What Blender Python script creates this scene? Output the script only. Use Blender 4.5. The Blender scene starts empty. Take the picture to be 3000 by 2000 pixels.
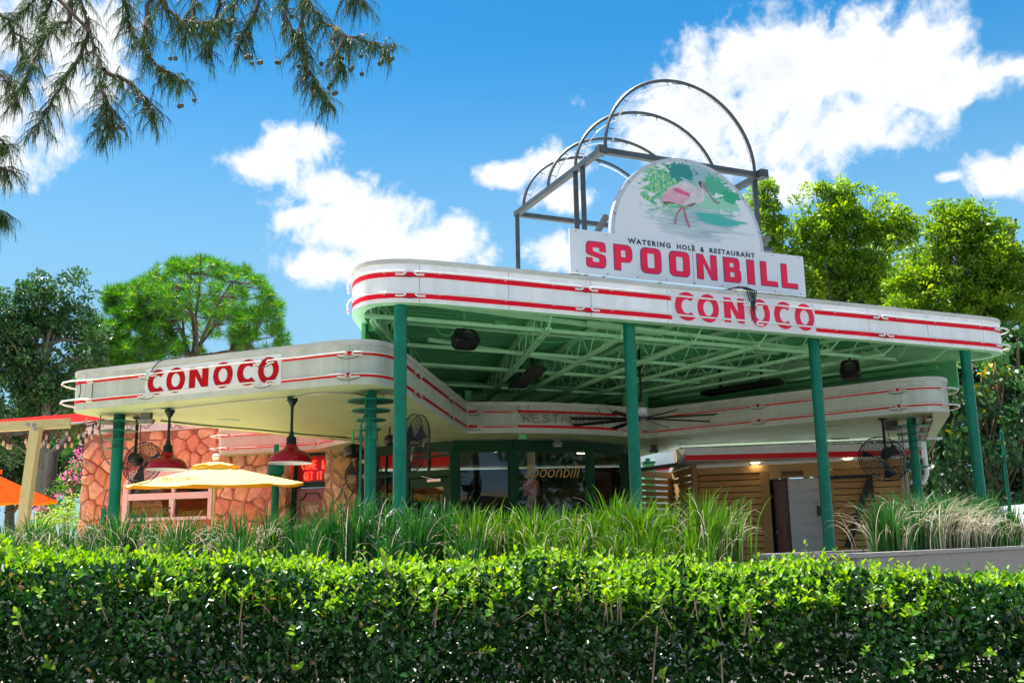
import bpy, math, random
import numpy as np
from mathutils import Vector, Matrix
from mathutils.geometry import tessellate_polygon
from mathutils import noise as mnoise
random.seed(7); RNG=np.random.default_rng(7)
PI=math.pi
# ------------------------------------------------------------ camera, sky, sun, exposure
sc=bpy.context.scene
EYE=1.6; FPX=2917.0; PITCH=0.200665609; ROLL=-0.0175477149
def _cam_axes():
    cp,sp=math.cos(PITCH),math.sin(PITCH)
    r=Vector((1,0,0)); f=Vector((0,cp,sp)); u=Vector((0,-sp,cp))
    c,s=math.cos(ROLL),math.sin(ROLL)
    return c*r+s*u, -s*r+c*u, f
CR,CU,CF=_cam_axes()
cam=bpy.data.cameras.new('camera'); camo=bpy.data.objects.new('camera',cam); sc.collection.objects.link(camo)
cam.sensor_width=36; cam.lens=36*FPX/3000; cam.clip_end=3000; cam.clip_start=0.05
camo.matrix_world=Matrix(((CR.x,CU.x,-CF.x,0),(CR.y,CU.y,-CF.y,0),(CR.z,CU.z,-CF.z,EYE),(0,0,0,1)))
cam.dof.use_dof=False; cam.dof.focus_distance=15.5; cam.dof.aperture_fstop=11
sc.camera=camo
sc.view_settings.view_transform='Standard'; sc.view_settings.look='None'; sc.view_settings.gamma=1
sc.view_settings.exposure=1.36
SUN_EL=math.radians(73); SUN_AZ=math.radians(-55)      # azimuth clockwise from +Y
SD=Vector((math.cos(SUN_EL)*math.sin(SUN_AZ),math.cos(SUN_EL)*math.cos(SUN_AZ),math.sin(SUN_EL)))
sun=bpy.data.lights.new('sun','SUN'); sun.energy=4.6; sun.angle=math.radians(0.5); sun.color=(1,.96,.89)
suno=bpy.data.objects.new('sun',sun); sc.collection.objects.link(suno); suno.rotation_euler=SD.to_track_quat('Z','Y').to_euler(); suno.location=(0,0,30)

def ray(px,py):
    return CR*(px-1500)+CU*(1000-py)+CF*FPX
def atz(px,py,z):
    d=ray(px,py); s=(z-EYE)/d.z; return Vector((d.x*s,d.y*s,z))
def aty(px,py,y):
    d=ray(px,py); s=y/d.y; return Vector((d.x*s,y,d.z*s+EYE))

# ---- world: sky texture with procedural cumulus placed by direction
w=bpy.data.worlds.new('World'); sc.world=w; w.use_nodes=True
nt=w.node_tree; N=nt.nodes; Lk=nt.links; N.clear()
def nn(t,**k):
    n=N.new(t)
    for a,b in k.items(): setattr(n,a,b)
    return n
def mth(op,a,b=None,c=None,clamp=False):
    n=N.new('ShaderNodeMath'); n.operation=op; n.use_clamp=clamp
    for i,v in enumerate((a,b,c)):
        if v is None: continue
        if isinstance(v,(int,float)): n.inputs[i].default_value=v
        else: Lk.new(v,n.inputs[i])
    return n.outputs[0]
sky=nn('ShaderNodeTexSky',sky_type='NISHITA'); sky.sun_disc=False
sky.sun_elevation=SUN_EL; sky.sun_rotation=SUN_AZ; sky.air_density=1.0; sky.dust_density=0.15; sky.ozone_density=2.0; sky.altitude=0
hs=nn('ShaderNodeHueSaturation'); hs.inputs['Saturation'].default_value=1.42; hs.inputs['Value'].default_value=.94; hs.inputs['Hue'].default_value=0.489
Lk.new(sky.outputs[0],hs.inputs['Color'])
tc=nn('ShaderNodeTexCoord'); sep=nn('ShaderNodeSeparateXYZ'); Lk.new(tc.outputs['Generated'],sep.inputs[0])
az=mth('ARCTAN2',sep.outputs[0],sep.outputs[1]); el=mth('ARCSINE',sep.outputs[2])
BL=[(2100,320,330,200),(2330,190,380,230),(2600,180,330,190),(2450,380,330,160),(2780,230,230,110),(2950,200,120,40),(1900,400,150,90),
    (1480,510,130,55),(1640,480,140,90),(1640,580,130,60),(1640,740,120,90),
    (870,425,150,80),(790,490,170,70),(960,560,160,90),(1060,650,330,160),(1230,730,250,140),(880,640,120,60),(950,780,220,90),(1150,800,240,80),
    (2960,520,180,90),(2780,520,60,25),(90,110,330,170),(200,260,190,110),(-300,300,500,200),(3400,500,300,200),
    (2330,540,80,70),(1950,560,150,70)]
comb=None
for px,py,rx,ry in BL:
    d=ray(px,py).normalized(); a0=math.atan2(d.x,d.y); e0=math.asin(d.z)
    ra=rx/FPX*1.02/math.cos(e0); re=ry/FPX
    dx=mth('MULTIPLY',mth('SUBTRACT',az,a0),1/ra); dy=mth('MULTIPLY',mth('SUBTRACT',el,e0),1/re)
    v=mth('SUBTRACT',1.0,mth('SQRT',mth('ADD',mth('MULTIPLY',dx,dx),mth('MULTIPLY',dy,dy))))
    comb=v if comb is None else mth('SMOOTH_MAX',comb,v,0.25)
cv=nn('ShaderNodeCombineXYZ'); Lk.new(az,cv.inputs[0]); Lk.new(el,cv.inputs[1])
no=nn('ShaderNodeTexNoise'); no.inputs['Scale'].default_value=13; no.inputs['Detail'].default_value=9; no.inputs['Roughness'].default_value=.58; no.inputs['Distortion'].default_value=.35
Lk.new(cv.outputs[0],no.inputs['Vector'])
no2=nn('ShaderNodeTexNoise'); no2.inputs['Scale'].default_value=5.5; no2.inputs['Detail'].default_value=4; Lk.new(cv.outputs[0],no2.inputs['Vector'])
no3=nn('ShaderNodeTexNoise'); no3.inputs['Scale'].default_value=48; no3.inputs['Detail'].default_value=8; no3.inputs['Roughness'].default_value=.62; no3.inputs['Distortion'].default_value=.5; Lk.new(cv.outputs[0],no3.inputs['Vector'])
dens=mth('ADD',comb,mth('ADD',mth('MULTIPLY',mth('SUBTRACT',no.outputs[0],0.53),2.1),mth('MULTIPLY',mth('SUBTRACT',no3.outputs[0],0.5),0.85)))
mr=nn('ShaderNodeMapRange'); mr.interpolation_type='SMOOTHSTEP'; mr.inputs['From Min'].default_value=0.02; mr.inputs['From Max'].default_value=.58
Lk.new(dens,mr.inputs['Value'])
# far from the modelled clouds: unseen cloud added all round to raise fill light
back=nn('ShaderNodeMapRange'); back.interpolation_type='SMOOTHSTEP'; back.inputs['From Min'].default_value=.46; back.inputs['From Max'].default_value=.62; Lk.new(no2.outputs[0],back.inputs['Value'])
side=mth('MULTIPLY',mth('GREATER_THAN',mth('ABSOLUTE',az),0.75),back.outputs[0])
mask=mth('MAXIMUM',mr.outputs[0],side)
mr2=nn('ShaderNodeMapRange'); mr2.inputs['From Min'].default_value=.38; mr2.inputs['From Max'].default_value=.66; mr2.inputs['To Min'].default_value=0; mr2.inputs['To Max'].default_value=1
Lk.new(no2.outputs[0],mr2.inputs['Value'])
core=nn('ShaderNodeMapRange'); core.inputs['From Min'].default_value=.3; core.inputs['From Max'].default_value=1.3; Lk.new(dens,core.inputs['Value'])
av=nn('ShaderNodeVectorMath'); av.operation='ADD'; Lk.new(cv.outputs[0],av.inputs[0]); av.inputs[1].default_value=(-.012,.022,0)
no4=nn('ShaderNodeTexNoise'); no4.inputs['Scale'].default_value=13; no4.inputs['Detail'].default_value=7; no4.inputs['Roughness'].default_value=.58; no4.inputs['Distortion'].default_value=.35; Lk.new(av.outputs[0],no4.inputs['Vector'])
emb=mth('MULTIPLY',mth('SUBTRACT',no4.outputs[0],no.outputs[0]),4.5)
gm=mth('MULTIPLY',mth('ADD',mth('MULTIPLY',mr2.outputs[0],.75),mth('ADD',emb,.12)),core.outputs[0],clamp=True)
cc=nn('ShaderNodeMix',data_type='RGBA'); cc.inputs[6].default_value=(5.6,5.7,5.8,1); cc.inputs[7].default_value=(3.5,3.9,4.45,1); Lk.new(gm,cc.inputs[0])
hz=nn('ShaderNodeMapRange'); hz.interpolation_type='SMOOTHSTEP'; hz.inputs['From Min'].default_value=.52; hz.inputs['From Max'].default_value=.14; hz.inputs['To Max'].default_value=.88; Lk.new(el,hz.inputs['Value'])
hm=nn('ShaderNodeMix',data_type='RGBA'); Lk.new(hz.outputs[0],hm.inputs[0]); Lk.new(hs.outputs[0],hm.inputs[6]); hm.inputs[7].default_value=(1.8,3.4,4.7,1)
mx=nn('ShaderNodeMix',data_type='RGBA'); Lk.new(mask,mx.inputs[0]); Lk.new(hm.outputs[2],mx.inputs[6]); Lk.new(cc.outputs[2],mx.inputs[7])
bg=nn('ShaderNodeBackground'); bg.inputs[1].default_value=0.075; Lk.new(mx.outputs[2],bg.inputs[0])
wo=nn('ShaderNodeOutputWorld'); Lk.new(bg.outputs[0],wo.inputs[0])

# ------------------------------------------------------------ material helpers
MT={}
def newmat(name):
    m=bpy.data.materials.new(name); m.use_nodes=True
    b=m.node_tree.nodes['Principled BSDF']; return m,m.node_tree,b
def pbr(name,col,rough=.6,metal=0,var=.12,scale=6,bump=0,bscale=60,spec=.5,stretch=None,stain=None,stainamt=.3,coat=0,emit=None,estr=0):
    if name in MT: return MT[name]
    m,t,b=newmat(name); n=t.nodes; l=t.links
    b.inputs['Roughness'].default_value=rough; b.inputs['Metallic'].default_value=metal; b.inputs['Specular IOR Level'].default_value=spec
    b.inputs['Coat Weight'].default_value=coat
    tcn=n.new('ShaderNodeTexCoord'); mp=n.new('ShaderNodeMapping'); l.new(tcn.outputs['Object'],mp.inputs[0])
    if stretch: mp.inputs['Scale'].default_value=stretch
    no=n.new('ShaderNodeTexNoise'); no.inputs['Scale'].default_value=scale; no.inputs['Detail'].default_value=6; no.inputs['Roughness'].default_value=.65
    l.new(mp.outputs[0],no.inputs['Vector'])
    mx=n.new('ShaderNodeMix'); mx.data_type='RGBA'
    c=list(col)
    mx.inputs[6].default_value=(*[max(0,x*(1-var*1.6)) for x in c],1); mx.inputs[7].default_value=(*[min(1,x*(1+var)) for x in c],1)
    cr=n.new('ShaderNodeMapRange'); cr.inputs['From Min'].default_value=.3; cr.inputs['From Max'].default_value=.7; l.new(no.outputs[0],cr.inputs[0]); l.new(cr.outputs[0],mx.inputs[0])
    out=mx.outputs[2]
    if stain:
        n2=n.new('ShaderNodeTexNoise'); n2.inputs['Scale'].default_value=scale*.45; n2.inputs['Detail'].default_value=8; n2.inputs['Roughness'].default_value=.7
        m2=n.new('ShaderNodeMapping'); l.new(tcn.outputs['Object'],m2.inputs[0]); m2.inputs['Location'].default_value=(5,3,1); m2.inputs['Scale'].default_value=stretch or (1,1,1); l.new(m2.outputs[0],n2.inputs['Vector'])
        r2=n.new('ShaderNodeMapRange'); r2.inputs['From Min'].default_value=.48; r2.inputs['From Max'].default_value=.72; r2.inputs['To Max'].default_value=stainamt; l.new(n2.outputs[0],r2.inputs[0])
        mm=n.new('ShaderNodeMix'); mm.data_type='RGBA'; l.new(r2.outputs[0],mm.inputs[0]); l.new(out,mm.inputs[6]); mm.inputs[7].default_value=(*stain,1); out=mm.outputs[2]
    l.new(out,b.inputs['Base Color'])
    rr=n.new('ShaderNodeMapRange'); rr.inputs['To Min'].default_value=max(.02,rough-.08); rr.inputs['To Max'].default_value=min(1,rough+.1); l.new(no.outputs[0],rr.inputs[0]); l.new(rr.outputs[0],b.inputs['Roughness'])
    if bump:
        nb=n.new('ShaderNodeTexNoise'); nb.inputs['Scale'].default_value=bscale; nb.inputs['Detail'].default_value=4; l.new(tcn.outputs['Object'],nb.inputs['Vector'])
        bp=n.new('ShaderNodeBump'); bp.inputs['Strength'].default_value=bump; bp.inputs['Distance'].default_value=.01; l.new(nb.outputs[0],bp.inputs['Height']); l.new(bp.outputs[0],b.inputs['Normal'])
    if emit: b.inputs['Emission Color'].default_value=(*emit,1); b.inputs['Emission Strength'].default_value=estr
    MT[name]=m; return m
def leafmat(name,c1,c2,rough=.4,trans=.35,spec=.5,tcol=None):
    if name in MT: return MT[name]
    m,t,b=newmat(name); n=t.nodes; l=t.links
    g=n.new('ShaderNodeNewGeometry'); mx=n.new('ShaderNodeMix'); mx.data_type='RGBA'
    mx.inputs[6].default_value=(*c1,1); mx.inputs[7].default_value=(*c2,1); l.new(g.outputs['Random Per Island'],mx.inputs[0])
    l.new(mx.outputs[2],b.inputs['Base Color']); b.inputs['Roughness'].default_value=rough; b.inputs['Specular IOR Level'].default_value=spec
    tr=n.new('ShaderNodeBsdfTranslucent'); h=n.new('ShaderNodeHueSaturation'); h.inputs['Saturation'].default_value=1.15; h.inputs['Value'].default_value=1.9; h.inputs['Hue'].default_value=.485
    l.new(mx.outputs[2],h.inputs['Color']); l.new(h.outputs[0],tr.inputs[0])
    ms=n.new('ShaderNodeMixShader'); ms.inputs[0].default_value=trans; l.new(b.outputs[0],ms.inputs[1]); l.new(tr.outputs[0],ms.inputs[2])
    l.new(ms.outputs[0],n['Material Output'].inputs[0]); MT[name]=m; return m
def clothmat(name,col,trans=.5,tcol=None):
    if name in MT: return MT[name]
    m,t,b=newmat(name); n=t.nodes; l=t.links
    tcn=n.new('ShaderNodeTexCoord'); no=n.new('ShaderNodeTexNoise'); no.inputs['Scale'].default_value=4; no.inputs['Detail'].default_value=6; l.new(tcn.outputs['Object'],no.inputs['Vector'])
    mx=n.new('ShaderNodeMix'); mx.data_type='RGBA'; mx.inputs[6].default_value=(*[x*.88 for x in col],1); mx.inputs[7].default_value=(*col,1); l.new(no.outputs[0],mx.inputs[0])
    l.new(mx.outputs[2],b.inputs['Base Color']); b.inputs['Roughness'].default_value=.85; b.inputs['Specular IOR Level'].default_value=.1
    tr=n.new('ShaderNodeBsdfTranslucent'); tr.inputs[0].default_value=(*(tcol or col),1)
    ms=n.new('ShaderNodeMixShader'); ms.inputs[0].default_value=trans; l.new(b.outputs[0],ms.inputs[1]); l.new(tr.outputs[0],ms.inputs[2])
    bp=n.new('ShaderNodeBump'); bp.inputs['Strength'].default_value=.25; bp.inputs['Distance'].default_value=.05; l.new(no.outputs[0],bp.inputs['Height']); l.new(bp.outputs[0],b.inputs['Normal'])
    l.new(ms.outputs[0],n['Material Output'].inputs[0]); MT[name]=m; return m
def stonemat(name,cols,mortar,scale):
    if name in MT: return MT[name]
    m,t,b=newmat(name); n=t.nodes; l=t.links
    tcn=n.new('ShaderNodeTexCoord'); mp=n.new('ShaderNodeMapping'); mp.inputs['Scale'].default_value=(1,1,.8); l.new(tcn.outputs['Object'],mp.inputs[0])
    dn=n.new('ShaderNodeTexNoise'); dn.inputs['Scale'].default_value=2.2; l.new(mp.outputs[0],dn.inputs['Vector'])
    av=n.new('ShaderNodeVectorMath'); av.operation='MULTIPLY_ADD'; l.new(dn.outputs[1],av.inputs[0]); av.inputs[1].default_value=(.35,.35,.35); l.new(mp.outputs[0],av.inputs[2])
    v=n.new('ShaderNodeTexVoronoi'); v.inputs['Scale'].default_value=scale; l.new(av.outputs[0],v.inputs['Vector'])
    e=n.new('ShaderNodeTexVoronoi'); e.feature='DISTANCE_TO_EDGE'; e.inputs['Scale'].default_value=scale; l.new(av.outputs[0],e.inputs['Vector'])
    sp=n.new('ShaderNodeSeparateColor'); l.new(v.outputs['Color'],sp.inputs[0])
    cr=n.new('ShaderNodeValToRGB'); cr.color_ramp.elements.remove(cr.color_ramp.elements[1])
    for i,c in enumerate(cols):
        el_=cr.color_ramp.elements[0] if i==0 else cr.color_ramp.elements.new(i/(len(cols)-1)); el_.position=i/(len(cols)-1); el_.color=(*c,1)
    l.new(sp.outputs[0],cr.inputs[0])
    nz=n.new('ShaderNodeTexNoise'); nz.inputs['Scale'].default_value=9; nz.inputs['Detail'].default_value=8; nz.inputs['Roughness'].default_value=.7; l.new(tcn.outputs['Object'],nz.inputs['Vector'])
    h=n.new('ShaderNodeHueSaturation'); r=n.new('ShaderNodeMapRange'); r.inputs['From Min'].default_value=.3; r.inputs['From Max'].default_value=.7; r.inputs['To Min'].default_value=.55; r.inputs['To Max'].default_value=1.25; l.new(nz.outputs[0],r.inputs[0]); l.new(r.outputs[0],h.inputs['Value']); l.new(cr.outputs[0],h.inputs['Color'])
    er=n.new('ShaderNodeMapRange'); er.inputs['From Min'].default_value=.03; er.inputs['From Max'].default_value=.09; l.new(e.outputs['Distance'],er.inputs[0])
    mx=n.new('ShaderNodeMix'); mx.data_type='RGBA'; l.new(er.outputs[0],mx.inputs[0]); mx.inputs[6].default_value=(*mortar,1); l.new(h.outputs[0],mx.inputs[7]); l.new(mx.outputs[2],b.inputs['Base Color'])
    b.inputs['Roughness'].default_value=.9
    er2=n.new('ShaderNodeMapRange'); er2.interpolation_type='SMOOTHSTEP'; er2.inputs['From Min'].default_value=0; er2.inputs['From Max'].default_value=.2; l.new(e.outputs['Distance'],er2.inputs[0])
    ad=n.new('ShaderNodeMath'); ad.operation='MULTIPLY_ADD'; l.new(nz.outputs[0],ad.inputs[0]); ad.inputs[1].default_value=.5; l.new(er2.outputs[0],ad.inputs[2])
    bp=n.new('ShaderNodeBump'); bp.inputs['Strength'].default_value=1; bp.inputs['Distance'].default_value=.07; l.new(ad.outputs[0],bp.inputs['Height']); l.new(bp.outputs[0],b.inputs['Normal'])
    MT[name]=m; return m
def woodmat(name,c1,c2,along=(1,1,12),plank=0):
    if name in MT: return MT[name]
    m,t,b=newmat(name); n=t.nodes; l=t.links
    tcn=n.new('ShaderNodeTexCoord'); mp=n.new('ShaderNodeMapping'); mp.inputs['Scale'].default_value=along; l.new(tcn.outputs['Object'],mp.inputs[0])
    no=n.new('ShaderNodeTexNoise'); no.inputs['Scale'].default_value=5; no.inputs['Detail'].default_value=7; no.inputs['Distortion'].default_value=1.2; l.new(mp.outputs[0],no.inputs['Vector'])
    g=n.new('ShaderNodeNewGeometry'); ad=n.new('ShaderNodeMath'); ad.operation='MULTIPLY_ADD'; l.new(g.outputs['Random Per Island'],ad.inputs[0]); ad.inputs[1].default_value=.5; l.new(no.outputs[0],ad.inputs[2])
    mr_=n.new('ShaderNodeMapRange'); mr_.inputs['From Min'].default_value=.35; mr_.inputs['From Max'].default_value=1.1; l.new(ad.outputs[0],mr_.inputs[0])
    mx=n.new('ShaderNodeMix'); mx.data_type='RGBA'; mx.inputs[6].default_value=(*c1,1); mx.inputs[7].default_value=(*c2,1); l.new(mr_.outputs[0],mx.inputs[0])
    vk=n.new('ShaderNodeTexVoronoi'); vk.inputs['Scale'].default_value=2.3; l.new(tcn.outputs['Object'],vk.inputs['Vector'])
    kr=n.new('ShaderNodeMapRange'); kr.inputs['From Min'].default_value=.03; kr.inputs['From Max'].default_value=.08; l.new(vk.outputs['Distance'],kr.inputs[0])
    mk=n.new('ShaderNodeMix'); mk.data_type='RGBA'; l.new(kr.outputs[0],mk.inputs[0]); mk.inputs[6].default_value=(c1[0]*.3,c1[1]*.25,c1[2]*.2,1); l.new(mx.outputs[2],mk.inputs[7])
    l.new(mk.outputs[2],b.inputs['Base Color']); b.inputs['Roughness'].default_value=.75
    MT[name]=m; return m
def glassmat(name,tint=(.8,.85,.85),refl=.12):
    if name in MT: return MT[name]
    m,t,b=newmat(name); n=t.nodes; l=t.links; n.remove(b)
    g=n.new('ShaderNodeBsdfGlossy'); g.inputs['Roughness'].default_value=.015; tr=n.new('ShaderNodeBsdfTransparent'); tr.inputs[0].default_value=(*tint,1)
    fr=n.new('ShaderNodeFresnel'); fr.inputs[0].default_value=1.5; a=n.new('ShaderNodeMath'); a.operation='ADD'; a.use_clamp=True; a.inputs[1].default_value=refl; l.new(fr.outputs[0],a.inputs[0])
    tcn=n.new('ShaderNodeTexCoord'); no=n.new('ShaderNodeTexNoise'); no.inputs['Scale'].default_value=.8; l.new(tcn.outputs['Object'],no.inputs['Vector']); bp=n.new('ShaderNodeBump'); bp.inputs['Strength'].default_value=.25; bp.inputs['Distance'].default_value=.02; l.new(no.outputs[0],bp.inputs['Height']); l.new(bp.outputs[0],g.inputs['Normal'])
    ms=n.new('ShaderNodeMixShader'); l.new(a.outputs[0],ms.inputs[0]); l.new(tr.outputs[0],ms.inputs[1]); l.new(g.outputs[0],ms.inputs[2]); l.new(ms.outputs[0],n['Material Output'].inputs[0])
    MT[name]=m; return m

# ------------------------------------------------------------ mesh helpers
COL=sc.collection
class MB:
    def __init__(s): s.v=[]; s.f=[]
    def add(s,vs,fs):
        o=len(s.v); s.v+=[tuple(v) for v in vs]; s.f+=[tuple(i+o for i in f) for f in fs]; return s
    def box(s,c,sz,rz=0,M=None):
        hx,hy,hz=sz[0]/2,sz[1]/2,sz[2]/2; R_=Matrix.Rotation(rz,3,'Z') if M is None else M
        vs=[Vector(c)+R_@Vector((x*hx,y*hy,z*hz)) for x in(-1,1) for y in(-1,1) for z in(-1,1)]
        return s.add(vs,[(0,1,3,2),(4,6,7,5),(0,4,5,1),(2,3,7,6),(0,2,6,4),(1,5,7,3)])
    def bar(s,a,b,wd,ht,up=Vector((0,0,1))):
        a=Vector(a); b=Vector(b); d=(b-a); L=d.length; d.normalize(); sd=d.cross(up)
        if sd.length<1e-4: sd=d.cross(Vector((0,1,0)))
        sd.normalize(); u=sd.cross(d); M=Matrix((d,sd,u)).transposed()
        return s.box((a+b)/2,(L,wd,ht),M=M)
    def tube(s,pts,r,n=6,closed=False,caps=True):
        pts=[Vector(p) for p in pts]; k=len(pts); rs=r if isinstance(r,(list,tuple)) else [r]*k; vs=[]; fs=[]; up=None
        for i,p in enumerate(pts):
            if closed: t=pts[(i+1)%k]-pts[i-1]
            else: t=pts[min(i+1,k-1)]-pts[max(i-1,0)]
            t=t.normalized() if t.length>1e-9 else Vector((0,0,1))
            if up is None: up=Vector((0,0,1)) if abs(t.z)<.9 else Vector((1,0,0))
            sd=t.cross(up)
            if sd.length<1e-3: sd=t.cross(Vector((0,1,0)))
            sd.normalize(); up=sd.cross(t).normalized()
            for j in range(n):
                a=2*PI*j/n; vs.append(p+(sd*math.cos(a)+up*math.sin(a))*rs[i])
        rng=range(k) if closed else range(k-1)
        for i in rng:
            for j in range(n):
                a=i*n+j; b=i*n+(j+1)%n; c=((i+1)%k)*n+(j+1)%n; d=((i+1)%k)*n+j; fs.append((a,b,c,d))
        if caps and not closed: fs.append(tuple(range(n))[::-1]); fs.append(tuple((k-1)*n+j for j in range(n)))
        return s.add(vs,fs)
    def lathe(s,prof,c=(0,0,0),n=24,M=None):
        M=M or Matrix.Identity(3); c=Vector(c); vs=[];fs=[]
        for r,z in prof:
            for j in range(n):
                a=2*PI*j/n; vs.append(c+M@Vector((r*math.cos(a),r*math.sin(a),z)))
        for i in range(len(prof)-1):
            for j in range(n): fs.append((i*n+j,i*n+(j+1)%n,(i+1)*n+(j+1)%n,(i+1)*n+j))
        return s.add(vs,fs)
    def poly(s,pts3): return s.add(pts3,[tuple(range(len(pts3)))])
    def obj(s,name,mat,parent=None,smooth=None,loc=None):
        me=bpy.data.meshes.new(name); me.from_pydata([tuple(v) for v in s.v],[],s.f); me.update()
        return link(name,me,mat,parent,smooth)
def link(name,me,mat,parent=None,smooth=None):
    if mat: me.materials.append(mat)
    if smooth is not None:
        for p in me.polygons: p.use_smooth=True
        me.set_sharp_from_angle(angle=math.radians(smooth))
    o=bpy.data.objects.new(name,me); COL.objects.link(o)
    if parent is not None:
        o.parent=parent
        if parent.type=='EMPTY': o.matrix_parent_inverse=Matrix.Translation(-BASE[parent.name])
    return o
BASE={}
def tag(o,label=None,cat=None,group=None,kind=None):
    if label: o['label']=label
    if cat: o['category']=cat
    if group: o['group']=group
    if kind: o['kind']=kind
    return o
def thing(name,label,cat,loc=(0,0,0),group=None):
    o=bpy.data.objects.new(name,None); COL.objects.link(o); o.location=loc; o.empty_display_size=.2
    BASE[o.name]=Vector(loc); return tag(o,label,cat,group,'thing')
def copy_tree(root,loc,rz=0,label=None,scale=None):
    r=root.copy(); COL.objects.link(r); r.location=loc; r.rotation_euler=(0,0,rz)
    if scale: r.scale=scale
    if label: r['label']=label
    for ch in root.children:
        c=ch.copy(); COL.objects.link(c); c.parent=r; c.matrix_parent_inverse=ch.matrix_parent_inverse.copy()
        for g in ch.children:
            h=g.copy(); COL.objects.link(h); h.parent=c; h.matrix_parent_inverse=g.matrix_parent_inverse.copy()
    return r
def npmesh(name,V,F,mat,parent=None,smooth=False):
    # V (n,3), F (m,k) all same size
    me=bpy.data.meshes.new(name); V=np.ascontiguousarray(V,dtype=np.float32); F=np.ascontiguousarray(F,dtype=np.int32)
    me.vertices.add(len(V)); me.vertices.foreach_set('co',V.ravel())
    m,k=F.shape; me.loops.add(m*k); me.loops.foreach_set('vertex_index',F.ravel())
    me.polygons.add(m); me.polygons.foreach_set('loop_start',np.arange(0,m*k,k,dtype=np.int32)); me.polygons.foreach_set('loop_total',np.full(m,k,dtype=np.int32))
    if smooth: me.polygons.foreach_set('use_smooth',np.ones(m,dtype=bool))
    me.update(calc_edges=True); return link(name,me,mat,parent)
def norm(a): return a/np.maximum(1e-9,np.linalg.norm(a,axis=-1,keepdims=True))
def leaves(name,C,A,Nn,L,W,mat,parent=None,fold=0.0):
    # C base points, A axis dirs, Nn approx normals; L,W scalars or arrays. six verts, two faces when fold
    n=len(C); A=norm(A); S=norm(np.cross(A,Nn)); Nn=np.cross(S,A)
    L=np.broadcast_to(np.asarray(L,float),(n,))[:,None]; W=np.broadcast_to(np.asarray(W,float),(n,))[:,None]
    if fold:
        P=[C, C+A*L*.32-S*W*.5+Nn*W*fold, C+A*L*.72-S*W*.42+Nn*W*fold, C+A*L, C+A*L*.72+S*W*.42+Nn*W*fold, C+A*L*.32+S*W*.5+Nn*W*fold]
        V=np.stack(P,1).reshape(-1,3); b=np.arange(n)[:,None]*6
        F=np.concatenate([b+np.array([[0,3,2,1]]),b+np.array([[0,5,4,3]])],0)
    else:
        P=[C, C+A*L*.45-S*W*.5, C+A*L, C+A*L*.45+S*W*.5]
        V=np.stack(P,1).reshape(-1,3); F=np.arange(n)[:,None]*4+np.array([[0,3,2,1]])
    return npmesh(name,V,F,mat,parent)
def blades(name,B,D,H,bend,W,mat,parent=None,K=6,droop=1.0,smooth=False):
    # B base points, D horizontal lean dir (unit), H length, bend amount
    n=len(B); t=np.linspace(0,1,K+1)[None,:,None]; H=np.broadcast_to(np.asarray(H,float),(n,))[:,None,None]; bend=np.broadcast_to(np.asarray(bend,float),(n,))[:,None,None]
    W=np.broadcast_to(np.asarray(W,float),(n,))[:,None,None]
    ang=bend*(0.15*t+droop*t**2.2)        # angle from vertical grows along blade
    dt=1.0/K; dx=np.sin(ang)*dt; dz=np.cos(ang)*dt
    cx=np.cumsum(dx,1)-dx; cz=np.cumsum(dz,1)-dz
    P=B[:,None,:]+H*(cx*D[:,None,:]+cz*np.array([0,0,1.0]))
    S=np.cross(D,np.array([0,0,1.0]))[:,None,:]; S=norm(S+.6*RNG.normal(size=(n,1,3)))
    wd=W*(1-t**1.8)*.5+.0005
    V=np.stack([P-S*wd,P+S*wd],2).reshape(-1,3)
    b=(np.arange(n)[:,None,None]*(K+1)+np.arange(K)[None,:,None])*2
    F=(b+np.array([0,1,3,2])[None,None,:]).reshape(-1,4)
    return npmesh(name,V,F,mat,parent)
def fillet(pts,rad,n=7,closed=True):
    out=[]; k=len(pts)
    for i in range(k):
        r=rad[i] if isinstance(rad,(list,tuple)) else rad
        if r<=0 or (not closed and i in(0,k-1)): out.append(tuple(pts[i])); continue
        p=Vector(pts[i]).to_2d(); a=Vector(pts[i-1]).to_2d()-p; b=Vector(pts[(i+1)%k]).to_2d()-p
        la,lb=a.length,b.length; a.normalize(); b.normalize(); c=max(-1,min(1,a.dot(b))); th=math.acos(c)
        if th>PI-.02: out.append(tuple(p)); continue
        d=min(r/math.tan(th/2),la*.48,lb*.48); p0=p+a*d; p2=p+b*d
        for j in range(n+1):
            t=j/n; q=p0*(1-t)**2+p*2*t*(1-t)+p2*t*t; out.append((q.x,q.y))
    return out
def fill(mb,loops,place):
    pl=[[Vector((x,y,0)) for x,y in lp] for lp in loops]; tr=tessellate_polygon(pl); fl=[p for l_ in pl for p in l_]
    mb.add([place(p.x,p.y) for p in fl],[tuple(t) for t in tr]); return mb
def textgeo(body,size=1,offset=0,shear=0,spacing=1,font=None,res=3):
    cu=bpy.data.curves.new('t','FONT'); cu.body=body; cu.size=size; cu.offset=offset; cu.shear=shear; cu.space_character=spacing; cu.resolution_u=res
    o=bpy.data.objects.new('t',cu); COL.objects.link(o); dg=bpy.context.evaluated_depsgraph_get(); dg.update()
    me=bpy.data.meshes.new_from_object(o.evaluated_get(dg)); vs=[(v.co.x,v.co.y) for v in me.vertices]; fs=[tuple(p.vertices) for p in me.polygons]
    bpy.data.objects.remove(o); bpy.data.curves.remove(cu); bpy.data.meshes.remove(me); return vs,fs
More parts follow.
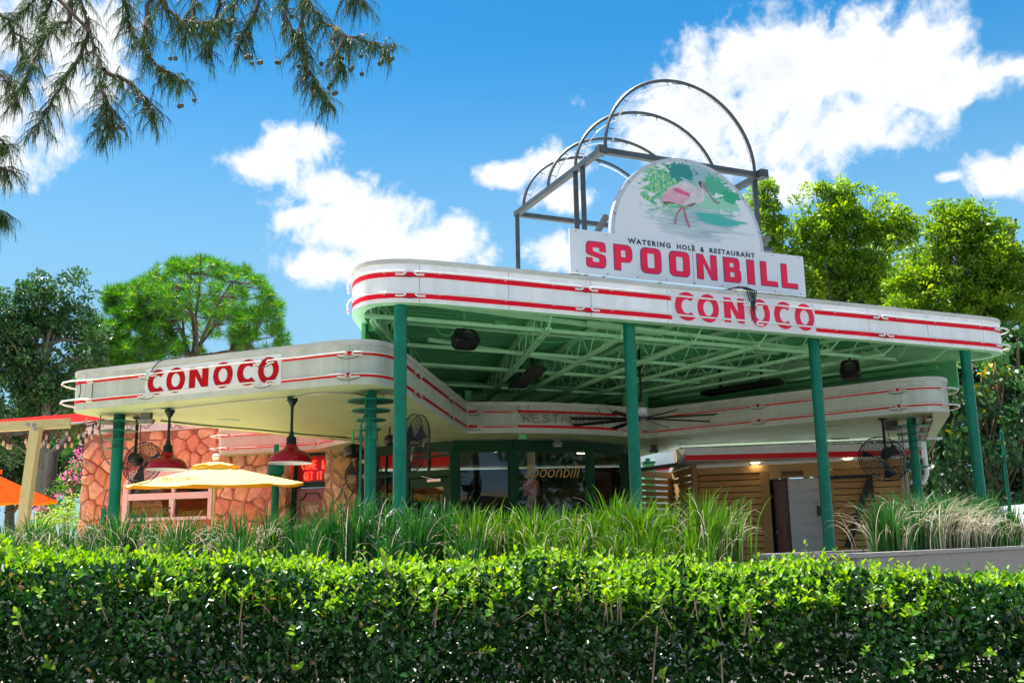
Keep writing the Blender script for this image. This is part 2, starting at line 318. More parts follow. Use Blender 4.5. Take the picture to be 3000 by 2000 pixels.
class PL:      # vertical plane: origin o (x,y), direction d to the viewer's right
    def __init__(s,a,b,off=0):
        a=Vector(a[:2]); b=Vector(b[:2]); s.d=(b-a).normalized(); s.m=Vector((s.d.y,-s.d.x)); s.o=a+s.m*off; s.len=(b-a).length
    def pt(s,u,z,out=0):
        q=s.o+s.d*u+s.m*out; return Vector((q.x,q.y,z))
    def hit(s,px,py,out=0):
        r=ray(px,py); r2=Vector((r.x,r.y)); o=s.o+s.m*out; k=o.dot(s.m)/r2.dot(s.m); q=r2*k; return ((q-s.o).dot(s.d), r.z*k+EYE)
    def at(s,px,py,out=0): u,z=s.hit(px,py,out); return s.pt(u,z,out)
    def text(s,mb,body,u0,u1,z0,z1,out,offset=.0,shear=0,spacing=1,slope=0):
        vs,fs=textgeo(body,1,offset,shear,spacing); xs=[v[0] for v in vs]; ys=[v[1] for v in vs]; a,b=min(xs),max(xs); c,d_=min(ys),max(ys)
        mb.add([s.pt(u0+(x-a)/(b-a)*(u1-u0), z0+(y-c)/(d_-c)*(z1-z0)+slope*((x-a)/(b-a)), out) for x,y in vs],fs)
    def slab(s,mb,u0,u1,z0,z1,o0,o1):
        P=[s.pt(u,z,o) for u in(u0,u1) for o in(o0,o1) for z in(z0,z1)]
        mb.add(P,[(0,1,3,2),(4,6,7,5),(0,4,5,1),(2,3,7,6),(0,2,6,4),(1,5,7,3)]); return mb
    def rot(s): return math.atan2(s.d.y,s.d.x)
class SplitTubes:      # every tube becomes an object of its own
    def __init__(s,name,mat,parent): s.a=(name,mat,parent)
    def tube(s,*a,**k): q=MB(); q.tube(*a,**k); q.obj(*s.a)
    def box(s,*a,**k): pass
def each(name,mat,parent,builds,smooth=None):
    for b_ in builds: q=MB(); b_(q); q.obj(name,mat,parent,smooth)
class Path:    # plan polyline, travelled left to right, outward = right-hand side
    def __init__(s,pts):
        s.p=[Vector(p[:2]) for p in pts]; s.s=[0]
        for a,b in zip(s.p,s.p[1:]): s.s.append(s.s[-1]+(b-a).length)
        s.n=[]
        for i in range(len(s.p)):
            t=(s.p[min(i+1,len(s.p)-1)]-s.p[max(i-1,0)]).normalized(); s.n.append(Vector((t.y,-t.x)))
    def at(s,q,out=0,z=0):
        q=max(0,min(s.s[-1]-1e-6,q)); i=max(j for j in range(len(s.s)-1) if s.s[j]<=q); t=(q-s.s[i])/max(1e-9,s.s[i+1]-s.s[i])
        p=s.p[i].lerp(s.p[i+1],t); n=s.n[i].lerp(s.n[i+1],t).normalized(); p=p+n*out; return Vector((p.x,p.y,z))
    def find(s,px,py,lo=0,hi=1e9):
        r=ray(px,py); a0=math.atan2(r.x,r.y); best=None
        for i in range(len(s.p)-1):
            if s.s[i+1]<lo or s.s[i]>hi: continue
            A,B=s.p[i],s.p[i+1]; a=math.atan2(A.x,A.y)-a0; b=math.atan2(B.x,B.y)-a0
            if a*b<=0 and abs(a-b)>1e-9:
                nx,ny=math.cos(a0),-math.sin(a0); da=A.x*nx+A.y*ny; db=B.x*nx+B.y*ny; t=da/(da-db) if abs(da-db)>1e-9 else 0; q=s.s[i]+t*(s.s[i+1]-s.s[i])
                P__=A.lerp(B,t)
                if best is None or P__.length<best[0]: best=(P__.length,q)
        return best[1]
    def grid(s,q0,q1,step=.25):
        qs=[q0]+[x for x in s.s if q0+1e-3<x<q1-1e-3]+[q1]; out=[qs[0]]
        for q in qs[1:]:
            while q-out[-1]>step*1.5: out.append(out[-1]+step)
            out.append(q)
        return out
    def band(s,mb,q0,q1,z0,z1,out):
        qs=s.grid(q0,q1,1.0); vs=[]
        for q in qs: vs+= [s.at(q,out,z0),s.at(q,out,z1)]
        return mb.add(vs,[(2*i,2*i+2,2*i+3,2*i+1) for i in range(len(qs)-1)])
    def neon(s,mb,q0,q1,z,out=.06,r=.0125,loop=.045,wob=0):
        qs=s.grid(q0+.02,q1-.02,.5); pts=[s.at(q0+.12,out,z-loop*.9),s.at(q0+.03,out,z-loop),s.at(q0,out,z-loop*.5),s.at(q0+.012,out,z-loop*.1)]
        pts+=[s.at(q,out,z+.004*math.sin(q*3)) for q in qs]
        pts+=[s.at(q1-.012,out,z-loop*.1),s.at(q1,out,z-loop*.5),s.at(q1-.03,out,z-loop),s.at(q1-.12,out,z-loop*.9)]
        return mb.tube(pts,r,8)
def area2(p): return sum(p[i-1][0]*p[i][1]-p[i][0]*p[i-1][1] for i in range(len(p)))/2

F0=.75                                    # site floor
# ------------------------------------------------------------ materials
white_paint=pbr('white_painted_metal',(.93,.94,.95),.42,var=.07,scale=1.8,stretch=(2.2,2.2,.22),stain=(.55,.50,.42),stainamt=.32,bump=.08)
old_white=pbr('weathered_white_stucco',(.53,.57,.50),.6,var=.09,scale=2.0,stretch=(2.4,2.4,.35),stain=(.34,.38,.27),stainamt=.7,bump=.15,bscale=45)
cap_m=pbr('drip_cap_metal',(.60,.60,.56),.5,var=.12,scale=2.5,stretch=(1,1,3),stain=(.30,.29,.25),stainamt=.5)
red_p=pbr('red_stripe_paint',(.68,.006,.012),.45,var=.1,scale=5,spec=.25)
red_bright=pbr('bright_red_film',(.88,.004,.03),.45,var=.08,scale=3,spec=.2)
red_sign=pbr('sign_red_vinyl',(.86,.025,.085),.5,var=.05,scale=3,spec=.2)
redl=pbr('oxblood_sign_letters',(.46,.0005,.006),.5,var=.12,scale=14,spec=.15)
tube_m=pbr('neon_tube_glass',(.86,.86,.84),.15,var=.03,scale=9,spec=.7,coat=.5)
tube_old=pbr('unlit_tube_glass',(.70,.68,.62),.2,var=.1,scale=9,spec=.6)
black_m=pbr('black_rubber',(.02,.02,.022),.5,var=.1)
green_p=pbr('mint_green_paint',(.12,.50,.19),.5,var=.08,scale=4,bump=.04)
deck_g=pbr('canopy_green_shaded',(.10,.50,.19),.55,var=.12,scale=4)  # same paint as the bars; recess shade put in as a darker green
mint=pbr('canopy_green_lit',(.42,.88,.52),.5,var=.08,scale=5)  # same paint as the deck, lightened to stand for light on the bars
green_dk=pbr('deep_green_gloss_paint',(.0005,.18,.11),.3,var=.18,scale=4,spec=.28)
green_fr=pbr('bottle_green_frame_paint',(.004,.05,.02),.5,var=.15,scale=5,spec=.2)
soffit_m=pbr('pale_green_soffit_plaster',(.52,.66,.35),.42,var=.07,scale=1.3,stain=(.38,.46,.30),stainamt=.35,bump=.1,bscale=50)
steel=pbr('grey_painted_steel',(.055,.075,.085),.45,metal=.2,var=.2,scale=4,stain=(.20,.13,.10),stainamt=.35)
galv=pbr('galvanised_metal',(.34,.35,.35),.35,metal=.7,var=.12)
board=pbr('grey_white_sign_board',(.72,.75,.80),.45,var=.03,scale=2)
navy=pbr('dark_navy_ink',(.012,.03,.055),.5)
concrete=pbr('patio_concrete',(.56,.49,.34),.85,var=.15,scale=1.2,bump=.2,bscale=30)
plank=woodmat('grey_weathered_timber',(.26,.235,.215),(.42,.385,.36),along=(1,6,10))
cedar=woodmat('golden_cedar_boards',(.42,.20,.06),(.66,.38,.14),along=(.6,.6,14))
pine_w=woodmat('treated_pine_timber',(.46,.37,.17),(.62,.53,.27),along=(3,3,.8))
bark=pbr('brown_bark',(.10,.075,.055),.9,var=.4,scale=6,stretch=(3,3,.6),bump=.8,bscale=20)
bark_g=pbr('grey_bark',(.15,.14,.12),.9,var=.35,scale=6,stretch=(3,3,.6),bump=.8,bscale=18)
stone=stonemat('tan_flagstone',[(.62,.33,.17),(.78,.50,.26),(.50,.24,.14),(.82,.56,.36),(.70,.36,.24),(.75,.52,.30)],(.42,.24,.16),3.5)
stone_y=stonemat('golden_ledge_stone',[(.58,.40,.16),(.68,.52,.28),(.50,.30,.10),(.70,.55,.34)],(.36,.26,.15),3.4)
glass=glassmat('window_glass',(.62,.66,.64),.03)
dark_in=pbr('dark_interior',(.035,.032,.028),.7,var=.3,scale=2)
bulb_lit=pbr('warm_ceiling_lamp',(.9,.8,.6),.4,emit=(1,.72,.42),estr=9)

# ------------------------------------------------------------ ground
mb=MB(); mb.poly([(-500,-300,0),(500,-300,0),(500,900,0),(-500,900,0)])
tag(mb.obj('ground',pbr('street_ground',(.30,.29,.27),.9,var=.2,scale=.5,bump=.3)),kind='structure')
mb=MB(); X0,X1=-70,70
mb.add([(X0,4.6,.004),(X1,4.6,.004),(X0,6.2,F0),(X1,6.2,F0),(X0,260,F0),(X1,260,F0),(X0,260,0),(X1,260,0)],[(0,1,3,2),(2,3,5,4),(0,2,4,6),(1,7,5,3)])
tag(mb.obj('patio',concrete),kind='structure')
mb=MB(); mb.poly([(-3.2,6.22,F0+.004),(60,6.22,F0+.004),(60,60,F0+.004),(-3.2,60,F0+.004)])  # unseen dark sheet added to cut bounce light onto the right soffit
tag(mb.obj('dark_bounce_ground',pbr('bounce_cutting_dark',(.16,.15,.13),.9,var=.2,scale=1.5,bump=.3)),kind='structure')
mb=MB(); mb.poly([(-60,-9,.006),(60,-9,.006),(60,1.4,.006),(-60,1.4,.006)])
tag(mb.obj('pavement',pbr('pavement_concrete',(.62,.58,.52),.85,var=.12,scale=1,bump=.2)),kind='structure')
mb=MB(); mb.poly([(-40,1.5,.01),(40,1.5,.01),(40,4.6,.012),(-40,4.6,.012)])
tag(mb.obj('soil_bed',pbr('dark_mulch',(.045,.032,.022),.95,var=.5,scale=14,bump=.8)),kind='structure')
mb=MB(); mb.poly([(-40,4.59,.012),(40,4.59,.012),(40,6.21,F0+.006),(-40,6.21,F0+.006)])
tag(mb.obj('soil_slope',MT['dark_mulch']),kind='structure')
# ------------------------------------------------------------ CONOCO-style lettering shapes (unit boxes)
def L_O(n=40,ix=.225,iz=.265):
    o=[(.5+.5*math.cos(a),.5+.5*math.sin(a)) for a in np.linspace(0,2*PI,n,endpoint=False)]
    i=[(.5+ix*math.cos(a),.5+iz*math.sin(a)) for a in np.linspace(0,2*PI,n,endpoint=False)]
    return [o,i]
def L_C(n=36):
    A=np.linspace(math.radians(46),math.radians(314),n); sx=1/.86
    o=[(min(1,(.5+.5*math.cos(a))*sx),.5+.5*math.sin(a)) for a in A]; i=[((.5+.22*math.cos(a))*sx,.5+.25*math.sin(a)) for a in A[::-1]]
    return [o+i]
def L_N(): return [[(0,0),(0,1),(.33,1),(.67,.44),(.67,1),(1,1),(1,0),(.69,0),(.33,.58),(.33,0)]]
def put(pl,mb,loops,u0,u1,z0,z1,out,slope=0):
    return fill(mb,loops,lambda x,y: pl.pt(u0+x*(u1-u0), z0+y*(z1-z0)+slope*x, out))
# block letters
def blk(ch):
    if ch=='S': return [fillet([(0,1),(1,1),(1,.62),(.68,.62),(.68,.78),(.34,.78),(.34,.63),(1,.50),(1,0),(0,0),(0,.37),(.32,.37),(.32,.21),(.66,.21),(.66,.36),(0,.50)],[.24,.24,0,0,.02,.03,.03,.16,.26,.26,0,0,.02,.03,.03,.16])]
    if ch=='O': return [fillet([(0,0),(0,1),(1,1),(1,0)],.27),fillet([(.33,.21),(.33,.79),(.67,.79),(.67,.21)],.04)]
    if ch=='P': return [fillet([(0,0),(0,1),(1,1),(1,.32),(.38,.32),(.38,0)],[0,0,.3,.3,0,0]),[(.38,.52),(.38,.79),(.63,.79),(.63,.52)]]
    if ch=='N': return [[(0,0),(0,1),(.33,1),(.68,.36),(.68,1),(1,1),(1,0),(.69,0),(.32,.66),(.32,0)]]
    if ch=='B': return [fillet([(0,0),(0,1),(.94,1),(.94,.57),(.90,.53),(1,.47),(1,0)],[0,0,.26,.08,0,.08,.28]),[(.36,.61),(.36,.79),(.60,.79),(.60,.61)],[(.36,.21),(.36,.41),(.62,.41),(.62,.21)]]
    if ch=='I': return [[(0,0),(0,1),(1,1),(1,0)]]
    if ch=='L': return [[(0,0),(0,1),(.37,1),(.37,.21),(1,.21),(1,0)]]

# ------------------------------------------------------------ UPPER CANOPY
UB,UT=4.6,5.158
dF=Vector((.91476,.4040)); nF=Vector((-.4040,.91476))
UO=[(-2.15,11.726),(7.85,16.142),(8.03,16.235),(8.17,16.36),(8.27,16.52),(8.31,16.72),(8.26,16.92),(8.15,17.09),(8.0,17.23),(1.6,22.9),(-2.05,22.9)]
uo=fillet(UO,[.95,0,0,0,0,0,0,0,.2,.2,.2],10)
uc=thing('drive_through_canopy','large upper green-lined canopy with white curved fascia, red stripes and white neon tubes','canopy',(2.5,16,UB))
k=len(uo); 
def offs(poly,d):
    out=[]; n=len(poly)
    for i in range(n):
        a=Vector(poly[i-1]); b=Vector(poly[i]); c=Vector(poly[(i+1)%n]); t=((b-a).normalized()+(c-b).normalized()).normalized(); nrm=Vector((-t.y,t.x)); q=b+nrm*d; out.append((q.x,q.y))
    return out
sgn=1 if area2(uo)>0 else -1
ui=offs(uo,.16*sgn)
mb=MB(); V=[(x,y,UB) for x,y in uo]+[(x,y,UT) for x,y in uo]
mb.add(V,[(i,(i+1)%k,k+(i+1)%k,k+i) for i in range(k)]); fascia=mb.obj('fascia',white_paint,uc,35)
mb=MB(); V=[(x,y,UB-.002) for x,y in uo]+[(x,y,UB-.002) for x,y in ui]+[(x,y,UT-.06) for x,y in ui]
mb.add(V,[(i,(i+1)%k,k+(i+1)%k,k+i) for i in range(k)]+[(k+i,k+(i+1)%k,2*k+(i+1)%k,2*k+i) for i in range(k)]); mb.obj('inner_lip',mint,uc,35)
mb=MB(); uo2=offs(uo,-.018*sgn); uo3=offs(uo,.03*sgn); V=[(x,y,UT-.054) for x,y in uo2]+[(x,y,UT+.004) for x,y in uo2]+[(x,y,UT+.004) for x,y in uo3]+[(x,y,UT-.054) for x,y in uo3]
mb.add(V,[(j*k+i,j*k+(i+1)%k,(j+1)*k+(i+1)%k,(j+1)*k+i) for j in range(3) for i in range(k)]+[(3*k+i,3*k+(i+1)%k,(i+1)%k,i) for i in range(k)]); mb.obj('drip_edge',cap_m,uc,35)
# deck: trapezoid ribs parallel to the front
def seg_range(poly,v,o):       # intersect line {o+nF*v + dF*u} with convex polygon
    us=[]
    for a,b in zip(poly,poly[1:]+poly[:1]):
        a=Vector(a)-o; b=Vector(b)-o; va,vb=a.dot(nF),b.dot(nF)
        if (va-v)*(vb-v)<=0 and abs(va-vb)>1e-9:
            t=(v-va)/(vb-va); us.append(a.dot(dF)*(1-t)+b.dot(dF)*t)
    return (min(us),max(us)) if len(us)>1 else None
O_=Vector((-1.53,12.0)); ui2=offs(uo,.10*sgn); vmax=max((Vector(p)-O_).dot(nF) for p in ui2); vmin=min((Vector(p)-O_).dot(nF) for p in ui2)
mb=MB(); v=vmin+.03; prev=None; DZ=5.0; prof=[(0,0),(.06,0),(.072,.085),(.188,.085),(.20,0)]
while v<vmax-.2:
    for q,h in prof[:-1]:
        r=seg_range(ui2,v+q,O_)
        if r:
            cur=[O_+nF*(v+q)+dF*u for u in r]; cur=[Vector((c.x,c.y,DZ+h)) for c in cur]
            if prev: mb.add([prev[0],prev[1],cur[1],cur[0]],[(0,1,2,3)])
            prev=cur
    v+=.20
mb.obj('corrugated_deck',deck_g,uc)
mb=MB(); mb.poly([(x,y,UT-.02) for x,y in ui]); mb.obj('roof_membrane',pbr('roof_membrane',(.45,.45,.43),.8),uc)
# steel joists fan out to the rear
TR=[((-1.86,13.0),(-1.65,21.8)),((.52,13.73),(-.75,22.0)),((1.6,14.47),(-.3,22.0)),((2.77,14.88),(.25,22.0)),((3.85,15.3),(.8,22.0)),((5.11,15.72),(1.45,21.8)),((6.15,16.24),(2.1,21.4)),((7.21,16.78),(3.2,20.95))]
for i,(a,b) in enumerate(TR):
    a=Vector(a); b=Vector(b); dd=(b-a).normalized(); L=(b-a).length; mb=MB(); zc,zt=4.565,4.965
    up3=lambda q,z: Vector((q.x,q.y,z)); sd=Vector((-dd.y,dd.x))*.028
    for s_ in(-1,1):
        mb.bar(up3(a+sd*s_,zc),up3(b+sd*s_,zc),.035,.045)
    f0=a-dd*.62
    for s_ in(-1,1): mb.bar(up3(f0+sd*s_,zt),up3(b+sd*s_,zt),.04,.05)
    # web
    mb.tube([up3(f0,zt),up3(a,zc)],.013,5,caps=False)
    p=0; step=.36; lo=True; q0=a
    while p<L-step:
        q1=a+dd*(p+step); z0,z1=(zc,zt) if lo else (zt,zc); mb.tube([up3(q0,z0),up3(q1,z1)],.0105,5,caps=False); q0=q1; p+=step; lo=not lo
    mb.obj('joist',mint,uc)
mb=MB()
for a,b in [((-1.95,12.85),(6.6,16.9)),((-1.95,14.72),(4.9,17.95)),((-1.9,16.35),(3.6,19.05)),((-1.85,18.5),(2.9,20.7)),((-1.8,20.3),(2.1,21.9))]:
    mb.bar((a[0],a[1],4.60),(b[0],b[1],4.60),.05,.05); mb.bar((a[0],a[1],4.93),(b[0],b[1],4.93),.04,.04)
for a,b in [((-1.35,12.5),(2.3,15.0)),((-1.3,15.0),(1.8,17.9)),((1.1,14.0),(5.2,16.6))]:
    mb.bar((a[0],a[1],4.70),(b[0],b[1],4.72),.05,.06)
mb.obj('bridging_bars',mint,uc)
mb=MB()   # walls that stand on the lower roof and carry the canopy
a,b=Vector((7.62,17.35)),Vector((1.5,22.75)); dd=(b-a).normalized(); q=Vector((-dd.y,dd.x))*.05
for (s0,s1) in [((7.78,17.2),(1.5,22.72)),((-2.03,13.3),(-1.9,22.72)),((-1.9,22.7),(1.5,22.7))]:
    A_,B_=Vector(s0),Vector(s1); mb.bar((A_.x,A_.y,4.36),(B_.x,B_.y,4.36),.05,.50)
mb.obj('bearing_wall',green_p,uc)
mb=MB(); mb.bar((7.5,17.3,4.52),(1.6,22.45,4.52),.1,.09); mb.bar((7.3,17.38,4.60),(1.6,22.35,4.60),.14,.05); mb.bar((-1.93,13.4,4.56),(-1.8,22.4,4.56),.1,.1)
mb.obj('edge_beam',green_p,uc)
for px,py in [(1368,1140),(1830,1180),(1885,1160)]:
    p=atz(px,1175,4.17); mb=MB(); d_=ray(px,1175); yy=19.3 if px<1400 else 20.3; p=aty(px,1175,yy); mb.box((p.x,yy,4.32),(.13,.13,.48),.4); mb.obj('stub_post',green_p,uc)
# stripes and neon along the front
S0=max(range(k),key=lambda i:(abs(uo[i][0]-(-2.15))<.4 and uo[i][1]>12.6)*1)
start=min(range(k),key=lambda i:(uo[i][0]+2.05)**2+(uo[i][1]-22.5)**2)
seq=uo[start:]+uo[:start]
if not (seq[1][1]<seq[0][1] or seq[2][1]<seq[0][1]): seq=seq[::-1]
seq=[p for p in seq]; cut=[p for p in seq if not (p[1]>22)]
cut=[(-2.06,21.5)]+cut+[]
# order: left side -> front -> right corner -> right rear
ix=min(range(len(cut)),key=lambda i:abs(cut[i][0]+2.06)+abs(cut[i][1]-21.5)); cut=cut[ix:]+cut[:ix]
UP=Path(cut+[(2.6,22.0)] if cut[-1][1]<21.9 else cut)
H=UT-UB; fl=UP.find(1021.5,800) if False else 0
sC0,sC1=UP.find(1968.6,874),UP.find(2387,920)
q_left=8.2; q_right=UP.find(2900,960)+1.5
z_lo0,z_lo1=UB+H*.10,UB+H*.215; z_up0,z_up1=UB+H*.592,UB+H*.71
for (z0,z1) in((z_lo0,z_lo1),(z_up0,z_up1)):
    for qa,qb in((q_left,sC0),(sC1,q_right)):
        mb=MB(); UP.band(mb,qa,qb,z0,z1,.003); mb.obj('painted_stripe',red_bright,uc,35)
def s(px,py=870): return UP.find(px,py)
for zt,dpx in ((z_up1-.005,0),(z_lo1-.005,12)):
    for a,b in ((q_left+.25,s(1188)),(s(1212+dpx*.3),s(1703)),(s(1722+dpx*.3),s(2188)),(s(2204),s(2562+dpx)),(s(2569+dpx),s(2905))):
        mb=MB(); UP.neon(mb,a,b,zt,out=.065,r=.0135); mb.obj('neon_tube',tube_m,uc,60)
    qa=s(2909); pts=[UP.at(qa,.06,zt-.03),UP.at(qa+.01,.06,zt)]+[UP.at(qa+.1*j,.06+.10*min(1,j/4),zt+.004) for j in range(1,9)]+[UP.at(qa+.95,.05,zt)]
    mb=MB(); mb.tube(pts,.0135,8); mb.obj('neon_tube',tube_m,uc,60)
mb=SplitTubes('tube_standoff',tube_old,uc)
for zt in (z_up1-.005,z_lo1-.005):
    for px in (1126,1288,1480,1620,1790,1960,2110,2300,2440,2620,2730,2860):
        q=s(px); mb.tube([UP.at(q,0,zt-.01),UP.at(q,.065,zt-.01)],.009,5); mb.box(UP.at(q,.066,zt-.016),(.012,.012,.04))
mb=SplitTubes('electric_cable',black_m,uc)
for px,zt in ((1196,z_up0),(1200,z_lo0),(1712,z_up0),(1716,z_lo0),(2566,z_up0),(2574,z_lo0),(2909,z_up0)):
    q=s(px); pts=[UP.at(q-.18+.06*j,.05,zt+.035-.05*math.sin(PI*j/6)) for j in range(7)]; mb.tube(pts,.006,5)
for j in range(6):
    q=s(2186+j*4); pts=[UP.at(q-.25+.02*j,-.1,UT+.05+.01*j),UP.at(q-.1,-.02,UT+.085),UP.at(q+.01*j,.03,UT+.03),UP.at(q+.02*math.sin(j),.07,UT-.12),UP.at(q-.02*j+.03,.08,z_up1-.05-.02*j)]; mb.tube(pts,.009,6)
for j in range(2):
    q=s(2192+j*5); mb.tube([UP.at(q,.07,z_up1-.1),UP.at(q+.015,.08,UB+.25),UP.at(q-.03,.08,z_lo1)],.006,5)
# lettered panel on the fascia
plU=PL((-1.53,12.0),(7.98,16.2))
sp=MB(); u0,u1=plU.hit(1967,900)[0],plU.hit(2387,930)[0]; plU.slab(sp,u0,u1,UB+.004,UT-.075,.0015,.004)
pan=sp.obj('sign_panel',pbr('white_vinyl_panel',(.78,.79,.82),.35,var=.03),uc)
for ch,a,b in (('C',73,237),('O',250,420),('N',458,620),('O',663,820),('C',850,990),('O',1012,1165)):
    xa,xb=1950+a/2.688,1950+b/2.688; ua,ub=plU.hit(xa,910)[0],plU.hit(xb,920)[0]; mb=MB()
    dz=.0 if ch!='N' else .03
    put(plU,mb,{'C':L_C,'O':L_O,'N':L_N}[ch](),ua,ub,UB+.055+dz,UT-.085-dz*.6,.007); mb.obj('letter',red_sign,pan)
# pale junction boxes up in the steelwork
for px,py in [(1462,960),(1885,999),(2560,1000),(2145,1032)]:
    p=atz(px,py,4.6); mb=MB(); mb.box((p.x,p.y,4.64),(.16,.10,.08),.4); mb.obj('junction_box',green_p,uc)
mb=MB()
for a,b,sg in [((1350,945),(1262,940),.2),((1480,965),(1700,990),.12),((1885,1000),(2160,1010),.05)]:
    A_=atz(*a,4.62); B_=atz(*b,4.68); mb.tube([A_.lerp(B_,t)-Vector((0,0,sg*math.sin(PI*t))) for t in np.linspace(0,1,9)],.008,5)
mb.obj('hanging_wire',green_p,uc)
mb=MB()
for q in np.arange(q_left+.6,q_right-.3,1.22): UP.band(mb,q,q+.007,UB+.003,UT-.056,.0022)
mb.obj('panel_joints',pbr('joint_gap',(.36,.35,.33),.8),uc)
mb=MB(); mb.box((-1.55,12.9,UT+.07),(.55,.4,.13),.4); mb.obj('roof_hatch',steel,uc)

# ------------------------------------------------------------ LOWER CANOPY (zig-zag eyebrow roof of the building)
LB_,LT_=3.6,4.171
Lp=[(-6.52,14.33),(-1.60,12.105),(-.86,18.18),(-.45,18.19),(-.02,18.24),(.5,18.36),(1.04,18.56),(1.65,18.85),(2.22,19.24),(2.62,19.64),(7.02,15.78),(8.75,20.72),(3.62,21.87),(3.0,24.0),(3.0,27),(-7.2,27),(-7.2,22.9),(-6.45,22.4),(-6.42,21.55),(-4.12,20.73),(-3.15,19.28),(-5.70,15.80),(-6.28,15.25)]
Lr=[.5,.62,0,.3,.5,.5,.5,.5,.4,0,.62,.4,.5,0,0,0,0,.2,.3,.0,.0,.5,.3]
lo=fillet(Lp,Lr,9)
lc=thing('eyebrow_canopy','lower zig-zag canopy with weathered white fascia, thin red stripes and old neon tubes','canopy',(0,20,LB_))
k=len(lo); mb=MB(); V=[(x,y,LB_) for x,y in lo]+[(x,y,LT_) for x,y in lo]
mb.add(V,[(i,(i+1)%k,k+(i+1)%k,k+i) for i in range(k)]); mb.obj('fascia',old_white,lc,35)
tr=tessellate_polygon([[Vector((x,y,0)) for x,y in lo]])
mb=MB(); mb.add([(x,y,LB_-.001) for x,y in lo],tr); mb.obj('soffit',soffit_m,lc)
mb=MB(); mb.add([(x,y,LT_-.01) for x,y in lo],tr); mb.obj('flat_roof',MT['roof_membrane'],lc)
sg=1 if area2(lo)>0 else -1; a_=offs(lo,-.018*sg); b_=offs(lo,.04*sg)
mb=MB(); V=[(x,y,LT_-.062) for x,y in a_]+[(x,y,LT_+.004) for x,y in a_]+[(x,y,LT_+.004) for x,y in b_]+[(x,y,LT_-.062) for x,y in b_]
mb.add(V,[(j*k+i,j*k+(i+1)%k,(j+1)*k+(i+1)%k,(j+1)*k+i) for j in range(3) for i in range(k)]+[(3*k+i,3*k+(i+1)%k,(i+1)%k,i) for i in range(k)]); mb.obj('drip_edge',cap_m,lc,35)
# visible run: from left end round to right end
rot=min(range(k),key=lambda i:(lo[i][0]+5.7)**2+(lo[i][1]-15.8)**2); seq=lo[rot:]+lo[:rot]
if seq[1][1]>seq[0][1]: seq=seq[:1]+seq[1:][::-1]
endi=min(range(len(seq)),key=lambda i:(seq[i][0]-8.6)**2+(seq[i][1]-20.5)**2); LPt=Path(seq[:endi+1])
HL=LT_-LB_; zl=(LB_+HL*.173,LB_+HL*.262); zu=(LB_+HL*.655,LB_+HL*.74)
f=lambda px,py=1150,lo_=0,hi=1e9: LPt.find(px,py,lo_,hi)
qa,qb=f(428),f(824)
corner=f(1369,1230); 
for z0,z1 in(zl,zu):
    for a,b in((.15,qa),(qb,corner-.003),(corner+.003,f(1892,1250)-.003),(f(1894,1250)+.003,LPt.s[-1]-.8)):
        mb=MB(); LPt.band(mb,a,b,z0,z1,.003); mb.obj('painted_stripe',red_p,lc,35)
sol=f(1068)
for j,(z0,z1) in enumerate((zl,zu)):
    zt=(z0+z1)/2+.004
    runs=[(f(262),f(432)),(f(444),f(768)),(f(785),f(1018)),(f(1026+j*6),f(1212)),(f(1222),f(1312)),(f(1320),corner-.12),(corner+.15,f(1513)),(f(1803,1200),f(1885,1240)),(f(1900,1240),f(2216)),(f(2226),f(2627)),(f(2637),f(2764))]
    for a,b in runs:
        mb=MB(); LPt.neon(mb,a,b,zt,out=.05,r=.011,loop=.035); mb.obj('neon_tube',tube_old,lc,60)
    for a,b,o in((.55,f(262)+.1,.16),(f(2768),f(2768)+.9,.12)):
        pts=[LPt.at(a+(b-a)*t,.05+o*math.sin(PI*t)**.7,zt) for t in np.linspace(0,1,12)]; mb=MB(); mb.tube(pts,.014,8); mb.obj('neon_tube',tube_m,lc,60)
mb=SplitTubes('electric_cable',black_m,lc)
for q in (f(438),f(1022),f(1217),f(1316),corner+.1,f(2221),f(2632),f(776)):
    for z0,z1 in (zl,zu): mb.tube([LPt.at(q-.14+.045*j,.045,z0-.02-.035*math.sin(PI*j/6)) for j in range(7)],.005,5)
mb.tube([LPt.at(f(275),.03,zl[1]+t*(zu[0]-zl[1])) for t in (0,1)],.007,5)
mb.tube([LPt.at(f(247)+.03*math.sin(PI*t),.09,zl[1]+t*(zu[0]-zl[1])) for t in np.linspace(0,1,7)],.007,5)
q=f(450); mb.tube([LPt.at(q-.06,.03,zu[0]+.02),LPt.at(q+.02,.05,zu[1]+.06),LPt.at(q+.1,.05,LT_-.02),LPt.at(q+.22,-.02,LT_+.04),LPt.at(q+.5,-.1,LT_+.05)],.007,5)
for px in (1515,1545): q=f(px,1200); mb.tube([LPt.at(q+.06,-.05,LT_+.02),LPt.at(q+.0,.05,zu[1]+.02),LPt.at(q+.07,.05,(zl[1]+zu[0])/2+.04)],.006,5)
for px in (1750,1790,1805): q=f(px,1200); mb.tube([LPt.at(q-.05,-.05,LT_+.02),LPt.at(q+.03,.05,zu[1]),LPt.at(q+.08,.05,zl[1])],.006,5)
